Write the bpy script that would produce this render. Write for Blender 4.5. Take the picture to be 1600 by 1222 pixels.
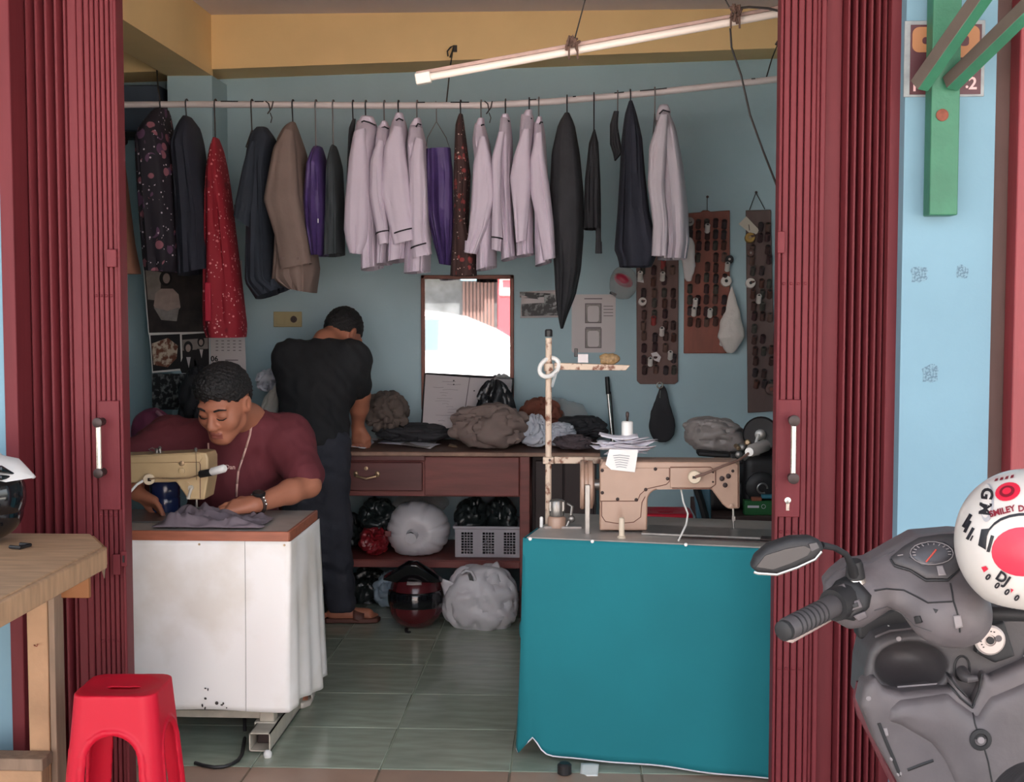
import bpy, bmesh, math, random
import numpy as np
from mathutils import Vector, Matrix, Euler, noise
random.seed(7); rng = np.random.default_rng(7)
for _o in list(bpy.data.objects): bpy.data.objects.remove(_o)
SC = bpy.context.scene; COL = SC.collection
# ------------------------------------------------------------------ camera, sky, sun, exposure
F, PITCH, YAW, H = 2084.0, 0.0625, 0.051, 1.417
_cd = bpy.data.cameras.new('camera'); CAM = bpy.data.objects.new('camera', _cd); COL.objects.link(CAM)
_cd.sensor_fit = 'HORIZONTAL'; _cd.sensor_width = 36.0; _cd.lens = F/1600*36.0; _cd.clip_start = .05; _cd.clip_end = 200
CAM.location = (0, 0, H); CAM.rotation_euler = (math.pi/2-PITCH, 0, YAW); SC.camera = CAM
WD = bpy.data.worlds.new('sky'); SC.world = WD; WD.use_nodes = True
_nt = WD.node_tree; _bg = _nt.nodes['Background']
_sky = _nt.nodes.new('ShaderNodeTexSky'); _sky.sky_type = 'NISHITA'; _sky.sun_disc = False
_sky.sun_elevation = math.radians(62); _sky.sun_rotation = 0.0; _sky.air_density = 1.3; _sky.dust_density = 3.0
_hs = _nt.nodes.new('ShaderNodeHueSaturation'); _hs.inputs['Saturation'].default_value = .35
_nt.links.new(_sky.outputs[0], _hs.inputs['Color']); _nt.links.new(_hs.outputs[0], _bg.inputs[0]); _bg.inputs[1].default_value = 0.34
_ld = bpy.data.lights.new('sun', 'SUN'); _ld.energy = 9.0; _ld.angle = math.radians(1.5); _ld.color = (1, .95, .88)
SUN = bpy.data.objects.new('sun', _ld); COL.objects.link(SUN); SUN.location = (0, 6, 12)
SUN.rotation_euler = (math.radians(-34), math.radians(6), 0)      # high, from behind the shop
vs = SC.view_settings; vs.view_transform = 'Standard'; vs.look = 'None'; vs.gamma = 1.0; vs.use_curve_mapping = False
vs.exposure = 1.18
# ------------------------------------------------------------------ helpers
_cy, _sy, _cp, _sp = math.cos(YAW), math.sin(YAW), math.cos(PITCH), math.sin(PITCH)
CR = Vector((_cy, _sy, 0)); CF = Vector((-_sy*_cp, _cy*_cp, -_sp)); CU = CR.cross(CF)
def W(px, py, Y):
    d = CF*F + CR*(px-800) + CU*(611-py); t = Y/d.y
    return Vector((d.x*t, Y, H+d.z*t))
def FL(px, py, z=0.0):
    d = CF*F + CR*(px-800) + CU*(611-py); t = (z-H)/d.z
    return Vector((d.x*t, d.y*t, z))
def V(*a): return Vector(a)
WL = {}
def link(o, parent=None, world=None):
    COL.objects.link(o); world = Vector(world if world is not None else (0, 0, 0))
    WL[o.name] = world
    if parent is not None:
        o.parent = parent; o.location = world-WL[parent.name]
    else: o.location = world
    return o
def tag(o, label=None, cat=None, group=None, kind=None):
    if label: o['label'] = label
    if cat: o['category'] = cat
    if group: o['group'] = group
    if kind: o['kind'] = kind
    return o
def thing(name, label, cat, loc, group=None, kind=None):
    o = bpy.data.objects.new(name, None); o.empty_display_size = .05; link(o, None, loc)
    return tag(o, label, cat, group, kind)
def dup(o, world, parent=None, mat=None):
    c = o.copy(); link(c, parent, world); return c
def dup_tree(o, offset, parent=None, label=None, group=None):
    c = o.copy(); link(c, parent, WL[o.name]+Vector(offset))
    for ch in list(o.children): dup_tree(ch, offset, c)
    if label: c['label'] = label
    if group: c['group'] = group
    return c
class MB:
    def __init__(s): s.v = []; s.f = []
    def add(s, vs_, fs_):
        b = len(s.v); s.v += [Vector(p) for p in vs_]; s.f += [tuple(i+b for i in f) for f in fs_]; return s
    def box(s, c, size, rot=None):
        c = Vector(c); R = rot.to_matrix() if isinstance(rot, Euler) else rot
        vv = []
        for x in (-.5, .5):
            for y in (-.5, .5):
                for z in (-.5, .5):
                    p = Vector((x*size[0], y*size[1], z*size[2])); vv.append(c+(R @ p if R else p))
        return s.add(vv, [(0, 1, 3, 2), (4, 6, 7, 5), (0, 4, 5, 1), (2, 3, 7, 6), (0, 2, 6, 4), (1, 5, 7, 3)])
    def bx(s, x0, x1, y0, y1, z0, z1): return s.box(((x0+x1)/2, (y0+y1)/2, (z0+z1)/2), (x1-x0, y1-y0, z1-z0))
    def loft(s, rings, cap=True, closed=True):
        n = len(rings[0]); vv = [p for r in rings for p in r]; ff = []
        for i in range(len(rings)-1):
            for j in range(n if closed else n-1):
                a, b = i*n+j, i*n+(j+1) % n; ff.append((a, b, b+n, a+n))
        if cap and closed:
            ff.append(tuple(reversed(range(n)))); k = (len(rings)-1)*n; ff.append(tuple(range(k, k+n)))
        return s.add(vv, ff)
    def tube(s, pts, r, n=8, cap=True):
        pts = [Vector(p) for p in pts]; m = len(pts)
        rs = r if isinstance(r, (list, tuple)) else [r]*m
        t0 = (pts[1]-pts[0]).normalized(); up = Vector((0, 0, 1)) if abs(t0.z) < .9 else Vector((1, 0, 0))
        a = t0.cross(up).normalized(); rings = []
        for i in range(m):
            t = (pts[min(i+1, m-1)]-pts[max(i-1, 0)])
            if t.length < 1e-9: t = t0
            t = t.normalized(); a = (a-t*a.dot(t)).normalized(); b = t.cross(a)
            rings.append([pts[i]+(a*math.cos(2*math.pi*k/n)+b*math.sin(2*math.pi*k/n))*rs[i] for k in range(n)])
        return s.loft(rings, cap)
    def cyl(s, a, b, r0, r1=None, n=16): return s.tube([a, b], [r0, r0 if r1 is None else r1], n)
    def lathe(s, prof, o, axis=(0, 0, 1), n=20, cap=True):
        o = Vector(o); ax = Vector(axis).normalized(); up = Vector((0, 0, 1)) if abs(ax.z) < .9 else Vector((1, 0, 0))
        a = ax.cross(up).normalized(); b = ax.cross(a)
        return s.loft([[o+ax*h+(a*math.cos(2*math.pi*k/n)+b*math.sin(2*math.pi*k/n))*max(r, 1e-4) for k in range(n)] for r, h in prof], cap)
    def ell(s, c, r, rot=None, nu=16, nv=10):
        c = Vector(c); R = rot.to_matrix() if isinstance(rot, Euler) else rot; rings = []
        for i in range(nv+1):
            th = math.pi*i/nv; rr = max(math.sin(th), .002); z = -math.cos(th)
            ring = []
            for k in range(nu):
                p = Vector((rr*math.cos(2*math.pi*k/nu)*r[0], rr*math.sin(2*math.pi*k/nu)*r[1], z*r[2])); ring.append(c+(R @ p if R else p))
            rings.append(ring)
        return s.loft(rings, True)
    def prism(s, poly, vec):
        n = len(poly); vec = Vector(vec); poly = [Vector(p) for p in poly]
        return s.add(poly+[p+vec for p in poly], [tuple(range(n)), tuple(reversed(range(n, 2*n)))]+[(j, j+n, (j+1) % n+n, (j+1) % n) for j in range(n)])
    def grid(s, fn, nu, nv):
        vv = [fn(i/nu, j/nv) for i in range(nu+1) for j in range(nv+1)]
        return s.add(vv, [(i*(nv+1)+j, (i+1)*(nv+1)+j, (i+1)*(nv+1)+j+1, i*(nv+1)+j+1) for i in range(nu) for j in range(nv)])
    def build(s, name, mat, parent=None, label=None, cat=None, group=None, kind=None, ang=40, bevel=0, seg=2, solid=0, sub=0, origin=None):
        co = np.array([tuple(p) for p in s.v]); lo, hi = co.min(0), co.max(0)
        o0 = Vector(origin) if origin is not None else Vector(((lo[0]+hi[0])/2, (lo[1]+hi[1])/2, lo[2]))
        me = bpy.data.meshes.new(name); me.from_pydata([tuple(p-o0) for p in s.v], [], s.f); me.update()
        bm = bmesh.new(); bm.from_mesh(me); bmesh.ops.recalc_face_normals(bm, faces=bm.faces); bm.to_mesh(me); bm.free()
        if ang: 
            me.polygons.foreach_set('use_smooth', [True]*len(me.polygons)); me.set_sharp_from_angle(angle=math.radians(ang))
        for m in (mat if isinstance(mat, (list, tuple)) else [mat]): me.materials.append(m)
        o = bpy.data.objects.new(name, me); link(o, parent, o0)
        if solid:
            m = o.modifiers.new('thickness', 'SOLIDIFY'); m.thickness = solid; m.offset = 0
        if bevel:
            m = o.modifiers.new('bevel', 'BEVEL'); m.width = bevel; m.segments = seg; m.limit_method = 'ANGLE'; m.angle_limit = math.radians(35)
        if sub:
            m = o.modifiers.new('subdivision', 'SUBSURF'); m.levels = sub; m.render_levels = sub
        return tag(o, label, cat, group, kind)
def lin(c): return tuple((x/255/12.92 if x/255 <= .04045 else ((x/255+.055)/1.055)**2.4) for x in c)+(1.0,)
def M(name, col, rough=.6, metal=0.0, var=0.0, vs=6.0, bump=0.0, bs=60.0, stretch=(1, 1, 1), col2=None, spec=.5, trans=0.0, alpha=1.0, lo=.35, hi=.65, coat=0.0, sheen=0.0):
    m = bpy.data.materials.new(name); m.use_nodes = True; nt = m.node_tree; b = nt.nodes['Principled BSDF']
    c = lin(col); b.inputs['Base Color'].default_value = c; b.inputs['Roughness'].default_value = rough; b.inputs['Metallic'].default_value = metal
    b.inputs['Specular IOR Level'].default_value = spec; b.inputs['Transmission Weight'].default_value = trans; b.inputs['Alpha'].default_value = alpha
    b.inputs['Coat Weight'].default_value = coat; b.inputs['Sheen Weight'].default_value = sheen
    if var or bump or col2:
        tc = nt.nodes.new('ShaderNodeTexCoord'); mp = nt.nodes.new('ShaderNodeMapping'); mp.inputs['Scale'].default_value = stretch
        nt.links.new(tc.outputs['Object'], mp.inputs['Vector'])
    if var or col2:
        nz = nt.nodes.new('ShaderNodeTexNoise'); nz.inputs['Scale'].default_value = vs; nz.inputs['Detail'].default_value = 5
        nt.links.new(mp.outputs[0], nz.inputs['Vector'])
        rp = nt.nodes.new('ShaderNodeValToRGB'); rp.color_ramp.elements[0].position = lo; rp.color_ramp.elements[1].position = hi
        if col2: rp.color_ramp.elements[0].color = c; rp.color_ramp.elements[1].color = lin(col2)
        else:
            rp.color_ramp.elements[0].color = tuple(x*(1-var) for x in c[:3])+(1,); rp.color_ramp.elements[1].color = tuple(min(1, x*(1+var)) for x in c[:3])+(1,)
        nt.links.new(nz.outputs['Fac'], rp.inputs[0]); nt.links.new(rp.outputs[0], b.inputs['Base Color'])
    if bump:
        n2 = nt.nodes.new('ShaderNodeTexNoise'); n2.inputs['Scale'].default_value = bs; n2.inputs['Detail'].default_value = 3
        nt.links.new(mp.outputs[0], n2.inputs['Vector'])
        bp = nt.nodes.new('ShaderNodeBump'); bp.inputs['Strength'].default_value = bump; bp.inputs['Distance'].default_value = .01
        nt.links.new(n2.outputs['Fac'], bp.inputs['Height']); nt.links.new(bp.outputs[0], b.inputs['Normal'])
    return m
def batik(name, base, spots, scale=26.0, thr=.22):
    """dark printed cloth: scattered coloured motifs from a Voronoi, fine pale strokes from a second one"""
    m = bpy.data.materials.new(name); m.use_nodes = True; nt = m.node_tree; b = nt.nodes['Principled BSDF']; b.inputs['Roughness'].default_value = .8
    tc = nt.nodes.new('ShaderNodeTexCoord'); last = None
    prev = nt.nodes.new('ShaderNodeRGB'); prev.outputs[0].default_value = lin(base); prev = prev.outputs[0]
    for k, (c, sc, t0, t1, feat) in enumerate(spots):
        vo = nt.nodes.new('ShaderNodeTexVoronoi'); vo.feature = feat; vo.inputs['Scale'].default_value = sc
        mp = nt.nodes.new('ShaderNodeMapping'); mp.inputs['Location'].default_value = (k*3.1, k*1.7, k*.9)
        nt.links.new(tc.outputs['Object'], mp.inputs[0]); nt.links.new(mp.outputs[0], vo.inputs['Vector'])
        rp = nt.nodes.new('ShaderNodeValToRGB'); e = rp.color_ramp.elements
        e[0].position = t0; e[0].color = (1, 1, 1, 1); e[1].position = t1; e[1].color = (0, 0, 0, 1)
        nt.links.new(vo.outputs['Distance'], rp.inputs[0])
        nz = nt.nodes.new('ShaderNodeTexNoise'); nz.inputs['Scale'].default_value = sc*.45; nt.links.new(mp.outputs[0], nz.inputs['Vector'])
        gt = nt.nodes.new('ShaderNodeMath'); gt.operation = 'GREATER_THAN'; gt.inputs[1].default_value = .52; nt.links.new(nz.outputs['Fac'], gt.inputs[0])
        mu = nt.nodes.new('ShaderNodeMath'); mu.operation = 'MULTIPLY'; nt.links.new(rp.outputs[0], mu.inputs[0]); nt.links.new(gt.outputs[0], mu.inputs[1])
        mx = nt.nodes.new('ShaderNodeMix'); mx.data_type = 'RGBA'; nt.links.new(mu.outputs[0], mx.inputs['Factor']); nt.links.new(prev, mx.inputs['A']); mx.inputs['B'].default_value = lin(c)
        prev = mx.outputs['Result']
    nt.links.new(prev, b.inputs['Base Color']); return m
# ------- signed-distance modelling (smooth unions meshed with surface nets): bodies, bags, moulded panels
class SDF:
    def __init__(s, lo, hi, h):
        s.lo = np.array(lo, float); s.h = h; s.n = np.ceil((np.array(hi)-s.lo)/h).astype(int)+1; s.g = np.full(s.n, 1.0, np.float32)
        s.ax = [s.lo[i]+np.arange(s.n[i])*h for i in range(3)]
    def blk(s, lo, hi, pad):
        a = np.clip(np.floor((np.array(lo)-pad-s.lo)/s.h).astype(int), 0, s.n-1); b = np.clip(np.ceil((np.array(hi)+pad-s.lo)/s.h).astype(int)+1, a+1, s.n)
        sl = tuple(slice(a[i], b[i]) for i in range(3))
        X, Y, Z = np.meshgrid(*[s.ax[i][sl[i]] for i in range(3)], indexing='ij'); return sl, np.stack([X, Y, Z], -1)
    def mix(s, sl, d, k, sub=False):
        a = s.g[sl]
        if sub:
            d = -d; hh = np.maximum(k-np.abs(a-d), 0)/k; s.g[sl] = np.maximum(a, d)+hh*hh*k/4
        else:
            hh = np.maximum(k-np.abs(a-d), 0)/k; s.g[sl] = np.minimum(a, d)-hh*hh*k/4
        return s
    def cone(s, a, b, r0, r1=None, k=.03, sub=False, flat=None):
        r1 = r0 if r1 is None else r1; a = np.array(a, float); b = np.array(b, float); R = max(r0, r1)
        sl, P = s.blk(np.minimum(a, b)-R, np.maximum(a, b)+R, k+.03)
        ab = b-a; t = np.clip(((P-a) @ ab)/max(ab @ ab, 1e-12), 0, 1)[..., None]; q = P-(a+t*ab)
        if flat is not None:
            fv = np.array(Vector(flat[0]).normalized()); q = q+ (q @ fv)[..., None]*fv*(1/flat[1]-1)
        d = np.linalg.norm(q, axis=-1)-(r0+t[..., 0]*(r1-r0))
        return s.mix(sl, d, k, sub)
    def chain(s, pts, rs, k=.03, **kw):
        for i in range(len(pts)-1): s.cone(pts[i], pts[i+1], rs[i], rs[i+1], k, **kw)
        return s
    def ell(s, c, r, rot=None, k=.03, sub=False):
        c = np.array(c, float); r = np.array(r, float); R = r.max()
        sl, P = s.blk(c-R, c+R, k+.03); q = P-c
        if rot is not None: q = q @ np.array(rot if isinstance(rot, Matrix) else rot.to_matrix())
        k0 = np.linalg.norm(q/r, axis=-1); k1 = np.linalg.norm(q/(r*r), axis=-1); d = k0*(k0-1)/np.maximum(k1, 1e-6)
        return s.mix(sl, d, k, sub)
    def box(s, c, hs, rnd=.01, rot=None, k=.02, sub=False):
        c = np.array(c, float); hs = np.array(hs, float); R = np.linalg.norm(hs)
        sl, P = s.blk(c-R, c+R, k+.03); q = P-c
        if rot is not None: q = q @ np.array(rot if isinstance(rot, Matrix) else rot.to_matrix())
        q = np.abs(q)-(hs-rnd); d = np.linalg.norm(np.maximum(q, 0), axis=-1)+np.minimum(q.max(-1), 0)-rnd
        return s.mix(sl, d, k, sub)
    def poly(s, pts, u, w, o, t0, t1, rnd=.01, k=.02, sub=False, bulge=0.0, shear=None):
        """2-D outline pts in the frame (u, w) around o, thickened from t0 to t1 along n = u x w, edges rounded"""
        o = np.array(o, float); u = np.array(u, float); w = np.array(w, float); n = np.cross(u, w)
        sl = tuple(slice(0, m) for m in s.n); _, P = s.blk(s.ax[0][0]*0+s.lo, [a[-1] for a in s.ax], 0)
        P = P[:s.n[0], :s.n[1], :s.n[2]]; q = P-o; x = q @ u; y = q @ w; z = q @ n
        if shear is not None: z = z-shear(x, y)
        pts = np.array(pts, float); d2 = np.full(x.shape, 1e9); sg = np.ones(x.shape)
        for i in range(len(pts)):
            a = pts[i]; b = pts[i-1]; ex, ey = b-a; wx, wy = x-a[0], y-a[1]
            t = np.clip((wx*ex+wy*ey)/(ex*ex+ey*ey+1e-12), 0, 1); d2 = np.minimum(d2, (wx-ex*t)**2+(wy-ey*t)**2)
            c1 = y >= a[1]; c2 = y < b[1]; c3 = ex*wy > ey*wx
            fl = (c1 & c2 & c3) | (~c1 & ~c2 & ~c3); sg = np.where(fl, -sg, sg)
        d = np.sqrt(d2)*sg; m = (t0+t1)/2; hz = (t1-t0)/2
        if bulge: hz = hz-bulge*(1-np.clip(-d/.05, 0, 1))**2
        qa = d+rnd; qb = np.abs(z-m)-hz+rnd
        dd = np.minimum(np.maximum(qa, qb), 0)+np.sqrt(np.maximum(qa, 0)**2+np.maximum(qb, 0)**2)-rnd
        return s.mix(sl, dd.astype(np.float32), k, sub)
    def noise(s, amp, freq, seed=0):
        X, Y, Z = np.meshgrid(*s.ax, indexing='ij'); r = np.random.default_rng(seed); t = 0
        for i in range(5):
            w = r.normal(size=3)*freq*(1+.5*i); t = t+np.sin(X*w[0]+Y*w[1]+Z*w[2]+r.uniform(0, 6)+1.5*np.sin(X*w[1]*.6+Z*w[0]*.6))/(1+.5*i)
        s.g = s.g+(amp*t).astype(np.float32); return s
    def mb(s):
        g = s.g; m = MB(); ins = g < 0; n = np.array(g.shape)
        c = [ins[i:n[0]-1+i, j:n[1]-1+j, k:n[2]-1+k] for i in (0, 1) for j in (0, 1) for k in (0, 1)]
        cnt = sum(x.astype(np.int8) for x in c); act = (cnt > 0) & (cnt < 8); idx = np.argwhere(act)
        if len(idx) == 0: return m
        acc = np.zeros((len(idx), 3)); num = np.zeros(len(idx))
        offs = [(i, j, k) for i in (0, 1) for j in (0, 1) for k in (0, 1)]
        vals = {o: g[idx[:, 0]+o[0], idx[:, 1]+o[1], idx[:, 2]+o[2]] for o in offs}
        for o in offs:
            for a in range(3):
                if o[a] == 0:
                    p = list(o); p[a] = 1; p = tuple(p); va, vb = vals[o], vals[p]; cr = (va < 0) != (vb < 0)
                    t = np.where(cr, va/np.where(cr, va-vb, 1), 0); e = np.array(o, float)[None].repeat(len(idx), 0); e[:, a] += t
                    acc += e*cr[:, None]; num += cr
        pos = s.lo+(idx+acc/num[:, None])*s.h
        vid = -np.ones(act.shape, int); vid[tuple(idx.T)] = np.arange(len(idx)); faces = []
        for a in range(3):
            b, cc = (a+1) % 3, (a+2) % 3
            sl0 = [slice(None)]*3; sl1 = [slice(None)]*3; sl0[a] = slice(0, n[a]-1); sl1[a] = slice(1, n[a])
            e = np.argwhere(ins[tuple(sl0)] != ins[tuple(sl1)])
            e = e[(e[:, b] > 0) & (e[:, cc] > 0) & (e[:, b] < n[b]-1) & (e[:, cc] < n[cc]-1)]
            if len(e) == 0: continue
            q = []
            for db, dc in ((0, 0), (-1, 0), (-1, -1), (0, -1)):
                k = e.copy(); k[:, b] += db; k[:, cc] += dc; q.append(vid[tuple(k.T)])
            q = np.stack(q, 1); fl = ins[tuple(e.T)]; q[fl] = q[fl][:, ::-1]; faces.append(q)
        m.v = [Vector(p) for p in pos]; m.f = [tuple(int(i) for i in q) for q in np.concatenate(faces)] if faces else []
        return m
def paint(o, fn):
    """material slot per face from its world-space centre"""
    w = WL[o.name]
    for p in o.data.polygons: p.material_index = fn(p.center+w)
def relax(o, n=2, f=.5):
    m = o.modifiers.new('smooth', 'SMOOTH'); m.iterations = n; m.factor = f; return o
_txt = {}
def text_mesh(s, size, bold=0.0, align='CENTER'):
    """triangulated letters in the plane (x right, y up), about the origin"""
    cu = bpy.data.curves.new('t', 'FONT'); cu.body = s; cu.size = size; cu.align_x = align; cu.align_y = 'CENTER'; cu.offset = bold; cu.resolution_u = 3
    ob = bpy.data.objects.new('t', cu); COL.objects.link(ob); dg = bpy.context.evaluated_depsgraph_get()
    me = ob.evaluated_get(dg).to_mesh(); vv = [v.co.copy() for v in me.vertices]; ff = [tuple(p.vertices) for p in me.polygons]
    ob.evaluated_get(dg).to_mesh_clear(); bpy.data.objects.remove(ob); bpy.data.curves.remove(cu); return vv, ff
def letters(name, s, size, o, u, w, mat, parent, bold=0.0, fn=None):
    vv, ff = text_mesh(s, size, bold); o = Vector(o); u = Vector(u); w = Vector(w); m = MB()
    m.add([fn(p) if fn else o+u*p.x+w*p.y for p in vv], ff); return m.build(name, mat, parent, ang=0)
# ------------------------------------------------------------------ materials of the setting
m_wall = M('blue wall paint', (166, 192, 200), .75, var=.05, vs=2.0, bump=.12, bs=25)
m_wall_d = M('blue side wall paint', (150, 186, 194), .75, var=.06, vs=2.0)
m_yel = M('yellow beam paint', (238, 200, 142), .7, var=.05, vs=2.5, bump=.1, bs=20)
m_ceil = M('ceiling paint', (226, 210, 208), .85, var=.03, vs=2)
m_pier = M('light blue outdoor paint', (124, 158, 175), .75, spec=.2, var=.035, vs=3, bump=.08, bs=35)
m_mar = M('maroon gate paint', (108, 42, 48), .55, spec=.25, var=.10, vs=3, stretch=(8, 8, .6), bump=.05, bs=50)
m_mar_shade = M('maroon groove shade', (74, 31, 37), .6, spec=.2, var=.10, vs=3, stretch=(8, 8, .6))  # darker gate maroon, recess shade put into the colour of the plates behind
m_grout = M('pale grout', (160, 166, 146), .8, var=.15, vs=9)
m_grout2 = M('pink grout', (150, 130, 112), .85, var=.15, vs=9)
m_tile = [M('green floor tile', c, .16, var=.14, vs=5, stretch=(1, 4, 1), coat=.0, spec=.45) for c in ((158, 167, 150), (151, 161, 145), (163, 171, 154))]
m_rtile = [M('terracotta porch tile', c, .3, var=.08, vs=6) for c in ((178, 146, 126), (170, 140, 121))]
m_conc = M('street concrete', (204, 198, 188), .9, var=.08, vs=1.5)
m_chrome = M('worn bright metal', (225, 215, 205), .25, .9, var=.12, vs=30)
m_blackp = M('black plastic', (28, 27, 29), .45)
m_iron = M('dark knob iron', (70, 58, 56), .45, .5)
m_green = M('green steel paint', (50, 112, 84), .5, var=.1, vs=14, bump=.1, bs=80)
m_rust = M('rusty bolt', (132, 72, 56), .8, var=.2, vs=60)
m_woodb = M('weathered plywood', (172, 136, 104), .7, var=.14, vs=4, stretch=(2, 12, 2), bump=.1, bs=40)
m_wht = M('white paint', (228, 226, 222), .5)
# ------------------------------------------------------------------ floor and porch, every tile its own piece
TX, TY, TS = -.6095, 3.9965, .4
XL, XR, YB = -2.69, 1.31, 6.6
fl = MB().bx(XL, XR, TY, YB+.1, -.12, -.004).build('floor', m_grout, kind='structure', label='green tiled floor inside the shop')
proto = None
def tile_mesh(name, mat, parent, x, y):
    e = .0028
    return MB().bx(x+e, x+TS-e, y+e, y+TS-e, -.012, 0).build(name, mat, parent, bevel=.0015, seg=1)
protos = [tile_mesh('tile', m, fl, TX+TS*(i-5), TY) for i, m in enumerate(m_tile)]
for i in range(-5, 5):
    for j in range(0, 7):
        if j == 0 and i < -2: continue
        p = protos[(i*7+j*3) % 3]; dup(p, (TX+TS*(i+.5), TY+TS*(j+.5), -.012), fl)
po = MB().bx(-4.61, 3.39, TY-1.2, TY, -.12, -.004).build('floor_porch', m_grout2, kind='structure', label='terracotta tiled porch in front of the gate')
protos = [tile_mesh('tile', m, po, TX+TS*(i-10), TY-TS) for i, m in enumerate(m_rtile)]
for i in range(-8, 8):
    for j in range(-3, 0): dup(protos[(i+j) % 2], (TX+TS*(i+.5), TY+TS*(j+.5), -.012), po)
MB().bx(-14, 14, -16, TY-1.2, -.3, -.09).build('ground_street', m_conc, kind='structure', label='pale concrete street in front of the shops')
# ------------------------------------------------------------------ walls, ceiling, beams, column
ZC = 2.80
MB().bx(XL-.12, XR+.12, YB, YB+.15, 0, ZC).build('wall_back', m_wall, kind='structure', label='blue painted back wall behind the clothes')
MB().bx(XL-.15, XL, 3.9, YB, 0, ZC).build('wall_left', m_wall_d, kind='structure', label='dim blue side wall beyond the sewing tailor')
MB().bx(XR, XR+.15, 3.9, YB, 0, ZC).build('wall_right', m_wall_d, kind='structure', label='dim blue side wall beyond the overlock machine')
MB().bx(XL-.2, XR+.2, 3.6, YB+.2, ZC, ZC+.2).build('ceiling', m_ceil, kind='structure', label='pale mauve shop ceiling')
YBM = 6.33
def beam_x(name, x0, y0a, x1, y0b, label):      # a beam along the back wall, its lower edge between two points
    a, b = W(x0, y0a, YBM), W(x1, y0b, YBM); m = MB()
    m.prism([a, b, V(b.x, YBM, ZC), V(a.x, YBM, ZC)], (0, YB-YBM, 0)); return m.build(name, m_yel, kind='structure', label=label)
beam_x('trim_1', 40, 119, 1300, 72, 'yellow beam along the top of the back wall')
xb1 = W(331, 118, YBM).x; xb0 = xb1-.215; zb = W(331, 118, YBM).z
MB().bx(xb0, xb1, 3.9, YBM+.02, zb, ZC).build('trim_2', m_yel, kind='structure', label='yellow side beam running from the corner towards the street')
MB().bx(xb0, xb1, YBM, YB, 0, zb).build('trim_3', m_wall, kind='structure', label='blue column in the back corner under the side beam')
# front piers, lintel, awning
YG = 3.75
def gx(px, py=600, Y=YG): return W(px, py, Y).x
pier_r0, pier_r1 = gx(1406, 600, 3.66), gx(1546, 600, 3.66)
pr = MB().bx(pier_r0, pier_r1, 3.66, 3.9, 0, 3.0).build('wall_front_right', m_pier, kind='structure', label='light blue pier beside the folding gate under the green bracket')
pier_l1 = gx(7, 600, 3.66)
MB().bx(pier_l1-.3, pier_l1, 3.66, 3.9, 0, 3.0).build('wall_front_left', m_pier, kind='structure', label='light blue pier beside the bench with the helmet')
MB().bx(pier_l1, pier_r0, 3.68, 3.95, 2.62, 3.0).build('trim_4', m_pier, kind='structure', label='lintel over the folding gates')
m_neigh = M('red neighbour gate paint', (140, 50, 56), .45, var=.08, vs=4, stretch=(6, 6, .6), bump=.12, bs=30)
m_brown = M('brown recess paint', (98, 72, 66), .6, var=.08, vs=5, stretch=(4, 4, 1))
MB().bx(pier_r1, pier_r1+.05, 3.70, 3.9, 0, 3.0).build('trim_5', m_brown, kind='structure', label='brown recess between blue pier and neighbouring red gate')
g3 = thing('front_board_3', 'red gate edge of the neighbouring shop', None, (pier_r1+.3, 3.64, 0), kind='structure')
for i in range(4): MB().bx(pier_r1+.048+i*.062, pier_r1+.106+i*.062, 3.62+.01*(i % 2), 3.7, 0, 3.0).build('gate_panel', m_neigh, g3, bevel=.004)
MB().bx(pier_r1+.3, 7, 3.7, 3.9, 0, 3.0).build('wall_front_neighbour', m_pier, kind='structure', label='shop front further along the street')
MB().bx(-7, pier_l1-.3, 3.7, 3.9, 0, 3.0).build('wall_front_far', m_pier, kind='structure', label='shop front on the bench side of the street')
MB().bx(-7, 7, 1.3, 8.5, 3.0, 3.15).build('roof_awning', M('weathered canopy underside', (104, 98, 94), .85, var=.1, vs=2), kind='structure', label='flat canopy roof over the shop fronts')
# ------------------------------------------------------------------ folding gates
ZG = 2.62
def slat(parent, name, x0, x1, y0, y1, mat=None, z0=0.012, z1=ZG, bevel=.003):
    return MB().bx(x0, x1, y0, y1, z0, z1).build(name, mat or m_mar, parent, bevel=bevel, seg=2)
def leaf_mesh(parent, x, w, d=.055):                       # one folded leaf: an open V with a rolled nose
    m = MB(); pr_ = [(-w*.5, d), (-w*.24, .006), (-w*.1, 0), (w*.1, 0), (w*.24, .006), (w*.5, d), (w*.5, d+.003), (w*.2, .012), (-w*.2, .012), (-w*.5, d+.003)]
    m.loft([[V(x+a, YG+b, z) for a, b in pr_] for z in (.012, ZG)]); return m.build('folding_leaf', m_mar, parent, ang=50)
def rivets(parent, xs, pys, Y):
    m = None
    for py in pys:
        for x in xs:
            z = W(300, py, Y).z
            if m is None: m = MB().lathe([(.0042, 0), (.0042, .002), (.002, .004)], (x, Y, z), (0, -1, 0), 10).build('rivet', m_mar, parent); first = V(x, 0, z)
            else: dup(m, WL[m.name]+V(x-first.x, 0, z-first.z), parent)
d1 = thing('front_board_1', 'maroon folding gate stacked open beside the bench', None, (gx(100), YG, 0), kind='structure')
x = gx(3); slat(d1, 'jamb', pier_l1+.001, W(27, 600, 3.655).x, 3.655, YG+.06)
slat(d1, 'back_plate', gx(25), gx(118), YG+.056, YG+.066, m_mar_shade)
lf = None
for px in (39, 53.5, 68, 83, 98, 112):
    if lf is None: lf = leaf_mesh(d1, gx(px), .027); lx = gx(px)
    else: dup(lf, WL[lf.name]+V(gx(px)-lx, 0, 0), d1)
slat(d1, 'flat_panel', gx(117), gx(131), YG-.006, YG+.03); slat(d1, 'flat_panel', gx(131.8), gx(141), YG-.009, YG+.03); slat(d1, 'flat_panel', gx(141.8), gx(150), YG-.004, YG+.03)
slat(d1, 'groove_plate', gx(148), gx(189), YG+.01, YG+.03, m_mar_shade)
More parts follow.
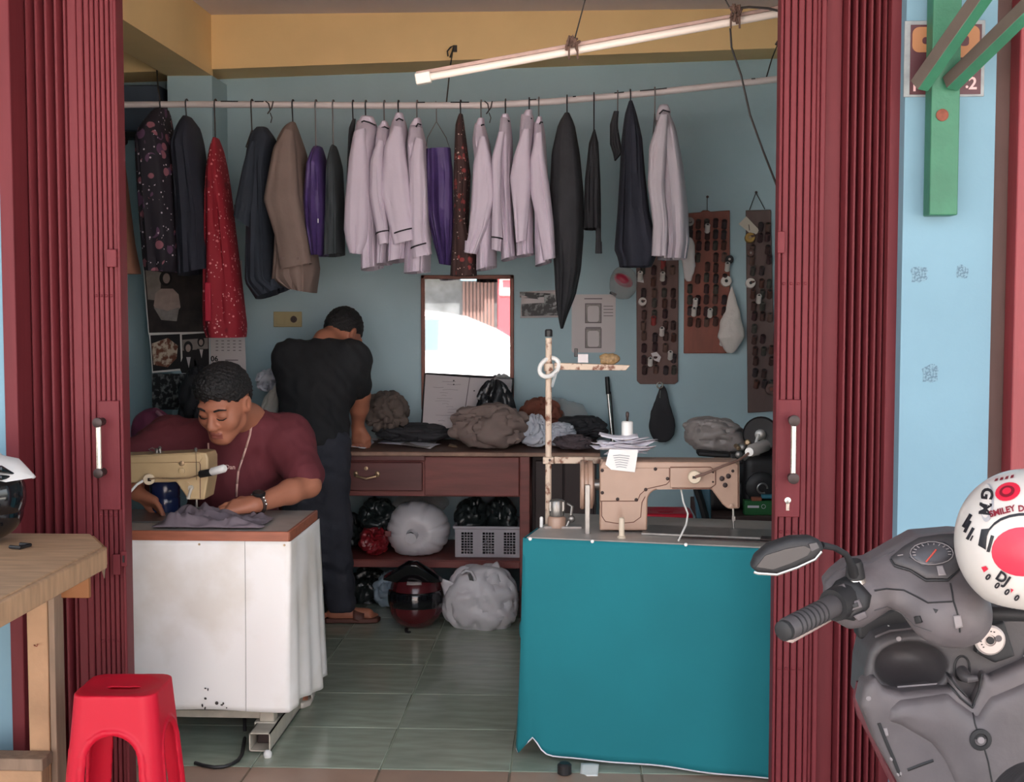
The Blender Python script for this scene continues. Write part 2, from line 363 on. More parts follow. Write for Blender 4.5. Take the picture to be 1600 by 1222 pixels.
for a in (151, 158.8, 166.6, 174.4, 182.2): slat(d1, 'slat', gx(a), gx(a+6.4), YG-.004, YG+.02)
slat(d1, 'edge_strip', gx(188.6), gx(193.5), YG-.012, YG+.05)
rivets(d1, [gx(a+3.2) for a in (151, 158.8, 166.6, 174.4)], (462, 806, 1003), YG-.004)
z0, z1 = W(170, 796, YG).z, W(170, 626, YG).z
MB().bx(gx(155), gx(187.5), YG-.012, YG, z0, z1).build('lock_plate', m_mar, d1, bevel=.002)
hd = MB(); za, zc_ = W(160, 658, YG).z, W(160, 736, YG).z; xh = gx(161.5)
hd.tube([(xh, YG-.045, za), (xh, YG-.045, zc_)], .0085, 12); h1 = hd.build('handle', m_chrome, d1)
for zz in (za, zc_):
    MB().lathe([(.011, -.04), (.011, 0), (.014, .001), (.014, .012), (.01, .014)], (xh+.0, YG-.045, zz), (0, -1, 0), 16).build('handle_end', m_iron, h1)
MB().box((gx(181), YG-.014, W(0, 404, YG).z), (.03, .012, .05)).build('latch_tab', m_mar, d1, bevel=.002)
zh = W(0, 876, YG).z
MB().box((gx(180), YG-.016, zh-.005), (.022, .006, .06)).box((gx(192), YG-.018, zh+.012), (.018, .004, .044)).build('hasp', m_mar, d1, bevel=.002)
MB().box((gx(192), YG-.0215, zh+.012), (.005, .003, .02)).build('hasp_slot', m_blackp, d1)
# the other gate
d2 = thing('front_board_2', 'maroon folding gate stacked open beside the scooter', None, (gx(1310), YG, 0), kind='structure')
slat(d2, 'jamb', gx(1378.5), gx(1407), YG-.035, YG+.06)
slat(d2, 'back_plate', gx(1280), gx(1380), YG+.056, YG+.066, m_mar_shade)
lf = None
for px in (1318, 1330, 1342, 1353.5, 1365, 1375):
    if lf is None: lf = leaf_mesh(d2, gx(px), .0215); lx = gx(px)
    else: dup(lf, WL[lf.name]+V(gx(px)-lx, 0, 0), d2)
slat(d2, 'deep_fold', gx(1284), gx(1312), YG+.035, YG+.05)
slat(d2, 'deep_fold', gx(1276), gx(1284), YG-.004, YG+.045)
slat(d2, 'flat_panel', gx(1262), gx(1269), YG-.004, YG+.03); slat(d2, 'flat_panel', gx(1269.7), gx(1276), YG+.004, YG+.03)
slat(d2, 'groove_plate', gx(1213), gx(1263), YG+.01, YG+.03, m_mar_shade)
for a in (1218.5, 1229.5, 1240.5, 1251.5): slat(d2, 'slat', gx(a), gx(a+9.3), YG-.004, YG+.02)
slat(d2, 'edge_strip', gx(1212), gx(1217), YG-.012, YG+.05)
rivets(d2, [gx(a+4) for a in (1218.5, 1229.5, 1240.5, 1251.5)], (444, 823, 1032), YG-.004)
z0, z1 = W(1230, 807, YG).z, W(1230, 624, YG).z
MB().bx(gx(1213), gx(1251), YG-.012, YG, z0, z1).build('lock_plate', m_mar, d2, bevel=.002)
za, zc_ = W(1238, 655, YG).z, W(1238, 744, YG).z; xh = gx(1237)
h2 = MB().tube([(xh, YG-.045, za), (xh, YG-.045, zc_)], .0085, 12).build('handle', m_chrome, d2)
for zz in (za, zc_):
    MB().lathe([(.011, -.04), (.011, 0), (.0155, .001), (.0155, .012), (.011, .014)], (xh, YG-.045, zz), (0, -1, 0), 16).build('handle_end', m_iron, h2)
MB().box((gx(1216.5), YG-.014, W(0, 382, YG).z), (.02, .012, .06)).build('latch_tab', m_mar, d2, bevel=.002)
zk = W(0, 772, YG).z; xk = gx(1232)
MB().lathe([(.009, 0), (.009, .003), (.006, .004)], (xk, YG-.012, zk), (0, -1, 0), 14).box((xk, YG-.0135, zk-.016), (.009, .003, .024)).build('keyhole', m_chrome, d2)
# ------------------------------------------------------------------ green bracket and the house plaque behind it
YP = 3.66
gb = thing('awning_bracket', 'green steel bracket with two diagonal struts bolted to blue pier', 'bracket', W(1468, 338, YP-.04))
a, b = W(1444, 338, YP-.03), W(1486, 338, YP-.03)
MB().bx(a.x+.001, b.x+.004, YP-.078, YP-.013, a.z, 2.9).build('post', m_green, gb, bevel=.003)
def bar(p, q, w, t, name, parent, mat, bev=.002, roll=0.0):
    p, q = Vector(p), Vector(q); d = (q-p); L = d.length; d.normalize(); s_ = d.cross(V(0, 1, 0)).normalized(); n = d.cross(s_)
    if roll: rm_ = Matrix.Rotation(roll, 3, d); s_, n = rm_ @ s_, rm_ @ n
    R = Matrix((s_, n, d)).transposed(); return MB().box((p+q)/2, (w, t, L), R).build(name, mat, parent, bevel=bev)
m_strut_side = M('brown-grey strut side', (96, 84, 76), .7, var=.1, vs=12)  # second strut colour, for the faces turned to the left
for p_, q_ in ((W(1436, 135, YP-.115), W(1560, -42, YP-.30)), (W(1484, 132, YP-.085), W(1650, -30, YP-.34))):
    sb_ = bar(p_, q_, .038, .038, 'strut', gb, [m_green, m_strut_side], roll=.72)
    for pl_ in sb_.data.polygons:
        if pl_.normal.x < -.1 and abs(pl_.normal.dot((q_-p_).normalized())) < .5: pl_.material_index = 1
MB().lathe([(.016, 0), (.016, .004), (.012, .007)], W(1472, 180, YP-.079), (0, -1, 0), 14).build('bolt', m_rust, gb)
pq = thing('house_plaque', 'maroon plaque with two orange shapes in a white frame behind green bracket', 'sign', W(1476, 148, YP-.005))
m_plq = M('maroon plaque print', (78, 28, 36), .4); m_or = M('orange plaque print', (176, 118, 76), .5); m_frm = M('chipped white frame', (150, 154, 156), .6, var=.15, vs=30)
def rect_px(x0, y0, x1, y1, Y, t, name, mat, parent, bevel=.0): 
    a, b = W(x0, y1, Y), W(x1, y0, Y); return MB().bx(a.x, b.x, Y-t, Y, a.z, b.z).build(name, mat, parent, bevel=bevel)
rect_px(1411, 32, 1539, 152, YP, .006, 'frame', m_frm, pq, .001)
rect_px(1421, 38, 1534, 148, YP-.006, .003, 'panel', m_plq, pq)
def rounded(x0, y0, x1, y1, Y, r, name, mat, parent, t=.002):
    a, b = W(x0, y1, Y), W(x1, y0, Y); pts = []
    for cx, cz, s0 in ((b.x-r, b.z-r, 0), (a.x+r, b.z-r, 1), (a.x+r, a.z+r, 2), (b.x-r, a.z+r, 3)):
        for k in range(5):
            an = (s0+k/4)*math.pi/2; pts.append(V(cx+r*math.cos(an), Y, cz+r*math.sin(an)))
    return MB().prism(pts, (0, -t, 0)).build(name, mat, parent)
rounded(1425, 42, 1469, 82, YP-.009, .018, 'orange_shape', m_or, pq); rounded(1484, 40, 1531, 90, YP-.009, .018, 'orange_shape', m_or, pq)
rounded(1441, 58, 1452, 69, YP-.011, .008, 'dark_spot', m_plq, pq); rounded(1500, 56, 1514, 72, YP-.011, .008, 'dark_spot', m_plq, pq)
m_pink = M('pale print', (236, 190, 190), .6)
letters('lettering', '2', .045, W(1520, 131, YP-.0105), (1, 0, 0), (0, 0, 1), m_pink, pq, .001); letters('lettering', '.', .045, W(1511, 129, YP-.0105), (1, 0, 0), (0, 0, 1), m_pink, pq, .001)
letters('lettering', '1', .045, W(1429, 134, YP-.0105), (1, 0, 0), (0, 0, 1), m_pink, pq, .001)
# torn sticker remains on the pier
m_stk = M('torn sticker residue', (122, 154, 170), .8, col2=(92, 118, 134), vs=160, lo=.45, hi=.55)
def scrap(px, py, w, h, Y, seed, label):
    r = random.Random(seed); c = W(px, py, Y); pts = []
    for k in range(16):
        an = 2*math.pi*k/16; q = (abs(math.cos(an))**4+abs(math.sin(an))**4)**-.25*r.uniform(.7, 1.0)
        pts.append(c+V(math.cos(an)*w/2*q, 0, math.sin(an)*h/2*q))
    MB().prism(pts, (0, -.0006, 0)).build('sticker_residue', m_stk, None, label, 'sticker')
scrap(1436, 429, .05, .05, YP-.0005, 1, 'upper torn sticker remnant on blue pier near maroon jamb')
scrap(1503, 425, .034, .042, YP-.0005, 2, 'small faint torn sticker remnant on blue pier near neighbouring gate')
scrap(1454, 583, .05, .056, YP-.0005, 3, 'lowest torn square sticker remnant on blue pier')
# ------------------------------------------------------------------ across the street (seen in the mirror)
m_dark = M('dark shop front', (74, 76, 78), .7, var=.3, vs=6); m_redp = M('red pillar paint', (196, 52, 60), .5); m_carw = M('white car paint', (238, 240, 242), .3, coat=.6)
m_cgl = M('car glass', (70, 86, 92), .08, spec=.8); m_tyre = M('tyre rubber', (30, 30, 32), .8); m_alloy = M('alloy wheel', (170, 172, 176), .3, .8); m_cgl_glare = M('car glass with sky glare', (205, 214, 218), .1, spec=.8)  # the pale pane has its bright sky reflection painted into the colour
op = thing('building', 'dark shop front across the street seen in the mirror', 'building', (-2, -9, -.09))
MB().bx(-9, 8, -9.6, -9.2, -.09, 3.4).build('wall', m_ceil, op); MB().bx(-4.2, -.9, -9.2, -9, -.09, 2.6).build('dark_shutter', m_dark, op)
for i in range(9): MB().bx(-1.95+i*.06, -1.91+i*.06, -9.0, -8.95, 0, 2.6).build('shutter_slat', m_brown, op)
MB().bx(-1.35, -.85, -9, -8.8, -.09, 3.2).build('pillar', m_redp, op)
MB().bx(-9, 8, -9.4, -8.7, 1.93, 2.05).build('fascia', m_wht, op)
MB().bx(-1.32, -1.0, -8.8, -8.77, 1.62, 1.9).build('sign_board', m_wht, op); MB().bx(-1.28, -1.04, -8.775, -8.76, 1.74, 1.87).build('sign_stripe', m_redp, op)
MB().bx(-1.95, -1.55, -9, -8.6, 1.86, 1.98).build('blue_box', m_pier, op)
car = thing('car', 'white hatchback parked across the street, seen only in the mirror', 'car', (-2.6, -3.8, -.09))
prof = [(-4.5, .2), (-4.62, .55), (-4.5, .86), (-4.25, .95), (-3.75, 1.36), (-3.3, 1.46), (-2.5, 1.49), (-1.9, 1.455), (-1.5, 1.39), (-1.1, 1.22), (-.7, .98), (-.1, .88), (.15, .72), (.2, .4), (.1, .2)]
m = MB(); ys = [(-3.0, 0.0), (-3.06, .02), (-4.6, .02), (-4.66, 0)]
rings = []
for y, s_ in ((-3.02, 1), (-2.96, 1), (-4.64, 1), (-4.58, 1)): pass
def carring(y, dz): return [V(x_, y+(.16 if z_ > .95 and y > -3.8 else (-.16 if z_ > .95 else 0))*((z_-.9)/.55)*-1, z_-.09-dz) for x_, z_ in prof]
m.loft([carring(-2.98, 0), carring(-3.4, 0), carring(-4.2, 0), carring(-4.62, 0)]); m.build('body', m_carw, car, ang=25, bevel=.03)
def cpan(pts, name, mat, dy=.012):
    q = [V(x_, -2.98-.16*((max(z_, .95)-.9)/.55)+dy, z_-.09) for x_, z_ in pts]; MB().prism(q, (0, -.02, 0)).build(name, mat, car)
cpan([(-3.6, 1.0), (-2.75, 1.0), (-2.75, 1.38), (-3.3, 1.37)], 'window', m_cgl); cpan([(-2.66, .98), (-1.72, .98), (-1.72, 1.36), (-2.66, 1.39)], 'window', m_cgl)
cpan([(-1.6, .98), (-.95, .98), (-1.2, 1.16), (-1.6, 1.32)], 'window', m_cgl_glare)
for pts in ([(-3.3, 1.415), (-2.5, 1.445), (-1.9, 1.41), (-1.5, 1.345), (-1.08, 1.16), (-.75, .99)],):
    MB().tube([V(x_, -2.98-.16*((z_-.9)/.55)+.02, z_-.09) for x_, z_ in pts], .012, 6).build('door_seal', m_alloy, car)
for xw in (-3.8, -.75):
    w = MB().lathe([(.2, 0), (.3, .02), (.31, .1), (.3, .18), (.2, .2)], (xw, -3.15, .22), (0, 1, 0), 24).build('wheel', m_tyre, car); MB().lathe([(.19, .19), (.19, .205), (.05, .2)], (xw, -3.15, .22), (0, 1, 0), 18).build('hub_cap', m_alloy, w)
    MB().lathe([(.2, 0), (.3, .02), (.31, .1), (.3, .18), (.2, .2)], (xw, -4.65, .22), (0, 1, 0), 24).build('wheel', m_tyre, car)
# ------------------------------------------------------------------ hanging pipe, tube light, wires
YPI = 5.85
m_pvc = M('dusty white pipe', (206, 194, 192), .5, var=.08, vs=20, stretch=(.4, 1, 1)); m_wire = M('dark wire', (52, 44, 42), .6); m_knot = M('brown rag knot', (104, 78, 68), .9, var=.2, vs=60)
PIPE = [(150, 164), (300, 163), (420, 163.5), (600, 165), (760, 164.5), (860, 159), (950, 151), (1020, 145), (1120, 134), (1240, 121)]
def pipe_y(px):
    for (a, b), (c, d) in zip(PIPE, PIPE[1:]):
        if a <= px <= c: return b+(d-b)*(px-a)/(c-a)
    return 163
pp = thing('hanging_pipe', 'long white sagging pipe holding the row of hung clothes', 'pipe', W(700, 165, YPI))
m = MB().tube([W(a, pipe_y(a), YPI) for a in range(150, 1241, 15)], .0145, 12); m.build('tube', m_pvc, pp)
m_mark = M('black paint mark', (40, 36, 38), .7)
for a, b in ((345, 372), (398, 412), (650, 664), (704, 733), (828, 838), (895, 900), (960, 975), (1000, 1042), (1174, 1180)):
    MB().tube([W(x_, pipe_y(x_)-4.2, YPI-.007) for x_ in (a, (a+b)/2, b)], .0045, 6).build('paint_mark', m_mark, pp)
def wire_px(name, pts, Y, r, mat, parent, n=6):
    return MB().tube([W(a, b, Y if not isinstance(Y, (list, tuple)) else Y[i]) for i, (a, b) in enumerate(pts)], r, n).build(name, mat, parent)
wire_px('rope', [(708, 74), (703, 108), (697, 166)], [6.3, 6.1, YPI], .003, m_wire, pp); wire_px('rope', [(1218, 62), (1206, 92), (1196, 126)], [6.3, 6.1, YPI], .003, m_wire, pp)
wire_px('rope', [(245, 108), (247, 138), (252, 165)], [6.3, 6.1, YPI], .003, m_wire, pp)
hk = MB().tube([W(a, b, 6.31) for a, b in ((700, 88), (699, 80), (704, 74), (709, 71), (707, 80), (703, 90))], .004, 6).box(W(711, 76, 6.32), (.018, .01, .03)); hk.build('wall_hook', m_wire, pp)
for px_ in (421, 763):
    wire_px('wire_tie', [(px_-6, 158), (px_-1, 162), (px_+1, 172), (px_-3, 178), (px_+4, 168), (px_+6, 158)], YPI-.02, .003, m_wire, pp)
    wire_px('wire_tie', [(px_+1, 176), (px_+4, 184), (px_+2, 192)], YPI-.02, .0022, m_wire, pp)
YT = 4.35
tl = thing('tube_light', 'long unlit fluorescent tube hung askew on wires below the beam', 'light', W(935, 75, YT))
A_, B_ = W(652, 124, YT), W(1240, 17, YT+.02); dT = (B_-A_).normalized()
m_glow = M('frosted lamp glass', (244, 226, 214), .35); m_fix = M('tube batten', (182, 150, 140), .6, var=.1, vs=30); m_cap = M('white lamp socket', (235, 225, 215), .5)
MB().cyl(A_+dT*.03, B_-dT*.03, .0125, n=16).build('lamp_tube', m_glow, tl)
upT = dT.cross(V(0, 1, 0)).normalized()*-1
if upT.z < 0: upT = -upT
R_ = Matrix((dT, V(0, 1, 0), upT)).transposed()
MB().box((A_+B_)/2+upT*.019+V(0, .012, 0), ((B_-A_).length, .03, .012), R_).build('batten', m_fix, tl, bevel=.002)
for e, s_ in ((A_, 1), (B_, -1)): MB().box(e+dT*s_*.02, (.05, .03, .036), R_).build('socket', m_cap, tl, bevel=.004)
for (kx, ky, tx, ty) in ((895, 72, 917, -10), (1147, 24, 1128, -10)):
    k = W(kx, ky, YT); nb = MB()
    for i in range(7):
        r_ = random.Random(i+kx); nb.tube([k+V(r_.uniform(-.015, .015), r_.uniform(-.03, .01), r_.uniform(-.02, .03)), k+V(r_.uniform(-.02, .02), -.03, r_.uniform(-.01, .03)), k+V(r_.uniform(-.025, .025), r_.uniform(-.02, .0), r_.uniform(-.03, .02))], .005, 6)
    nb.tube([k+V(-.012, -.018, -.045), k+V(-.012, -.022, .0), k+V(0, -.02, .03), k+V(.014, -.022, 0), k+V(.016, -.018, -.045)], .0035, 6)
    nb.build('rag_knot', m_knot, tl); t_ = W(tx, ty, YT); t_ = V(t_.x, YT, ZC) if False else k+(t_-k)*((ZC-k.z)/(t_.z-k.z))
    MB().tube([k, t_], .0025, 6).build('wire', m_wire, tl)
wire_px('cord', [(1146, 14), (1170, 11), (1200, 13), (1236, 22)], YT-.02, .004, m_wire, tl)
wire_px('power_wire', [(1141, 44), (1143, 74), (1158, 118), (1172, 180), (1192, 235), (1216, 296), (1232, 330)], [YT, YT, YT, YT, YT, YT-.1, YT-.2], .0035, m_wire, tl)
wire_px('cord', [(1222, 30), (1220, 45), (1217, 62), (1212, 70)], YT-.02, .004, m_wire, tl)
# ------------------------------------------------------------------ garments
m_white = M('lilac white cotton', (206, 192, 206), .85, var=.03, vs=5, bump=.15, bs=30, sheen=.1)
m_black = M('black cotton', (46, 46, 50), .85, var=.15, vs=12, bump=.2, bs=40); m_band = M('black trim', (32, 28, 36), .8)
m_navy = M('navy drill', (40, 42, 54), .85, var=.12, vs=10, bump=.2, bs=40); m_navy2 = M('dark slate drill', (41, 47, 58), .85, var=.12, vs=9, bump=.2, bs=35)
m_khaki = M('khaki brown drill', (124, 105, 97), .85, var=.07, vs=8, bump=.2, bs=35); m_purp = M('purple satin', (78, 58, 112), .6, var=.12, vs=9, bump=.15, bs=25)
m_dgrey = M('dark grey drill', (62, 68, 72), .85, var=.1, vs=9); m_brn = M('tan brown cloth', (150, 104, 84), .85, var=.06, vs=7)
m_bat1 = batik('dark floral print', (36, 30, 40), [((96, 64, 92), 14, .36, .40, 'F1'), ((150, 92, 104), 17, .30, .34, 'F1'), ((206, 190, 200), 48, .17, .22, 'F1')])
m_bat2 = batik('red floral print', (150, 28, 44), [((120, 20, 36), 12, .25, .3, 'F1'), ((224, 130, 134), 44, .22, .27, 'F1'), ((232, 170, 168), 62, .2, .25, 'F1')])
m_bat3 = batik('brown floral print', (66, 44, 42), [((122, 58, 54), 20, .30, .34, 'F1'), ((150, 66, 66), 27, .24, .3, 'F1'), ((214, 190, 176), 70, .2, .26, 'F1')])
def rows4(rows):
    return [(r[1], r[0], r[2], r[0]) if len(r) == 3 else r for r in rows]
def at_rows(R, t):
    """edge points at fraction t down the cloth, spaced by length"""
    ys = [(r[1]+r[3])/2 for r in R]; y = ys[0]+(ys[-1]-ys[0])*t
    for i in range(len(R)-1):
        if y <= ys[i+1] or i == len(R)-2:
            k = (y-ys[i])/max(ys[i+1]-ys[i], 1e-6); k = min(max(k, 0), 1); k = k*k*(3-2*k)*.3+k*.7; return [R[i][j]+(R[i+1][j]-R[i][j])*k for j in range(4)]
def shell(rows, Y, depth, mat, name, parent, folds=5, amp=.10, seed=0, n=48, nr=30, top=.35, hem=True, dprof=None, skew=0.0, sq=.72):
    """cloth hung at depth Y: px rows, level (y, left, right) or slanted (xl, yl, xr, yr); depth = half thickness front to back"""
    r_ = random.Random(seed+len(rows)); ph = [r_.uniform(0, 6.3) for _ in range(6)]; rings = []; R = rows4(rows)
    for i in range(nr+1):
        t = i/nr; xl, yl, xr, yr = at_rows(R, t); a, b = W(xl, yl, Y), W(xr, yr, Y); c, hv = (a+b)/2, (b-a)/2
        dd = depth*(top+(1-top)*min(1, t/.16)**.7) if dprof is None else depth*dprof(t); ring = []; g = amp*min(1, .3+t*1.0)
        for k in range(n):
            th = 2*math.pi*k/n; cc, s_ = math.cos(th), math.sin(th); w_ = math.copysign(abs(cc)**sq, cc)
            cre = 0
            for j in range(3): cre += (1-abs(math.sin((folds*.5+.8*j)*w_*1.6+ph[j]+(.9-.5*j)*t*1.3)))**3*(.9 if j == 0 else .55)
            bul = .25*math.sin(2.2*w_+ph[4]+2*t)
            y_ = dd*math.copysign(abs(s_)**sq, s_)*(1+g*(bul-1.6*cre))
            ring.append(c+hv*w_+V(0, y_, 0))
        rings.append(ring)
    if hem:
        last = rings[-1]; c = sum(last, V(0, 0, 0))/n; rings.append([c+(p-c)*.95+V(0, 0, .003) for p in last]); rings.append([c+(p-c)*.88+V(0, 0, .05) for p in last])
    return MB().loft(rings).build(name, mat, parent, ang=55)
def stripe(rows, Y, mat, parent, depth, name='cuff_stripe', w=.006):
    """band around a sleeve between two px points"""
    (xa, ya), (xb, yb) = rows; a, b = W(xa, ya, Y), W(xb, yb, Y); c = (a+b)/2; u = (b-a)/2; pts = []
    for k in range(25):
        th = 2*math.pi*k/24; pts.append(c+u*math.cos(th)*1.01+V(0, depth*math.sin(th)*1.04, 0))
    m = MB(); n = len(pts)
    for i in range(n-1): m.add([pts[i]+V(0, 0, -w/2), pts[i+1]+V(0, 0, -w/2), pts[i+1]+V(0, 0, w/2), pts[i]+V(0, 0, w/2)], [(0, 1, 2, 3)])
    return m.build(name, mat, parent, solid=.003)
def hanger(px, top_py, mat, label, shoulder=.17, hookside=1, drop=None):
    p = W(px, pipe_y(px), YPI); t = W(px, top_py, YPI); h = thing('clothes_hanger', label, 'hanger', t); r = .022
    pts = [p+V(0, -r*math.cos(a), r*math.sin(a)) for a in [math.radians(x_) for x_ in range(-40, 181, 22)]][::-1]
    front = [p+V(0, -r, 0)]
    pts = [p+V(0, r*math.cos(math.radians(q)), r*math.sin(math.radians(q))) for q in range(-30, 181, 15)]+[t+V(0, -.004, .0)]
    MB().tube(pts, .0032, 6).build('hook', mat, h)
    b = t+V(0, 0, -.0); MB().tube([b+V(0, -.004, .002), b+V(0, -shoulder, -.085), b+V(0, shoulder, -.085), b+V(0, -.004, .002)], .0028, 6).build('shoulder_wire', mat, h)
    return h
m_hb = M('black hanger plastic', (30, 28, 32), .5); m_hw = M('thin grey hanger wire', (120, 116, 116), .5, .5)
def garment(name, label, cat, rows, mat, hpx=None, hmat=None, Y=YPI, depth=.17, group=None, hlabel=None, **kw):
    q_ = rows4(rows)[-1]; o = thing(name, label, cat, W((q_[0]+q_[2])/2, max(q_[1], q_[3]), Y), group)
    body = shell(rows, Y, depth, mat, 'body', o, **kw)
    if hpx: hanger(hpx, min(rows4(rows)[0][1], rows4(rows)[0][3])+4, hmat or m_hb, hlabel or ('hanger hook holding the '+label)[:120], shoulder=depth*.8)
    return o
def sleeve(o, rows, mat, Y, depth=.045, name='sleeve', **kw): return shell(rows, Y, depth, mat, name, o, folds=kw.pop('folds', 3), amp=kw.pop('amp', .12), n=36, nr=24, top=.6, **kw)
def collar(o, pts, mat, Y, band=True, dep=.05):
    """stand collar: px rows like a shell, plus black piping"""
    shell(pts, Y, dep, mat, 'collar', o, folds=2, amp=.05, n=24, nr=6, top=.8, hem=False)
def piping(o, pts, Y): MB().tube([W(a, b, Y) for a, b in pts], .0036, 6).build('collar_piping', m_band, o)
garment('brown_cloth', 'tan brown cloth hanging half hidden behind gate with latch tab', 'garment', [(196, 168, 176), (215, 162, 186), (300, 160, 198), (380, 158, 208), (428, 156, 218)], m_brn, 172, m_hb, hlabel='hidden hook of hanger carrying the tan brown cloth', depth=.08)
m_taupe_b = M('khaki button', (112, 92, 84), .5)
garment('floral_dress', 'dark floral dress with pink roses hanging above the photo posters', 'dress', [(245.1, 171.6, 261.3, 171.6), (228.9, 198.6, 264.0, 198.6), (220.8, 220.2, 268.1, 220.2), (221.3, 258.0, 277.5, 258.0), (226.2, 339.0, 282.9, 339.0), (231.6, 406.5, 287.8, 409.2), (234.8, 423.3, 282.9, 426.0)], m_bat1, 252, m_hb, hlabel='dark hook of hanger carrying the dark floral dress', folds=6)
garment('jacket', 'navy jacket hanging between floral dress and red batik cloth', 'jacket', [(288.9, 182.9, 297.0, 182.9), (280.8, 201.3, 307.8, 198.6), (273.7, 231.0, 313.2, 228.3), (277.0, 263.4, 318.0, 260.7), (280.8, 339.0, 328.8, 339.0), (284.3, 430.9, 332.9, 420.1)], m_navy, 292, m_hb, hlabel='thin hook of hanger carrying the navy jacket', depth=.15)
o = garment('red_batik', 'long red batik cloth with pale vine print hanging beside navy jacket', 'garment', [(216, 335, 340), (235, 331, 346), (300, 325, 357), (370, 323, 366), (430, 321, 374), (480, 320, 380), (512, 321, 384), (527, 326, 382)], m_bat2, 337, m_wire, hlabel='long bent wire hook above the red batik cloth', depth=.12, folds=4, amp=.14)
rect_px(321, 441, 330, 502, YPI-.13, .012, 'red_panel', M('bright red facing', (178, 22, 52), .6), o, .005)
o = garment('work_shirt', 'dark slate shirt hanging between red batik and khaki jacket', 'shirt', [(402.3, 200.2, 417.4, 199.7), (393.6, 212.1, 430.4, 218.1), (388.2, 258.0, 426.0, 263.4), (389.9, 339.0, 427.7, 344.4), (387.2, 441.7, 429.3, 433.6), (403.4, 467.6, 453.0, 448.1)], m_navy2, 394, m_wire, hlabel='twisted wire hook above the dark slate shirt', depth=.14)
sleeve(o, [(391.5, 222.9, 400.7, 220.2), (380.1, 263.4, 399.0, 263.4), (369.3, 312.0, 396.3, 314.7), (366.1, 336.9, 389.3, 355.2)], m_navy2, YPI-.12)
o = garment('uniform_jacket', 'khaki brown uniform jacket hanging beside dark slate shirt', 'jacket', [(446.0, 200.2, 460.6, 191.0), (437.4, 217.5, 476.0, 239.1), (436.8, 279.6, 480.1, 290.4), (434.1, 355.2, 488.2, 355.2), (427.7, 441.7, 497.9, 420.1), (453.0, 450.3, 491.4, 457.9)], m_khaki, 458, m_hb, hlabel='black hook of hanger carrying the khaki jacket', depth=.15)
sleeve(o, [(445.5, 201.8, 459.0, 205.4), (427.7, 231.0, 462.8, 236.4), (412.0, 312.0, 466.5, 301.2), (429.3, 366.0, 477.4, 357.9), (439.0, 421.4, 487.1, 411.4)], m_khaki, YPI-.14, depth=.05); MB().lathe([(.006, 0), (.006, .003)], W(442, 404, YPI-.195), (0, -1, 0), 10).build('button', m_taupe_b, o); MB().lathe([(.006, 0), (.006, .003)], W(466, 404, YPI-.195), (0, -1, 0), 10).build('button', m_taupe_b, o)
o = garment('purple_blouse', 'narrow purple blouse hanging between khaki jacket and grey shirt', 'blouse', [(491.4, 229.9, 502.7, 229.9), (483.3, 258.0, 509.2, 258.0), (477.9, 312.0, 513.0, 312.0), (481.1, 355.2, 513.0, 355.2), (490.9, 399.8, 510.3, 399.8)], m_purp, 494, m_hw, hlabel='thin wire hanger above the narrow purple blouse', depth=.14)
MB().box(W(497, 345, YPI-.15), (.004, .002, .018)).build('tag', m_wht, o)
garment('grey_shirt', 'narrow dark grey shirt hanging beside the purple blouse', 'shirt', [(520.6, 227.8, 523.8, 227.8), (514.6, 266.1, 531.4, 263.4), (512.5, 328.2, 534.6, 322.8), (509.2, 401.1, 535.7, 397.1)], m_dgrey, 521, m_hw, hlabel='thin wire hanger above the narrow dark grey shirt', depth=.14)
garment('belt', 'black belt strap hanging on pipe beside the puff-sleeved white shirt', 'belt', [(186, 551, 556), (200, 546, 554), (215, 545, 550), (260, 543, 549), (330, 541, 547)], m_black, 552, m_hb, hlabel='black hook of hanger carrying the belt strap', depth=.03, amp=.0)
GW = 'white uniform shirts on the pipe'
def white_shirt(label, body, slv, col, pip, hp, hl, stripes=(), cuff=None, Y=YPI, hm=None, dy=.15):
    o = garment('white_shirt', label, 'shirt', body, m_white, hp, hm or m_hb, Y=Y, group=GW, hlabel=hl, folds=6, amp=.09, seed=int(hp))
    if slv: sleeve(o, slv, m_white, Y-dy, depth=.05, seed=int(hp)+1)
    if col: collar(o, col, m_white, Y-.03)
    if pip: piping(o, pip, Y-.085)
    for s_ in stripes: stripe(s_, Y-dy, m_band, o, .056)
    return o
white_shirt('white shirt with puffed elastic cuff sleeve, first of the row beside the belt', [(559.2, 189.2, 587.6, 195.1), (556.8, 207.0, 591.2, 209.3), (567.5, 292.4, 591.2, 292.4), (568.6, 363.6, 594.0, 356.5), (568.6, 423.4, 595.9, 416.3)], [(553.2, 207.0, 571.0, 201.0), (545.6, 249.7, 575.1, 244.9), (539.5, 316.1, 576.5, 306.6), (538.0, 358.8, 577.0, 351.7), (541.8, 380.2, 573.6, 379.0), (547.5, 395.8, 565.6, 397.3)], [(565.6, 181.8, 583.6, 183.2), (558.0, 193.9, 588.8, 196.7)], [(564.6, 190.8), (568.6, 188.9), (577.0, 191.3), (586.4, 195.6)], 572, 'black hanger hook over first puffed-sleeve white shirt')
white_shirt('white shirt with striped cuff squeezed between puffed-sleeve shirt and the fullest white shirt', [(591.2, 198.6, 610.2, 198.6), (590.2, 221.2, 614.9, 221.2), (593.6, 316.1, 614.9, 316.1), (593.6, 413.9, 608.3, 412.0)], [(590.2, 218.8, 600.7, 221.2), (579.3, 252.0, 599.5, 250.9), (577.4, 304.2, 600.2, 301.9), (588.3, 364.8, 606.9, 360.3), (592.6, 383.7, 608.3, 379.7)], [(598.3, 190.3, 604.5, 189.9), (590.7, 201.0, 609.7, 201.0)], [(596.4, 199.8), (601.2, 198.2), (607.3, 201.3)], 601, 'thin hanger hook over second white shirt', [((587.9, 365.9), (606.9, 360.7))], hm=m_hw)
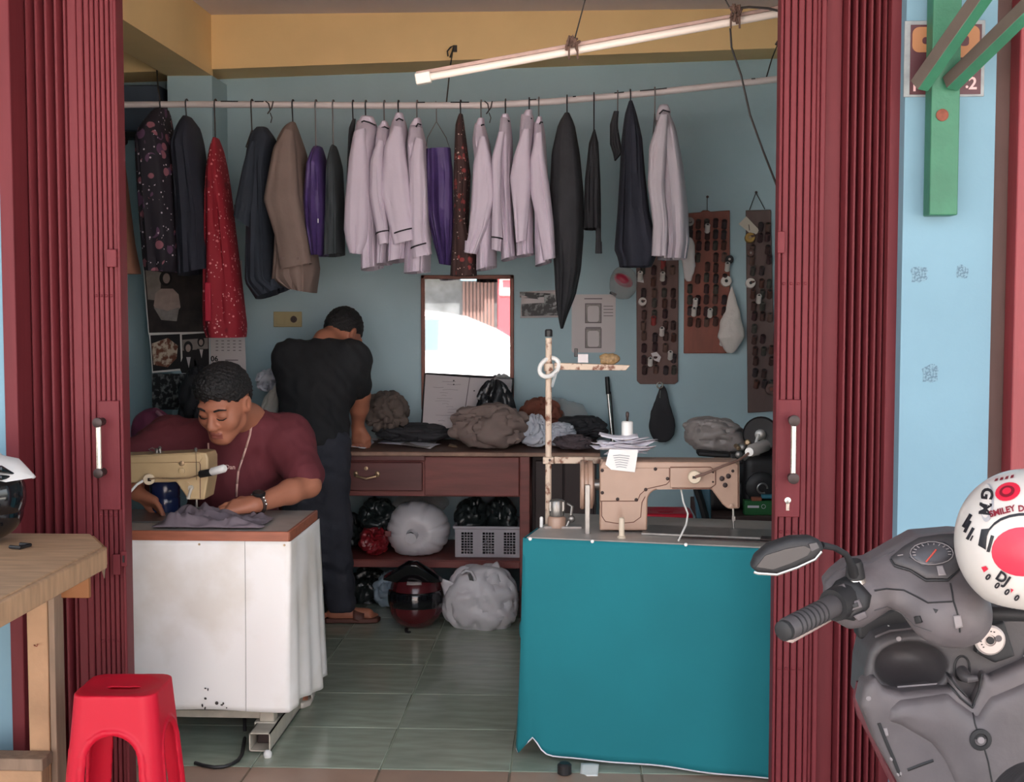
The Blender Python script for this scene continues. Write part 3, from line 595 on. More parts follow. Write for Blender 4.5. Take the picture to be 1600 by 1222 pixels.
white_shirt('white shirt with wide sleeve and black cuff stripe, fullest of the row', [(614.9, 188.0, 633.4, 189.2), (611.4, 211.7, 638.7, 221.2), (612.5, 316.1, 643.4, 316.1), (608.8, 411.0, 638.7, 404.9)], [(614.4, 197.5, 629.6, 200.3), (601.2, 228.3, 634.4, 244.9), (594.0, 297.1, 643.4, 301.9), (605.0, 339.8, 648.6, 335.1), (615.4, 383.0, 652.9, 374.0)], [(619.7, 177.5, 629.6, 177.5), (614.4, 190.3, 632.0, 190.8)], [(618.7, 188.4), (623.5, 185.1), (630.1, 188.4)], 623, 'black hanger hook over the fullest white shirt', [((613.5, 366.4), (649.1, 356.5))])
white_shirt('white shirt with low black cuff stripe beside the purple skirt', [(641.5, 197.5, 659.5, 198.6), (639.1, 221.2, 666.2, 228.3), (641.0, 292.4, 669.5, 304.2), (637.7, 363.6, 671.9, 363.6), (633.4, 427.6, 670.9, 424.1)], [(649.3, 215.3, 661.9, 219.3), (641.5, 249.7, 663.8, 249.7), (639.6, 301.9, 667.6, 297.1), (641.0, 363.6, 669.0, 358.8), (644.8, 404.9, 674.7, 396.8)], [(648.1, 186.1, 657.2, 185.6), (640.6, 197.5, 659.5, 198.6)], [(650.0, 198.6), (652.9, 193.2), (658.1, 195.1)], 652, 'thin hanger hook over white shirt beside purple skirt', [((642.4, 388.3), (670.5, 379.7))], hm=m_hw)
garment('purple_skirt', 'wide purple skirt hanging from a thin wire hanger among white shirts', 'skirt', [(666.2, 233.5, 703.9, 231.6), (666.7, 268.7, 707.0, 268.7), (667.6, 335.1, 707.9, 335.1), (677.6, 379.0, 707.5, 377.8), (686.6, 412.2, 704.6, 414.8)], m_purp, None, depth=.05, amp=.3, folds=7, dprof=lambda t: 1)
h_ = thing('clothes_hanger', 'thin triangular wire hanger above the purple skirt', 'hanger', W(682, 234, YPI)); wire_px('hook', [(681, 158), (682, 172), (682, 190)], YPI, .0024, m_hw, h_); wire_px('shoulder_wire', [(682, 190), (668, 215), (665, 236), (704, 236), (697, 215), (682, 190)], YPI, .0022, m_hw, h_)
garment('batik_scarf', 'narrow brown batik cloth with flowers hanging above the mirror', 'garment', [(717.4, 179.0, 723.1, 179.0), (712.7, 195.1, 726.9, 209.3), (709.8, 268.7, 734.8, 273.4), (709.4, 339.8, 731.7, 347.0), (706.3, 394.4, 744.3, 394.4), (703.9, 431.0, 744.5, 431.0)], m_bat3, 720, m_hb, hlabel='black hook of hanger carrying the brown batik cloth', depth=.1, folds=4)
white_shirt('white shirt with plain tapered sleeve beside the brown batik cloth', [(742.1, 195.1, 757.3, 195.1), (739.3, 221.2, 764.4, 221.2), (747.8, 292.4, 776.3, 304.2), (746.6, 363.6, 775.3, 363.6), (745.4, 423.4, 775.3, 416.7)], [(749.2, 215.3, 759.2, 214.1), (739.7, 256.8, 766.8, 244.9), (735.5, 328.0, 774.9, 304.2), (731.7, 368.3, 762.1, 354.1), (725.5, 394.4, 744.5, 396.8)], [(747.3, 186.1, 756.4, 185.6), (739.7, 204.6, 758.3, 203.4), (742.1, 228.3, 757.3, 228.3)], [(748.3, 214.5), (749.2, 202.2), (753.0, 195.1), (756.8, 194.6)], 752, 'thin hanger hook over white shirt beside batik', hm=m_hw)
white_shirt('white shirt with short striped cuff, second past the brown batik cloth', [(782.9, 183.7, 796.7, 183.7), (780.6, 207.0, 800.0, 211.7), (776.3, 292.4, 801.0, 292.4), (782.9, 363.6, 803.8, 363.6), (784.4, 408.2, 807.1, 401.5)], [(778.7, 207.0, 789.1, 207.0), (768.2, 249.7, 784.8, 249.7), (769.2, 316.1, 783.9, 316.1), (768.2, 370.7, 785.8, 370.7), (768.2, 390.2, 782.5, 392.5)], [(784.8, 179.4, 794.8, 179.0), (782.0, 190.3, 797.2, 190.3)], [(786.3, 189.9), (790.5, 187.0), (796.2, 189.9)], 790, 'black hanger hook over white shirt with short striped cuff', [((768.2, 370.7), (785.8, 373.5))])
white_shirt('white shirt with gathered cuff hanging third past the brown batik cloth', [(814.3, 180.8, 833.2, 180.8), (812.8, 202.2, 835.6, 207.0), (810.0, 292.4, 833.7, 292.4), (808.6, 363.6, 833.7, 363.6), (807.1, 402.0, 834.7, 396.8)], [(816.6, 202.2, 828.5, 202.7), (802.9, 244.9, 829.0, 244.9), (796.7, 278.1, 830.9, 282.9), (802.4, 330.4, 826.6, 337.5), (806.2, 380.2, 822.8, 375.4)], [(820.9, 173.3, 831.8, 172.8), (812.8, 190.3, 830.9, 190.3), (814.3, 205.8, 826.1, 205.8)], [(820.4, 192.7), (823.7, 186.1), (831.3, 185.1)], 827, 'black hanger hook over white shirt with gathered cuff')
white_shirt('white shirt hanging last in the row beside the long black garment', [(834.7, 192.7, 848.9, 192.7), (833.2, 211.7, 852.2, 211.7), (835.6, 292.4, 857.0, 292.4), (835.6, 363.6, 859.3, 363.6), (836.6, 416.3, 861.7, 408.7)], [(836.1, 209.8, 847.5, 207.4), (828.0, 252.0, 851.3, 244.9), (829.4, 304.2, 858.9, 292.4), (839.4, 351.7, 865.5, 351.7), (848.9, 407.7, 867.9, 402.5)], [(839.9, 183.7, 847.0, 183.7), (834.2, 197.5, 848.4, 197.5)], [(842.7, 195.1), (844.6, 190.8), (848.4, 191.3)], 842, 'thin hanger hook over last white shirt of the row', hm=m_hw)
garment('black_gown', 'long black glossy garment tapering to a point beside the last white shirt', 'garment', [(178, 882, 890), (195, 872, 898), (240, 862, 906), (300, 859, 912), (370, 862, 912), (420, 866, 908), (460, 868, 900), (495, 872, 886), (513, 876, 880)], m_black, 886, m_hb, hlabel='black hook of hanger carrying the long black garment', depth=.14, folds=4)
o = garment('black_vest', 'short narrow black garment beside the long black one', 'garment', [(204, 927, 930), (225, 920, 935), (280, 914, 938), (330, 912, 939), (358, 912, 939)], m_black, 928, m_hb, hlabel='long black hook above the short narrow black garment', depth=.12)
sleeve(o, [(330, 930, 939), (370, 931, 939), (396, 930, 941)], m_black, YPI-.02, depth=.02)
garment('black_strap', 'small black strap hanging beside the navy jacket near thread boards', 'garment', [(174, 959, 967), (195, 953, 965), (225, 953, 970), (240, 958, 972), (250, 960, 963)], m_black, 965, m_hw, hlabel='thin wire hook above the small black strap', depth=.04)
garment('dark_jacket', 'navy jacket flaring to a wide hem beside the grey-white shirt', 'jacket', [(160, 982, 988), (180, 976, 994), (220, 971, 1003), (280, 968, 1008), (330, 965, 1014), (390, 960, 1028), (404, 966, 1024), (417, 968, 1018)], m_navy, 985, m_hb, hlabel='black hook of hanger carrying the flaring navy jacket', depth=.17)
m_gwhite = M('greyish white cotton', (192, 182, 190), .85, var=.04, vs=5, bump=.15, bs=30)
o = garment('white_shirt', 'greyish white shirt hanging beside the thread boards', 'shirt', [(175, 1030, 1044), (200, 1024, 1054), (260, 1024, 1066), (330, 1028, 1074), (380, 1030, 1076), (405, 1028, 1072)], m_gwhite, 1023, m_hw, hlabel='thin wire hook over greyish white shirt by thread boards', folds=6)
sleeve(o, [(180, 1030, 1044), (230, 1014, 1042), (290, 1012, 1038), (350, 1020, 1044), (400, 1018, 1042)], m_gwhite, YPI-.15); collar(o, [(165, 1030, 1044), (174, 1026, 1048), (190, 1024, 1046)], m_gwhite, YPI-.03); piping(o, [(1030, 178), (1036, 172), (1047, 175)], YPI-.085)
# ------------------------------------------------------------------ soft heaps
def blob(x0, y0, x1, y1, Y, depth, amp=.02, freq=9.0, seed=0, nu=56, nv=36, p=2.4, ridge=True, pinch=None, lean=0.0, fine=.35):
    """crumpled closed heap filling the px box at depth Y, standing on the height of y1"""
    a, b = W(x0, y1, Y), W(x1, y0, Y); c = (a+b)/2; rx, rz = (b.x-a.x)/2, (b.z-a.z)/2; m = MB(); off = Vector((seed*3.7, seed*1.3, seed*2.1)); rings = []
    for i in range(nv+1):
        th = math.pi*i/nv; ring = []
        for k in range(nu):
            ph = 2*math.pi*k/nu; d = Vector((math.sin(th)*math.cos(ph), math.sin(th)*math.sin(ph), -math.cos(th)))
            q = (abs(d.x)**p+abs(d.y)**p+abs(d.z)**p)**(-1/p); e = d*q
            s_ = 1.0
            if pinch: s_ = pinch((e.z+1)/2)
            P = Vector((e.x*rx*s_+lean*(e.z+1)*rz, e.y*depth*s_, e.z*rz)); n1 = noise.noise(P*freq+off); n2 = noise.noise(P*freq*2.3+off*2)
            h = (abs(n1)*-2+.5 if ridge else n1)+fine*(abs(n2)*-2+.5 if ridge else n2)
            P = P+d*amp*h; P.z = max(P.z, -rz+.0004*(i+1)); ring.append(c+P)
        rings.append(ring)
    return m.loft(rings)
def drape(x0, y0, x1, y1, Y, depth, amp=.018, nf=7, seed=0, nu=72, nv=40, pinch=None, lean=0.0, lump=.25, p=2.3):
    """soft folded cloth: long warped folds instead of crumple facets"""
    a, b = W(x0, y1, Y), W(x1, y0, Y); c = (a+b)/2; rx, rz = (b.x-a.x)/2, (b.z-a.z)/2; r_ = random.Random(seed); off = Vector((seed*2.7, seed*1.9, seed*.8)); rings = []
    dirs = [Vector((r_.uniform(-1, 1), r_.uniform(-1, 1), r_.uniform(-.6, 1.2))).normalized() for _ in range(3)]; L = max(rx, rz)
    for i in range(nv+1):
        th = math.pi*i/nv; ring = []
        for k in range(nu):
            ph = 2*math.pi*k/nu; d = Vector((math.sin(th)*math.cos(ph), math.sin(th)*math.sin(ph), -math.cos(th))); e = d*(abs(d.x)**p+abs(d.y)**p+abs(d.z)**p)**(-1/p)
            s_ = pinch((e.z+1)/2) if pinch else 1.0
            s_ *= 1+lump*noise.noise(e*1.6+off); P = Vector((e.x*rx*s_+lean*(e.z+1)*rz, e.y*depth*s_, e.z*rz*(1+lump*.6*noise.noise(e*1.4+off*2)))); h = 0
            for j, dd in enumerate(dirs):
                wv = noise.noise(e*1.3+off*(j+1)); t_ = math.sin((e.dot(dd)*nf*.62*(1+.3*j)+wv*4)); h -= (1-abs(t_))**2.5*(1.1 if j == 0 else .6)*(.4+1.0*abs(noise.noise(e*1.5+off*(j+3))))
            P = P+d*amp*(h+.25)*1.7; P.z = max(P.z, -rz+.0004*(i+1)); ring.append(c+P)
        rings.append(ring)
    return MB().loft(rings)
def sheet(corners, Y_or_pts, nu=6, nv=6, curl=.004, seed=0):
    """a slightly curled sheet through four world corners"""
    p = [Vector(q) for q in corners]; r_ = random.Random(seed); n = (p[1]-p[0]).cross(p[3]-p[0]).normalized(); a = r_.uniform(0, 6)
    def fn(u, v):
        q = p[0].lerp(p[1], u).lerp(p[3].lerp(p[2], u), v); return q+n*curl*(math.sin(u*4+a)+math.sin(v*5+a*2))
    return MB().grid(fn, nu, nv)
m_twood = M('red-brown varnished wood', (124, 62, 56), .5, var=.16, vs=5, stretch=(.8, 6, 6), bump=.06, bs=30); m_tdark = M('dark drawer wood', (98, 52, 50), .45, var=.16, vs=5, stretch=(.8, 6, 6))
m_ttop = M('worn table top', (110, 82, 72), .55, var=.15, vs=5); m_tedge = M('worn pale table edge', (150, 118, 100), .6, var=.2, vs=20)
m_gold = M('aged brass', (176, 150, 120), .4, .7, var=.2, vs=40)
YT0, YT1 = 6.0, 6.57
def px_x(px, Y, py=710): return W(px, py, Y).x
def px_z(py, Y, px=700): return W(px, py, Y).z
ztop = px_z(706, YT0)
wt = thing('work_table', 'red-brown wooden cutting table with drawer against the back wall', 'table', (px_x(660, YT0), (YT0+YT1)/2, 0))
xa, xb = px_x(455, YT0), px_x(938, YT0)
MB().bx(xa, xb, YT0, YT1, ztop-.014, ztop).build('tabletop', m_ttop, wt, bevel=.003); MB().bx(xa, xb, YT0-.008, YT0+.002, ztop-.02, ztop-.002).build('edge_strip', m_tedge, wt, bevel=.003)
MB().bx(px_x(470, YT0), px_x(664, YT0), YT0+.012, YT0+.032, px_z(722, YT0), ztop-.015).build('moulding', m_tdark, wt, bevel=.006)
zr0, zr1 = px_z(776, YT0+.03), ztop-.016
MB().bx(px_x(470, YT0+.03), px_x(812, YT0+.03), YT0+.034, YT0+.054, zr0, zr1).build('apron', m_twood, wt, bevel=.002)
dr = MB().bx(px_x(542, YT0+.02), px_x(660, YT0+.02), YT0+.018, YT0+.05, px_z(768, YT0+.02), px_z(723, YT0+.02)).build('drawer', m_tdark, wt, bevel=.005)
c = W(573, 742, YT0+.018)
MB().tube([c+V(-.05, 0, .004), c+V(-.045, -.02, -.004), c+V(0, -.026, -.014), c+V(.045, -.02, -.004), c+V(.05, 0, .004)], .0055, 8).ell(c+V(-.05, -.002, .004), (.012, .006, .014)).ell(c+V(.05, -.002, .004), (.012, .006, .014)).build('handle', m_gold, dr)
MB().lathe([(.009, 0), (.009, .003), (.004, .004)], W(572, 732, YT0+.018), (0, -1, 0), 10).build('keyhole', m_gold, dr)
MB().bx(px_x(663, YT0+.02), px_x(811, YT0+.02), YT0+.024, YT0+.05, px_z(775, YT0+.02), px_z(714, YT0+.02)).build('front_panel', m_twood, wt, bevel=.003)
for px_, yy in ((820, YT0+.04), (480, YT0+.04), (820, YT1-.05), (480, YT1-.05)):
    x_ = px_x(px_, YT0+.02); MB().bx(x_-.023, x_+.023, yy-.024, yy+.024, 0, ztop-.015).build('leg', m_twood, wt, bevel=.003)
zs = px_z(874, YT0+.05)
MB().bx(px_x(480, YT0), px_x(818, YT0), YT0+.03, YT1, zs-.012, zs).build('shelf', m_twood, wt, bevel=.002); MB().bx(px_x(480, YT0), px_x(812, YT0), YT0+.02, YT0+.042, px_z(889, YT0), zs-.003).build('shelf_rail', m_twood, wt, bevel=.003)
cb = thing('dark_block', 'dark brown block under the table end behind the thread stand', 'dark_block', (px_x(880, 6.15), 6.3, 0)); m_cab = M('dark brown board', (58, 44, 42), .6, var=.15, vs=6)  # plain dark brown block filling the dark space under the table end
MB().bx(px_x(831, 6.12), px_x(932, 6.12), 6.12, 6.56, 0, ztop-.016).build('body', m_cab, cb, bevel=.004)
MB().bx(px_x(836, 6.12), px_x(880, 6.12), 6.105, 6.12, .06, ztop-.05).build('front_board', m_cab, cb, bevel=.004); MB().bx(px_x(882, 6.12), px_x(928, 6.12), 6.105, 6.12, .06, ztop-.05).build('front_board', m_cab, cb, bevel=.004)
# mirror
YM = 6.597
mr = thing('mirror', 'rectangular wall mirror in thin brown frame reflecting a white car', 'mirror', W(730, 628, YM)); m_mf = M('brown mirror frame', (128, 72, 56), .5, var=.1, vs=20); m_mir = M('mirror glass', (245, 245, 245), .015, 1.0)
a, b = W(659, 640, YM), W(803, 430, YM); t = .019
for n_, (x0, x1, z0, z1) in (('frame_side', (a.x, a.x+t, a.z, b.z)), ('frame_side', (b.x-t, b.x, a.z, b.z)), ('frame_top', (a.x, b.x, b.z-t, b.z)), ('frame_bottom', (a.x, b.x, a.z, a.z+t))): MB().bx(x0, x1, YM-.018, YM, z0, z1).build(n_, m_mf, mr, bevel=.003)
MB().bx(a.x+t*.7, b.x-t*.7, YM-.008, YM-.002, a.z+t*.7, b.z-t*.7).build('glass', m_mir, mr)
# wall socket, prints
m_sock = M('yellowed socket plastic', (176, 164, 122), .5); so = thing('wall_socket', 'yellowed double wall plate with socket beside the standing tailor', 'socket', W(450, 511, YB))
rect_px(428, 487, 472, 511, YB, .01, 'plate', m_sock, so, .003); MB().lathe([(.022, 0), (.022, .004), (.018, .004), (.016, .0005)], W(459, 499, YB-.01), (0, -1, 0), 20).build('socket_ring', m_sock, so)
for dx in (-1.7, 1.7): MB().lathe([(.0032, 0), (.0032, .004)], W(459+dx, 499, YB-.0105), (0, -1, 0), 8).build('pin_hole', m_blackp, so)
MB().lathe([(.0165, 0), (.0165, .001)], W(459, 499, YB-.011), (0, -1, 0), 20).build('socket_well', m_iron, so); rect_px(432, 491, 445, 507, YB-.01, .003, 'switch', m_sock, so, .002)
m_paper = M('grey white paper', (208, 200, 200), .85, var=.04, vs=4); m_ink = M('grey printing ink', (120, 112, 114), .9); m_bw = M('black and white print', (26, 28, 30), .5, col2=(170, 172, 172), vs=26, lo=.48, hi=.6)
m_bw2 = M('dark print', (24, 24, 26), .5, col2=(120, 122, 122), vs=40, lo=.5, hi=.6); m_grayp = M('grey print', (150, 144, 140), .7, var=.2, vs=25)
pt = thing('photo_print', 'small black and white landscape print curling beside the mirror', 'photo', W(843, 497, YB))
sheet([W(813, 497, YB-.006), W(874, 496, YB-.004), W(873, 453, YB-.004), W(815, 456, YB-.006)], None, curl=.001).build('paper', m_paper, pt, solid=.001)
sheet([W(815, 494, YB-.008), W(872, 493, YB-.0065), W(872, 472, YB-.0065), W(815, 475, YB-.008)], None, curl=.001).build('picture', m_bw2, pt); sheet([W(812, 465, YB-.008), W(848, 468, YB-.0065), W(870, 459, YB-.0065), W(812, 456, YB-.008)], None, curl=.001).build('picture', m_bw, pt); sheet([W(850, 489, YB-.009), W(872, 489, YB-.0075), W(872, 461, YB-.0075), W(850, 461, YB-.009)], None, curl=.0005).build('picture', m_bw, pt)
ps = thing('sketch_poster', 'white sheet with two framed garment drawings on back wall', 'poster', W(928, 552, YB))
rounded(893, 460, 962, 551, YB-.0005, .012, 'paper', m_paper, ps, .0015)
for y0_, y1_ in ((474, 505), (513, 544)):
    rect_px(914, y0_, 940, y1_, YB-.002, .0012, 'drawing_border', m_ink, ps); rect_px(915.5, y0_+1.5, 938.5, y1_-1.5, YB-.0032, .0008, 'drawing_field', m_grayp, ps); rounded(918, y0_+4, 936, y1_-2, YB-.004, .012, 'garment_drawing', m_paper, ps, .0006)
for y_, w_ in ((466, 28), (511, 24)): rect_px(927-w_/2, y_, 927+w_/2, y_+1.6, YB-.002, .0006, 'text_line', m_ink, ps)
for i in range(4): rect_px(943, 478+i*5, 958, 479+i*5, YB-.002, .0006, 'text_line', m_ink, ps)
MB().box(W(958, 459, YB-.006), (.035, .012, .014), Euler((0, .4, 0))).build('clip', m_blackp, ps, bevel=.003)
# posters by the corner column
YPO = 6.322
m_photo = M('dark sepia photograph', (40, 34, 34), .4, col2=(66, 56, 54), vs=14); m_skin_p = M('printed pale figure', (176, 156, 148), .5, var=.1, vs=30); m_hair_p = M('printed dark hair', (26, 22, 24), .5); m_bg_p = M('printed pale background', (150, 140, 134), .5, var=.15, vs=20); m_orange_p = M('printed warm colours', (120, 70, 50), .5, col2=(206, 190, 170), vs=34, lo=.45, hi=.55)
p1 = thing('photo_poster', 'large sepia poster of a seated figure in pale top below floral dress', 'poster', W(275, 518, YPO))
def flat(px_pts, Y, name, mat, parent, t=.0008): return MB().prism([W(a, b, Y) for a, b in px_pts], (0, t, 0)).build(name, mat, parent)
flat([(223, 414), (332, 410), (333, 521), (232, 523)], YPO, 'paper', m_wht, p1); flat([(225, 416), (331, 412), (332, 518), (233, 520)], YPO-.001, 'photograph', m_photo, p1)
flat([(227, 419), (252, 426), (250, 470), (231, 468)], YPO-.002, 'pale_background', m_bg_p, p1)
def oval(cx, cy, rx, ry, Y, name, mat, parent): return flat([(cx+rx*math.cos(k*math.pi/10), cy+ry*math.sin(k*math.pi/10)) for k in range(20)], Y, name, mat, parent)
oval(259, 435, 10, 12, YPO-.003, 'hair', m_hair_p, p1); oval(260, 435, 5.5, 8, YPO-.004, 'face', m_skin_p, p1)
flat([(243, 458), (252, 451), (270, 451), (279, 460), (282, 480), (276, 488), (246, 486), (240, 478)], YPO-.003, 'pale_top', m_skin_p, p1); flat([(240, 480), (262, 486), (280, 480), (276, 502), (252, 500)], YPO-.004, 'legs', m_grayp, p1)
p2 = thing('photo_poster', 'small poster of colourful props in white border under the sepia poster', 'poster', W(257, 582, YPO)); flat([(233, 521), (283, 519), (285, 579), (238, 583)], YPO-.0015, 'paper', m_wht, p2); flat([(235, 524), (281, 522), (283, 576), (239, 580)], YPO-.0025, 'photograph', m_hair_p, p2); flat([(237, 537), (262, 528), (278, 540), (276, 560), (262, 574), (240, 570)], YPO-.0035, 'picture', m_orange_p, p2)
p3 = thing('photo_poster', 'small dark poster of two figures in suits under the sepia poster', 'poster', W(305, 584, YPO)); flat([(282, 521), (327, 518), (328, 584), (284, 584)], YPO-.002, 'paper', m_wht, p3); flat([(284, 523), (326, 520), (327, 583), (286, 583)], YPO-.003, 'photograph', m_hair_p, p3)
flat([(285, 531), (325, 528), (325, 545), (285, 548)], YPO-.0035, 'pale_background', m_bg_p, p3)
for cx, cy, s_ in ((294, 543, 1), (314, 534, .8)):
    oval(cx, cy, 7*s_, 10*s_, YPO-.004, 'hair', m_hair_p, p3); oval(cx, cy+1, 4*s_, 6*s_, YPO-.005, 'face', m_skin_p, p3); flat([(cx-14*s_, cy+30), (cx-8*s_, cy+14*s_), (cx+8*s_, cy+14*s_), (cx+15*s_, cy+30), (cx+15*s_, 583), (cx-10*s_, 583)], YPO-.0045, 'suit', m_hair_p, p3); flat([(cx-3*s_, cy+15*s_), (cx+4*s_, cy+15*s_), (cx+1, cy+32*s_)], YPO-.0055, 'shirt_front', m_paper, p3)
p4 = thing('calendar', 'white wall calendar reading 06 partly hidden behind red batik cloth', 'calendar', W(355, 612, YPO)); flat([(326, 412), (378, 407), (386, 612), (330, 612)], YPO+.0015, 'paper', m_paper, p4)
letters('lettering', '06', .036, W(335, 561, YPO-.001), (1, 0, 0), (0, 0, 1), m_blackp, p4, .001)
for r_ in range(4):
    for c_ in range(5): rect_px(337+c_*9, 532+r_*5, 341+c_*9, 533.2+r_*5, YPO, .0006, 'date_mark', m_ink, p4)
rect_px(352, 562, 372, 563.5, YPO, .0006, 'date_mark', m_ink, p4)
p5 = thing('photo_poster', 'dark patterned poster lowest in the corner beside the sewing tailor', 'poster', W(262, 640, YPO)); flat([(237, 584), (292, 584), (296, 640), (238, 640)], YPO-.001, 'paper', m_bw2, p5)
# high dark box added for the unlit stretch of wall, bits at the corner
bxh = thing('wall_shade_box', 'dark slate box added for the unlit wall high behind the pipe end', 'dark_block', W(205, 208, 6.5)); m_wall_shade = M('dark slate wall shade', (74, 84, 98), .5, var=.08, vs=5)
a, b = W(100, 206, 6.4), W(248, 132, 6.4); MB().bx(a.x, b.x, 6.4, YB-.003, a.z, b.z).build('body', m_wall_shade, bxh, bevel=.01); MB().bx(a.x, b.x, 6.39, 6.5, a.z-.03, a.z-.002).build('bottom_rail', m_blackp, bxh, bevel=.004); MB().lathe([(.016, 0), (.016, .02), (.01, .025)], W(195, 222, 6.42), (0, -1, 0), 14).bx(W(195, 222, 6.42).x-.005, W(195, 222, 6.42).x+.005, 6.41, 6.45, W(195, 222, 6.42).z, a.z-.028).build('clamp', m_iron, bxh)
bp = MB(); drape(283, 574, 345, 692, 6.1, .1, .02, 5, 4).build('dark_coat', M('dark coat', (34, 34, 38), .85), None, 'black coat bundle hanging in the corner behind the sewing tailor', 'coat')
m_mag = M('magenta bag cloth', (122, 52, 80), .7, var=.1, vs=12); bg_ = thing('shoulder_bag', 'magenta fabric bag behind the sewing tailor near the gate', 'bag', W(238, 700, 5.6)); blob(208, 640, 270, 720, 5.6, .09, .012, 8, 5).build('body', m_mag, bg_); MB().tube([W(246, 644, 5.52), W(252, 650, 5.5), W(262, 672, 5.5), W(266, 690, 5.5)], .01, 8).build('strap', M('pink strap', (160, 110, 124), .7), bg_)
# stack of white cloth bundles by the standing tailor
stl = thing('side_shelf', 'narrow wooden side shelf behind the sewing tailor', 'shelf', W(380, 660, 6.25)); sx0, sx1 = px_x(205, 6.1), px_x(432, 6.1); sz = px_z(692, 6.1)
MB().bx(sx0, sx1, 5.52, 6.3, sz-.02, sz).build('board', m_twood, stl, bevel=.003)
for x_ in (sx0+.03, sx1-.03):
    for y_ in (5.55, 6.27): MB().bx(x_-.02, x_+.02, y_-.02, y_+.02, 0, sz-.02).build('leg', m_twood, stl)
m_wc = M('white cloth bundle', (196, 200, 210), .85, var=.05, vs=6); 
drape(396, 606, 442, 692, 6.15, .1, .012, 4, 11, pinch=lambda t: 1-.4*t, lean=.15).build('cloth_bundle', M('cream paper bundle', (206, 200, 190), .85), None, 'cream wrapped bundle tapering up behind the standing tailor', 'bundle')
drape(402, 578, 438, 612, 6.2, .07, .012, 5, 12).build('cloth_bundle', m_wc, None, 'pale blue cloth bundle topmost behind the standing tailor', 'bundle')
# ------------------------------------------------------------------ heaps on the cutting table
m_taupe = M('taupe cloth', (128, 112, 106), .9, var=.08, vs=9, bump=.15, bs=40); m_taupe2 = M('brown-grey trousers cloth', (98, 86, 80), .9, var=.1, vs=9, bump=.15, bs=40); m_bagb = M('black plastic bag', (32, 32, 34), .28, bump=.3, bs=30); m_rust2 = M('rust brown cloth', (122, 70, 54), .85, var=.1, vs=8); m_clear = M('hazy clear plastic', (190, 192, 192), .25, alpha=.35, bump=.3, bs=40); m_dcl = M('dark scrap cloth', (48, 48, 52), .85, var=.2, vs=10)
drape(572, 612, 636, 674, 6.35, .12, .02, 6, 21).build('cloth_heap', m_taupe2, None, 'brown-grey trousers heaped beside the standing tailor hand', 'cloth')
drape(586, 662, 708, 690, 6.36, .1, .012, 6, 22).build('cloth_heap', m_dcl, None, 'low black cloth pile under the brown-grey trousers', 'cloth')
drape(708, 632, 822, 700, 6.15, .11, .022, 6, 23).build('cloth_heap', m_taupe, None, 'large taupe cloth heap in front of the notebook', 'cloth')
drape(736, 594, 812, 694, 6.33, .055, .014, 7, 24, pinch=lambda t: 1-.35*t).build('plastic_bag', m_bagb, None, 'black plastic bag behind the taupe cloth heap', 'bag')
blob(768, 586, 800, 615, 6.52, .04, .01, 12, 29).build('plastic_bag', m_clear, None, 'small clear plastic bag peeking over the black bag', 'bag')
drape(818, 622, 884, 688, 6.42, .09, .02, 6, 25, lean=-.1).build('cloth_heap', m_rust2, None, 'rust brown cloth bundle beside the taupe heap', 'cloth')
blob(842, 624, 924, 672, 6.5, .06, .018, 9, 26, lean=-.25).build('plastic_bag', m_clear, None, 'hazy clear plastic bag draped over rust brown bundle', 'bag')
drape(866, 650, 948, 690, 6.38, .1, .016, 6, 27).build('cloth_heap', m_dcl, None, 'flat black cloth beside the leaning rod', 'cloth')
drape(810, 648, 864, 698, 6.18, .08, .02, 6, 28, pinch=lambda t: 1-.45*t).build('cloth_heap', m_wc, None, 'white crumpled cloth beside the taupe heap', 'cloth')
drape(854, 662, 900, 697, 6.22, .06, .016, 7, 30).build('cloth_heap', m_wc, None, 'white rolled scrap behind the thread stand pole', 'cloth')
drape(866, 680, 928, 702, 6.12, .08, .01, 8, 31).build('cloth_heap', M('plum grey scrap', (96, 84, 88), .9), None, 'plum grey flat scrap pile behind thread stand', 'cloth')
def scrap_sheet(pts, label, mat, z_off=.002, name='paper_sheet', curl=.003, seed=0, cat='paper'):
    q = []
    for a_, b_ in pts:
        d = W(a_, b_, 6.2); t_ = (ztop+z_off-H)/(d.z-H); q.append(V(d.x*t_, d.y*t_, ztop+z_off+.003))
    return sheet(q, None, curl=curl, seed=seed).build(name, mat, None, label, cat, solid=.0012)
m_pw = M('pale blue-white paper', (222, 218, 226), .85)
scrap_sheet([(528, 698), (570, 702), (596, 682), (532, 676)], 'white paper under the standing tailor hand', m_pw, seed=1)
scrap_sheet([(590, 692), (672, 701), (690, 694), (608, 687)], 'loose white pattern paper between hand and notebook', m_pw, .004, seed=2)
scrap_sheet([(626, 696), (668, 700), (684, 690), (640, 688)], 'small grey pattern paper on top of the loose one', m_grayp, .009, seed=3)
scrap_sheet([(700, 699), (715, 699), (713, 696), (702, 696)], 'tiny tan scrap at the table edge', m_gold, .002, seed=4, name='paper_scrap')
scrap_sheet([(838, 698), (886, 700), (882, 694), (840, 693)], 'thin brown card strip by the thread stand', m_tedge, .002, seed=5, name='paper_scrap')
scrap_sheet([(802, 692), (826, 697), (840, 690), (810, 686)], 'beige triangular scrap beside the white crumpled cloth', m_tedge, .003, seed=6, name='paper_scrap')
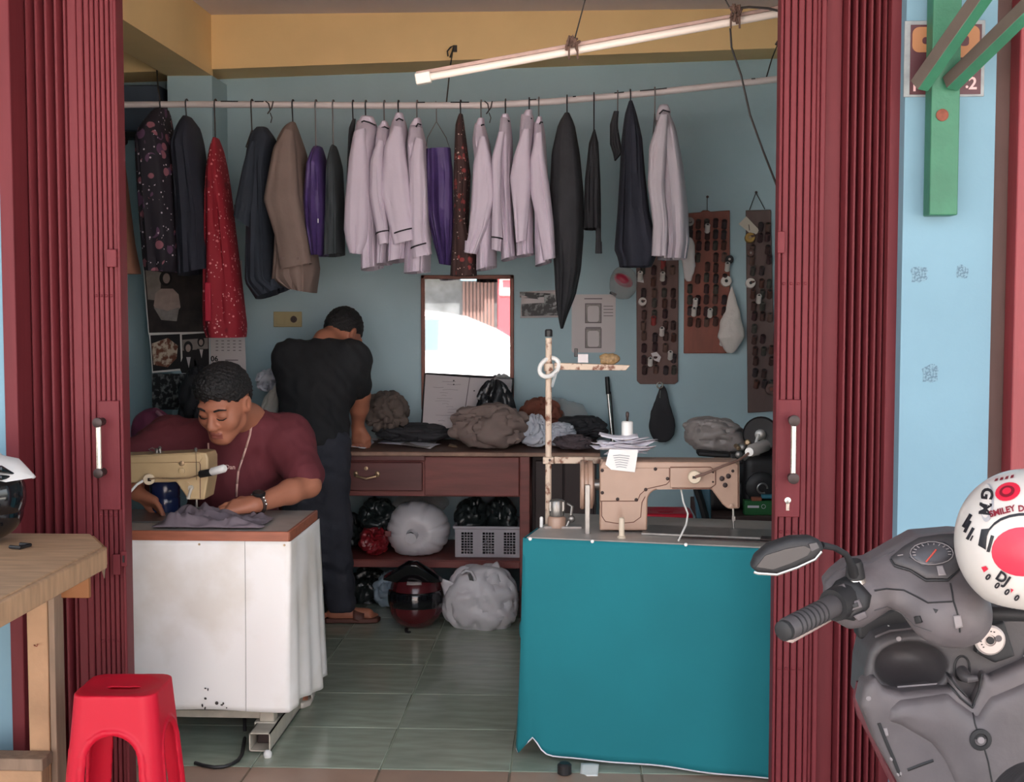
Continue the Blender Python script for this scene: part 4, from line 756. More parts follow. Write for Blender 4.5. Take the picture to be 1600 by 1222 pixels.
# notebook propped against the mirror
nb = thing('notebook', 'open notebook with handwritten pages propped against the mirror', 'notebook', W(712, 672, 6.4)); m_page = M('notebook page', (196, 188, 190), .85, var=.03, vs=5)
zA = 6.36
def nbp(px_, py_): f_ = (py_-585)/(672-585); return W(px_, py_, 6.55-.19*f_)
MB().prism([nbp(665, 585), nbp(734, 590), nbp(722, 672), nbp(660, 666)], (0, .006, 0)).build('page_block', m_page, nb); MB().prism([nbp(734, 590), nbp(800, 593), nbp(795, 674), nbp(722, 672)], (0, .006, 0)).build('page_block', m_page, nb)
MB().tube([nbp(734, 590)+V(0, -.001, 0), nbp(722, 672)+V(0, -.001, 0)], .002, 6).build('spine', m_ink, nb); MB().prism([q+V(0, .0075, 0) for q in (nbp(663, 583), nbp(803, 591), nbp(797, 676), nbp(657, 668))], (0, .003, 0)).build('cover', m_blackp, nb)
r_ = random.Random(5)
for i in range(16):
    x_, y_, w_ = r_.uniform(676, 700), 596+i*4.4, r_.uniform(8, 26); MB().tube([nbp(x_, y_)+V(0, -.0012, 0), nbp(x_+w_/2, y_+r_.uniform(-1, 1))+V(0, -.0012, 0), nbp(min(x_+w_, 726), y_+.5)+V(0, -.0012, 0)], .0007, 4).build('pencil_line', m_ink, nb)
for a_, b_ in ((709, 595), (709, 601), (741, 611)): MB().ell(nbp(a_, b_)+V(0, -.001, 0), (.004, .0015, .004)).build('ink_dot', m_blackp, nb)
# leaning rod, black pouch, boards
rd = thing('leaning_rod', 'silver rod with black grip standing against the back wall', 'rod', W(957, 680, 6.5)); MB().tube([W(950, 612, 6.56), W(958, 700, 6.5)], .0085, 10).build('shaft', m_chrome, rd); MB().tube([W(948.5, 589, 6.575), W(950.5, 616, 6.56)], [.011, .0125], 10).build('grip', m_blackp, rd)
MB().tube([W(954, 612, 6.555), W(961, 698, 6.5)], .003, 6).build('dark_edge', m_blackp, rd)
po_ = thing('black_pouch', 'black pouch hanging by a metal ring below the middle thread board', 'pouch', W(1033, 690, 6.55)); blob(1012, 602, 1056, 691, 6.545, .035, .008, 9, 41, p=2.8, pinch=lambda t: 1.0-.68*max(0, (t-.3)/.7)**.85).build('body', m_dcl, po_)
rg = MB(); c = W(1031, 602, 6.51); rg.tube([c+V(.014*math.cos(k*math.pi/8), 0, .014*math.sin(k*math.pi/8)) for k in range(17)], .004, 8); rg.build('ring', m_chrome, po_); MB().tube([W(1032, 610, 6.51), W(1031, 622, 6.5)], .002, 6).build('zip_pull', m_chrome, po_)
m_bd = [M('brown thread board', (104, 76, 70), .6, var=.12, vs=6, stretch=(4, 1, 1)), M('red-brown thread board', (132, 70, 54), .55, var=.14, vs=6, stretch=(4, 1, 1)), M('grey-brown thread board', (98, 78, 74), .6, var=.12, vs=6, stretch=(4, 1, 1))]
YBD = YB-.003
def board(pts, mat, label, hang):
    o = thing('thread_board', label, 'board', W(sum(p[0] for p in pts)/len(pts), max(p[1] for p in pts), YBD)); MB().prism([W(a_, b_, YBD) for a_, b_ in pts], (0, -.016, 0)).build('panel', mat, o, bevel=.003)
    for h_ in hang: MB().tube([W(a_, b_, YBD-.01) for a_, b_ in h_], .002, 6).build('hanging_string', m_wire, o)
    MB().lathe([(.005, 0), (.005, .012), (.007, .014)], W(hang[0][0][0], hang[0][0][1], YB), (0, -1, 0), 8).build('nail', m_iron, o); return o
board([(994, 395), (1060, 395), (1059, 596), (1054, 600), (1000, 600), (995, 595)], m_bd[0], 'brown thread board with rounded foot below the greyish white shirt', [[(1027, 380), (1027, 396)]])
board([(1070, 334), (1094, 332), (1098, 329), (1106, 329), (1110, 331), (1140, 329), (1140, 552), (1068, 552)], m_bd[1], 'red-brown thread board with plastic bag hung on its corner', [[(1105, 308), (1105, 330)]])
board([(1165, 329), (1204, 328), (1211, 642), (1168, 645)], m_bd[2], 'tall grey-brown thread board hung on a string beside the gate', [[(1181, 301), (1171, 328)], [(1181, 301), (1195, 327)]])
sp_cols = [(72, 50, 48), (82, 56, 52), (66, 54, 56), (92, 60, 52), (78, 74, 68), (106, 80, 72), (70, 46, 48)]; sp_m = [M('dark thread', c_, .8, bump=.2, bs=400) for c_ in sp_cols]; sp_w = M('white thread', (214, 206, 200), .8, bump=.2, bs=400); sp_r = M('red thread', (150, 60, 58), .8); sp_hole = m_blackp
def spool_at(p, mat, label, group, r=.0135, L=.042, name='thread_spool'):
    ax = V(0, -.62, .78); o = thing(name, label, 'spool', p, group)
    MB().lathe([(r*.8, -L*.1), (r, 0), (r*.92, L*.1), (r*.9, L*.75), (r, L*.85), (r*.85, L)], p, ax, 12).build('thread_winding', mat, o)
    MB().lathe([(r*.42, 0), (r*.42, .001)], p+ax*L*1.0, ax, 8).build('core_hole', sp_hole, o); return o
SPP = {}
def spool(px_, py_, k, label, group):
    p = W(px_, py_+3, YBD-.02)
    if k not in SPP: SPP[k] = spool_at(p, sp_m[k], label, group); return SPP[k]
    return dup_tree(SPP[k], p-WL[SPP[k].name], None, label, group)
rs = random.Random(3); NUMW = 'one two three four five six seven eight nine ten eleven twelve thirteen fourteen fifteen sixteen'.split()
for (cols, y0_, y1_, dy, lab, grp, slant) in (((1004, 1021, 1037, 1050), 424, 580, 17.3, 'dark thread spool pegged on the round-footed brown board', 'spools on the round-footed brown board', .02), ((1078, 1091, 1104, 1117, 1131), 352, 512, 17.0, 'dark thread spool pegged on the red-brown board', 'spools on the red-brown board', 0), ((1174, 1187, 1199), 356, 615, 17.6, 'dark thread spool pegged on the tall grey-brown board', 'spools on the tall board', .025)):
    y_ = y0_; row = 0; bn_ = lab.split(' on the ')[1]
    while y_ <= y1_:
        k_ = 0
        for x_ in cols:
            if rs.random() < .86: spool(x_+(y_-y0_)*slant+rs.uniform(-1, 1), y_+rs.uniform(-1.5, 1.5), rs.randrange(7), 'dark thread spool on '+bn_+', row '+NUMW[row]+' from top, '+('first', 'second', 'third', 'fourth', 'fifth')[k_]+' across', grp); k_ += 1
        y_ += dy; row += 1
for px_, py_, lab in ((1000, 436, 'white spool near the top of the round-footed brown board'), (1035, 437, 'white spool under a red one on the round-footed board'), (1034, 523, 'tall white spool midway down the round-footed board'), (1016, 570, 'pale spool low on the round-footed board'), (1047, 560, 'white tag spool lowest on the round-footed board'), (1105, 362, 'single pale spool near the top of red-brown board'), (1136, 422, 'white spool on the edge of red-brown board above the tape reel'), (1086, 478, 'pale spool in upper pair on red-brown board'), (1084, 492, 'pale spool in lower pair on red-brown board'), (1109, 494, 'pale ring spool at the foot of red-brown board spools'), (1128, 538, 'pale spool beside the plastic bag foot'), (1185, 472, 'pale spool midway on the tall board')):
    spool_at(W(px_, py_, YBD-.045), sp_w, lab, None)
spool_at(W(1036, 418, YBD-.04), sp_r, 'red spool above the white one on round-footed board', None); spool_at(W(1021, 506, YBD-.04), sp_r, 'red spool midway on the round-footed board', None)
def reel(px_, py_, r, mat, label, mat2=None):
    p = W(px_, py_, YBD-.05); o = thing('tape_reel', label, 'reel', p+V(0, 0, -r)); MB().lathe([(r*.9, -.028), (r, -.026), (r, 0), (r*.9, .002), (r*.45, .002), (r*.4, -.002)], p, (0, -1, .15), 20).build('reel_body', mat, o); MB().lathe([(r*.3, 0), (r*.3, .003)], p, (0, -1, .15), 12).build('hub', mat2 or m_blackp, o)
m_yg = M('golden thread', (176, 140, 70), .6); reel(1077, 414, .026, m_yg, 'golden thread reel between the round-footed and red-brown boards', m_gold); reel(1172, 371, .024, m_yg, 'golden reel under the white card on the tall board', m_gold); reel(1135, 439, .026, sp_w, 'white tape reel at the edge of red-brown board'); reel(1173, 442, .024, sp_w, 'white tape reel on the tall board'); reel(1140, 405, .02, m_blackp, 'black and white reel above the white spool on red-brown board', sp_w); reel(1004, 471, .02, sp_w, 'small white reel on the round-footed brown board'); reel(1078, 346, .021, m_grayp, 'grey reel beside the greyish white shirt cuff', m_grayp); reel(1173, 395, .018, m_bd[0], 'small brown reel under the golden one on the tall board', m_grayp); reel(1205, 608, .027, m_bd[0], 'brown tape reel at the foot of the tall board', m_bd[1])
cd = thing('paper_card', 'white card tied at the top of the tall thread board', 'card', W(1172, 366, YBD-.03)); flat([(1154, 350), (1166, 338), (1186, 359), (1183, 365), (1176, 368)], YBD-.03, 'card', M('cream card', (206, 196, 182), .8), cd); MB().tube([W(1170, 351, YBD-.031), W(1171, 360, YBD-.031)], .0016, 5).build('ink_mark', m_blackp, cd)
blob(1066, 372, 1086, 440, 6.53, .02, .008, 14, 51).build('paper_scrap', m_paper, None, 'crumpled white paper stuck between two thread boards', 'paper')
flat([(995, 440), (1002, 416), (1006, 442)], YBD-.03, 'paper_scrap', m_paper, None); tag(bpy.context.scene.objects['paper_scrap.002' if 'paper_scrap.002' in bpy.data.objects else 'paper_scrap'], None)
tag([o for o in COL.objects if o.name.startswith('paper_scrap')][-1], 'white paper point at the top of the round-footed board', 'paper')
flat([(1017, 552), (1026, 550), (1033, 558), (1030, 566), (1022, 563)], YBD-.05, 'paper_tag', m_paper, None); tag([o for o in COL.objects if o.name.startswith('paper_tag')][-1], 'white paper tag low on the round-footed board', 'paper')
hb = thing('plastic_bag', 'small clear bag of white fabric hung on red-brown board corner', 'bag', W(1145, 551, 6.53)); blob(1120, 448, 1166, 552, 6.53, .03, .008, 11, 52, p=2.0, pinch=lambda t: (1.05-.9*max(0, (t-.25)/.75)**.9)).build('body', M('milky plastic', (206, 198, 192), .5, bump=.4, bs=35), hb)
rb = thing('ribbon_roll', 'clear bag with red ribbon roll beside the round-footed board', 'bag', W(972, 465, 6.56)); blob(952, 416, 994, 468, 6.555, .035, .006, 9, 53, lean=.05).build('bag', m_clear, rb); MB().ell(W(974, 438, 6.54), (.05, .02, .03), Euler((0, .5, 0))).build('red_roll', M('red ribbon', (178, 40, 72), .4), rb)
# ------------------------------------------------------------------ under the cutting table
m_bagw = M('white plastic sack', (206, 202, 206), .4, bump=.25, bs=22); m_bagr = M('red plastic bag', (128, 28, 36), .35, bump=.3, bs=30); m_bagd = M('dark green-black plastic', (30, 36, 36), .35, bump=.3, bs=25)
def sack():                       # tied sack lying on its side, creases radiating from the knot that faces the street
    c = W(653, 829, 6.2); m = MB(); rings = []; R = .15; nu, nv = 110, 34
    for i in range(nv+1):
        th = math.pi*i/nv; ring = []
        for k in range(nu):
            ph = 2*math.pi*k/nu; cr = (-.011*(1-abs(math.sin(ph*5.5+1.5*math.sin(ph*2+1))))**3-.007*(1-abs(math.sin(ph*9+2*math.sin(ph))))**3)*math.sin(th)*(1 if i < nv*.55 else .4)+.004*math.sin(ph*3+1)
            rr = (R+cr)*math.sin(th)**.8; y_ = -math.cos(th)*.13; dip = .03*math.exp(-(rr/.05)**2) if i < nv/2 else 0
            p_ = c+V(rr*math.cos(ph)*1.0, y_+dip, rr*math.sin(ph)*.95); p_.z = max(p_.z, zs+.0005*(i+1)); ring.append(p_)
        rings.append(ring)
    return m.loft(rings), c
m, c = sack(); sk = thing('plastic_sack', 'big white tied sack on the shelf under the cutting table', 'sack', V(c.x, c.y, zs)); m.build('body', m_bagw, sk, ang=80); MB().lathe([(.028, 0), (.012, .03), (.008, .045), (.02, .06), (.026, .066)], c+V(-.012, -.115, .0), (0, -1, -.1), 12).build('knot', m_bagw, sk); MB().tube([c+V(-.014+.012*math.cos(k*math.pi/4), -.15, .002+.013*math.sin(k*math.pi/4)) for k in range(9)], .004, 6).build('tie', m_blackp, sk)
rect_px(602, 830, 611, 838, 6.1, .002, 'sticker', M('maroon sticker', (110, 54, 56), .6), sk)
drape(564, 822, 606, 866, 6.16, .09, .016, 6, 61).build('plastic_bag', m_bagr, None, 'red plastic bag on the shelf beside the white tied sack', 'bag')
drape(562, 778, 618, 832, 6.24, .1, .016, 6, 62).build('plastic_bag', m_bagd, None, 'dark glossy bag on top of the red bag under the table', 'bag')
drape(500, 800, 568, 857, 6.3, .1, .016, 5, 63).build('plastic_bag', m_bagd, None, 'dark bag behind the standing tailor leg on the shelf', 'bag')
blob(612, 776, 700, 800, 6.38, .1, .02, 9, 64).build('plastic_bag', m_clear, None, 'clear bag squeezed above the white tied sack', 'bag')
drape(712, 778, 762, 855, 6.28, .1, .016, 6, 65).build('plastic_bag', m_bagd, None, 'dark bag in the basket nearer the white sack', 'bag'); drape(756, 776, 808, 855, 6.26, .1, .016, 6, 66).build('plastic_bag', m_bagd, None, 'dark bag in the basket nearer the table leg', 'bag')
bk = thing('storage_basket', 'grey perforated plastic basket on the shelf beside the table leg', 'basket', W(760, 878, 6.2)); m_bk = M('grey basket plastic', (166, 160, 166), .5); m_hole = M('basket shadow gap', (30, 28, 30), .9)
z0, z1 = zs+.002, px_z(824, 6.1); x0, x1 = px_x(712, 6.1), px_x(812, 6.1); y0_, y1_ = 6.1, 6.4
def basket_wall(p, q, inx):                    # wall with real openings: uprights and cross bars
    d = (q-p); L = d.length; d.normalize(); n = int(round(L/.055)); mb = MB()
    def seg(u0, u1, za, zb): 
        a_, b_ = p+d*u0, p+d*u1; nrm = d.cross(V(0, 0, 1)); mb.add([a_+V(0, 0, za)+nrm*s_ for s_ in (0, .004)]+[b_+V(0, 0, za)+nrm*s_ for s_ in (0, .004)]+[a_+V(0, 0, zb)+nrm*s_ for s_ in (0, .004)]+[b_+V(0, 0, zb)+nrm*s_ for s_ in (0, .004)], [(0, 2, 6, 4), (1, 5, 7, 3), (0, 1, 3, 2), (4, 6, 7, 5), (0, 4, 5, 1), (2, 3, 7, 6)])
    h = z1-z0; seg(0, L, 0, .016); seg(0, L, h-.022, h)
    pw = L/3
    for i in range(3):
        g0 = i*pw+pw*.26; g1 = (i+1)*pw-pw*.2; seg(i*pw, g0, .016, h-.022); seg(g1, (i+1)*pw, .016, h-.022); 
        for k in range(1, 4): u = g0+(g1-g0)*k/4; seg(u-.0016, u+.0016, .016, h-.022)
        for k in range(1, 8): zz = .016+(h-.038)*k/8; seg(g0, g1, zz-.0016, zz+.0016)
    return mb
basket_wall(V(x0, y0_, z0), V(x1, y0_, z0), 1).build('front_wall', m_bk, bk, ang=30); basket_wall(V(x0, y1_, z0), V(x1, y1_, z0), 1).build('back_wall', m_bk, bk, ang=30); basket_wall(V(x0, y1_, z0), V(x0, y0_, z0), 1).build('side_wall', m_bk, bk, ang=30); basket_wall(V(x1, y0_, z0), V(x1, y1_, z0), 1).build('side_wall', m_bk, bk, ang=30)
MB().bx(x0, x1, y0_, y1_, z0, z0+.004).build('bottom', m_bk, bk); MB().tube([(x0-.008, y0_-.006, z1), (x1+.008, y0_-.006, z1), (x1+.008, y1_+.006, z1), (x0-.008, y1_+.006, z1), (x0-.008, y0_-.006, z1)], .0075, 8).build('rim', m_bk, bk)
# white carrier bag and blue bag on the floor
cbg = thing('carrier_bag', 'white plastic carrier bag slumped on floor against the table leg', 'bag', FL(752, 985)); 
drape(692, 884, 812, 986, 5.86, .12, .013, 5, 71, p=2.8, lump=.12, pinch=lambda t: 1.0-.2*abs(t-.35)).build('body', m_bagw, cbg)
MB().tube([W(722, 896, 5.77), W(728, 892, 5.76), W(736, 893, 5.76), W(742, 903, 5.77), W(745, 918, 5.775), W(742, 925, 5.78), W(736, 915, 5.78)], .006, 8).build('handle_loop', m_bagw, cbg); flat([(731, 898), (737, 896), (741, 910), (743, 922), (738, 925), (735, 912)], 5.765, 'handle_opening', m_blackp, cbg, .004)
sheet([W(768, 892, 5.82), W(788, 902, 5.85), W(776, 878, 5.87), W(764, 886, 5.85)], None).build('raised_flap', m_bagw, cbg, solid=.003); sheet([W(688, 902, 5.82), W(712, 912, 5.80), W(718, 925, 5.80), W(694, 930, 5.82)], None).build('raised_flap', m_bagw, cbg, solid=.003)
drape(580, 894, 640, 948, 6.25, .08, .015, 5, 72, pinch=lambda t: 1.0-.35*t).build('plastic_bag', M('pale blue plastic', (150, 168, 182), .45, bump=.3, bs=30), None, 'pale blue plastic bag on the floor behind the maroon helmet', 'bag')
drape(545, 888, 606, 952, 6.35, .09, .015, 5, 73).build('plastic_bag', m_bagd, None, 'dark bag on the floor behind the standing tailor foot', 'bag')
# ------------------------------------------------------------------ helmet on the floor
def helmet_sdf(c, s=1.0, h=.005):
    c = np.array(c); f = SDF(c-np.array([.16, .18, .16])*s, c+np.array([.16, .18, .17])*s, h)
    f.ell(c+np.array([0, .0, .02])*s, np.array([.118, .142, .125])*s, k=.01); f.ell(c+np.array([0, -.02, -.055])*s, np.array([.105, .118, .075])*s, k=.06*s); return f
hc = W(652, 905, 5.90); hc = V(hc.x, 5.87, .125)
hl = thing('motorcycle_helmet', 'maroon and black full-face helmet standing on floor before the cutting table', 'helmet', V(hc.x, hc.y, 0)); m_hmar = M('maroon helmet lacquer', (84, 24, 30), .25, coat=.5); m_hblk = M('black glossy visor', (20, 20, 24), .12, coat=.5)
f = helmet_sdf(hc); f.g = np.maximum(f.g, (hc.z-.125)-f.ax[2][None, None, :].astype(np.float32)); f.mb().build('shell', m_hmar, hl, ang=60)
vm = MB().grid(lambda u, v: (lambda az, el: hc+V(0, 0, .005)+V(.127*math.sin(az)*math.cos(el), -.15*math.cos(az)*math.cos(el), .13*math.sin(el)))((u-.5)*2.6, -.95+1.25*v), 28, 14); vm.build('visor', m_hblk, hl, solid=.004)
MB().prism([hc+V(-.135, -.13, .10), hc+V(-.02, -.16, .175), hc+V(.02, -.16, .175), hc+V(.13, -.13, .09), hc+V(.09, -.10, .085), hc+V(-.09, -.10, .085)], (0, .05, .012)).build('peak', m_hblk, hl, bevel=.006)
lb_ = MB().grid(lambda u, v: (lambda az, el: hc+V(0, 0, .02)+V(.122*math.sin(az)*math.cos(el), -.146*math.cos(az)*math.cos(el), .129*math.sin(el)))((u-.5)*.62+.05, .48+.12*v), 10, 2); lb_.build('badge', M('grey badge', (150, 140, 138), .5), hl, solid=.002)
MB().tube([hc+V(-.03, -.13, -.115), hc+V(-.025, -.15, -.124), hc+V(-.01, -.16, -.124)], .008, 8).build('strap', m_blackp, hl)
# red plastic stool by the wall, only its seat shows behind the machine
m_redst = M('red plastic', (200, 20, 48), .45, spec=.3)
# ------------------------------------------------------------------ sewing tables
m_lam = M('worn laminate top', (172, 165, 158), .4, var=.12, vs=9); m_edge = M('orange-brown wood edge', (158, 92, 68), .5, var=.15, vs=8, stretch=(1, 8, 8)); m_cream = M('cream steel paint', (186, 178, 164), .5, var=.1, vs=20)
m_sheetw = M('stained white cover cloth', (230, 222, 214), .85, col2=(244, 239, 236), vs=4, lo=.38, hi=.55, bump=.12, bs=12); m_teal = M('teal cover cloth', (12, 112, 122), .85, var=.05, vs=3, bump=.1, bs=10)
TLX0, TLX1, TLY0, TLY1, TLZ = -2.0, W(449, 831, 4.19).x, 4.19, 4.64, W(449, 831, 4.19).z
st1 = thing('sewing_table', 'laminate sewing table with wood edge draped in stained white cloth', 'table', ((TLX0+TLX1)/2, 4.4, 0))
MB().bx(TLX0, TLX1, TLY0, TLY1, TLZ-.008, TLZ).build('tabletop', m_lam, st1, bevel=.002)
MB().bx(TLX0-.004, TLX1+.006, TLY0-.006, TLY0+.006, TLZ-.034, TLZ+.0005).build('wood_edge', m_edge, st1, bevel=.003); MB().bx(TLX1-.004, TLX1+.008, TLY0, TLY1+.006, TLZ-.034, TLZ+.0005).build('wood_edge', m_edge, st1, bevel=.003); MB().bx(TLX0, TLX1, TLY0+.01, TLY1, TLZ-.034, TLZ-.009).build('core_board', m_edge, st1)
for x_ in (W(417, 1140, 4.23).x, TLX0+.1):
    MB().bx(x_-.024, x_+.024, 4.23, 4.28, .05, TLZ-.03).build('leg', m_cream, st1, bevel=.003)
    a = FL(407, 1185); dx = x_-W(417, 1140, 4.23).x; x2 = W(407, 1170, 4.13).x+dx
    # open square tube foot pointing at the street
    y0_, y1_, w_, z0, z1 = 4.12, 4.72, .034, .006, .066; t_ = .004
    ft = MB(); 
    for (xa_, xb_, za_, zb_) in ((x2-w_, x2+w_, z0, z0+t_), (x2-w_, x2+w_, z1-t_, z1), (x2-w_, x2-w_+t_, z0, z1), (x2+w_-t_, x2+w_, z0, z1)): ft.bx(xa_, xb_, y0_, y1_, za_, zb_)
    fo = ft.build('foot_tube', m_cream, st1)
    MB().box((x2, 4.2, .03), (.05, .02, .045)).build('tube_plug', m_iron, fo, bevel=.003)
    MB().box((x_-.005, 4.255, .06), (.07, .07, .02)).build('foot_bracket', m_cream, st1, bevel=.004)
MB().bx(TLX0+.1, W(417, 1140, 4.23).x, 4.25, 4.27, .072, .097).build('cross_bar', m_cream, st1, bevel=.003)
def cover1(u, v):       # u along the front then round the corner, v down
    fw_, sd = 1.06, .47; s_ = u*(fw_+sd)
    drop = TLZ-.030-(W(300, 1112, 4.18).z)
    fold = .5+.5*math.sin(s_*9+1.2*v)
    if s_ <= fw_:
        x_ = TLX1+.012-fw_+s_; y_ = TLY0-.010-.012*v*math.sin(s_*7+v*2)-.004*math.sin(s_*23+v*5)*v; t = s_/fw_; z_ = TLZ-.03-v*(drop*(1+.02*math.sin(s_*6)-.0*t)); 
        if t > .94: k = (t-.94)/.06; y_ += .006*k*k*v; x_ -= .012*v*k*k
    else:
        t = (s_-fw_)/sd; x_ = TLX1+.012+.035*v*t*(.8+.3*math.sin(t*11+1))+.009*v*min(1, t*4)*math.sin(t*19)-.012*v*math.exp(-(t/.08)**2); y_ = TLY0-.010+t*sd+.0*v
        z_ = TLZ-.03-v*drop*(1.0-.02*math.sin(t*7)+.05*max(0, t-.5))
    return V(x_, y_, z_)
MB().grid(cover1, 110, 30).build('cover_cloth', m_sheetw, st1, solid=.003, ang=80)
MB().tube([cover1(.597, v_/12)+V(0, -.003, 0) for v_ in range(13)], .0008, 4).build('cloth_seam', m_grayp, st1)
for u_ in (.1, .3, .5, .68): MB().lathe([(.004, 0), (.003, .003)], cover1(u_, .02)+V(0, -.002, 0), (0, -1, 0), 8).build('tack', m_gold, st1)
smd = M('black smudge', (60, 54, 52), .9)
sm_ = MB()
for i in range(9):
    r_ = random.Random(i); c = W(r_.uniform(310, 356), r_.uniform(1072, 1108), 4.158); sm_.ell(c, (r_.uniform(.002, .007), .001, r_.uniform(.002, .006)), Euler((0, r_.uniform(0, 3), 0)), 8, 5)
sm_.build('ink_stain', smd, st1)
MB().tube([W(381, 1100, 4.4), W(382, 1125, 4.36), W(383, 1150, 4.33), FL(381, 1172)+V(0, 0, .02), FL(378, 1183)+V(0, 0, .008), FL(372, 1191)+V(0, 0, .006), FL(362, 1197)+V(0, 0, .006), FL(350, 1201)+V(0, 0, .006), FL(335, 1202)+V(0, 0, .006), FL(318, 1199)+V(0, 0, .006), FL(305, 1195)+V(0, 0, .006)], .006, 8).build('floor_cable', m_blackp, None, 'black cable looping on floor under the white-draped sewing table', 'cable')
drape(394, 1160, 412, 1182, 4.09, .012, .006, 5, 81).build('tissue_scrap', m_wht, None, 'white tissue scrap stuffed at the table foot tube', 'tissue') if False else None
blob(412, 1172, 424, 1187, 4.09, .015, .004, 30, 82, nu=20, nv=12).build('tissue_scrap', m_wht, None, 'crumpled white tissue beside the table foot tube', 'tissue')
# ------- second table, slightly turned
PA, PB = W(823, 839, 4.11), W(1207, 851, 3.965); ux = V(PB.x-PA.x, PB.y-PA.y, 0).normalized(); uy = V(-ux.y, ux.x, 0); TRZ = PA.z; LW, LD = 1.06, .5
def T2(a, b, z=0.0): return V(PA.x, PA.y, 0)+ux*a+uy*b+V(0, 0, z)
R2 = Matrix((ux, uy, V(0, 0, 1))).transposed()
def box2(a0, a1, b0, b1, z0, z1): return MB().box(T2((a0+a1)/2, (b0+b1)/2, (z0+z1)/2), (a1-a0, b1-b0, z1-z0), R2)
st2 = thing('sewing_table', 'sewing table draped to the floor in plain teal cloth', 'table', T2(LW/2, LD/2))
box2(0, LW, 0, LD, TRZ-.03, TRZ).build('tabletop', m_lam, st2, bevel=.002)
for a_ in (.1, LW-.1):
    for b_ in (.08, LD-.08): box2(a_-.02, a_+.02, b_-.02, b_+.02, .04, TRZ-.03).build('leg', m_cream, st2, bevel=.003)
box2(.08, .125, .02, LD, .02, .05).build('foot_bar', m_cream, st2, bevel=.003); box2(LW-.125, LW-.08, .02, LD, .02, .05).build('foot_bar', m_cream, st2, bevel=.003)
MB().lathe([(.016, 0), (.022, .004), (.022, .03), (.016, .036)], FL(882, 1210)+V(0, 0, .0), (0, 0, 1), 14).build('caster', m_blackp, st2)
def cover2(u, v):
    sd, fw_ = .2, LW; s_ = u*(sd+fw_)-sd
    zl = TRZ-.002-v*(TRZ-.002-.022)
    if s_ < 0: 
        t = -s_/sd; p = T2(-.008-.02*v*math.sin(t*5)-.015*v, -.012+t*sd, 0); z_ = zl+.02*v*t
    else:
        t = s_/fw_; edge = math.exp(-(s_/.05)**2); p = T2(s_-.008+.02*edge*v*v*v, -.012-.010*v*math.sin(s_*8+1+v)-.006*v*math.sin(s_*21+2*v)+.02*edge*v*v, 0); z_ = zl-.012*v*t*1.2+.055*v**6*edge
    return V(p.x, p.y, z_)
MB().grid(cover2, 120, 34).build('cover_cloth', m_teal, st2, solid=.003, ang=80)
m_pinw = M('white pin head', (232, 232, 228), .4)
for px_, py_ in ((829, 842), (927, 846), (1071, 851), (1194, 856)):
    s_ = (W(px_, py_, 4.05).x-PA.x)/ux.x; p = T2(s_, -.013); MB().lathe([(.0055, 0), (.0055, .003), (.003, .005)], V(p.x, p.y, W(px_, py_, p.y).z), -uy, 10).build('tack', m_pinw, st2)
MB().tube([cover2(u_/60, 1.0)+V(0, -.003, -.001) for u_ in range(6, 61)], .0022, 6).build('hem', m_pw, st2)
sheet([FL(906, 1213), FL(934, 1213), FL(936, 1200)+V(0, 0, .01), FL(908, 1198)+V(0, 0, .012)], None, curl=.002).build('paper_scrap', m_wht, None, 'white paper scrap on floor under the teal cloth hem', 'paper', solid=.001)
blob(812, 966, 832, 1002, 4.35, .03, .004, 12, 83, nu=24, nv=14).build('teal_ribbon', m_teal, None, 'teal cloth loop poking out behind the teal cover', 'cloth')
# ------------------------------------------------------------------ sewing machines
m_beige = M('aged beige machine enamel', (170, 138, 119), .4, var=.07, vs=9, coat=.2); m_beige2 = M('yellowed machine enamel', (190, 164, 124), .4, var=.07, vs=9, coat=.2); m_screw = M('dark screw', (52, 40, 38), .5, .5); m_steel = M('dull steel', (150, 146, 142), .35, .8, var=.1, vs=30); m_line = M('brown grime line', (110, 74, 62), .7)
def mach_poly(pts, Y, depth, mat, name, parent, bevel=.012, seg=3): return MB().prism([W(a_, b_, Y) for a_, b_ in pts], (0, depth, 0)).build(name, mat, parent, bevel=bevel, seg=seg)
def arc(cx, cy, r, a0, a1, n=6): return [(cx+r*math.cos(math.radians(a0+(a1-a0)*k/n)), cy+r*math.sin(math.radians(a0+(a1-a0)*k/n))) for k in range(n+1)]
YMR = 4.20
sm2 = thing('sewing_machine', 'beige sewing machine with cover plates on the teal-draped table', 'sewing machine', W(1040, 830, YMR))
mach_poly([(937, 829), (937, 730), (942, 721), (1150, 722), (1156, 728), (1156, 795), (1137, 795), (1129, 788), (1112, 765)]+[(1030, 765)]+arc(1030, 783, 18, 270, 180)+[(1011, 829)], YMR, .13, m_beige, 'body', sm2, .01)
rect_px(938, 716, 1152, 729, YMR+.10, .07, 'top_cover', m_beige, sm2, .006)
mach_poly([(938, 783), (938, 731), (1046, 731), (1046, 752), (1041, 757), (1010, 764), (1000, 773), (996, 783)], YMR-.002, .004, m_beige, 'cover_plate', sm2, .0015, 1)
MB().tube([W(a_, b_, YMR-.002) for a_, b_ in ((938, 783), (996, 783), (1000, 773), (1010, 764), (1041, 757), (1046, 752), (1046, 731))], .0014, 5).build('plate_seam', m_line, sm2)
mach_poly([(1047, 731), (1110, 730), (1118, 737), (1118, 757), (1110, 762), (1047, 762)], YMR-.002, .004, m_beige, 'arm_plate', sm2, .0015, 1); MB().tube([W(a_, b_, YMR-.002) for a_, b_ in ((1047, 730), (1110, 730), (1118, 736), (1118, 757), (1110, 763), (1050, 763))], .0014, 5).build('plate_seam', m_line, sm2)
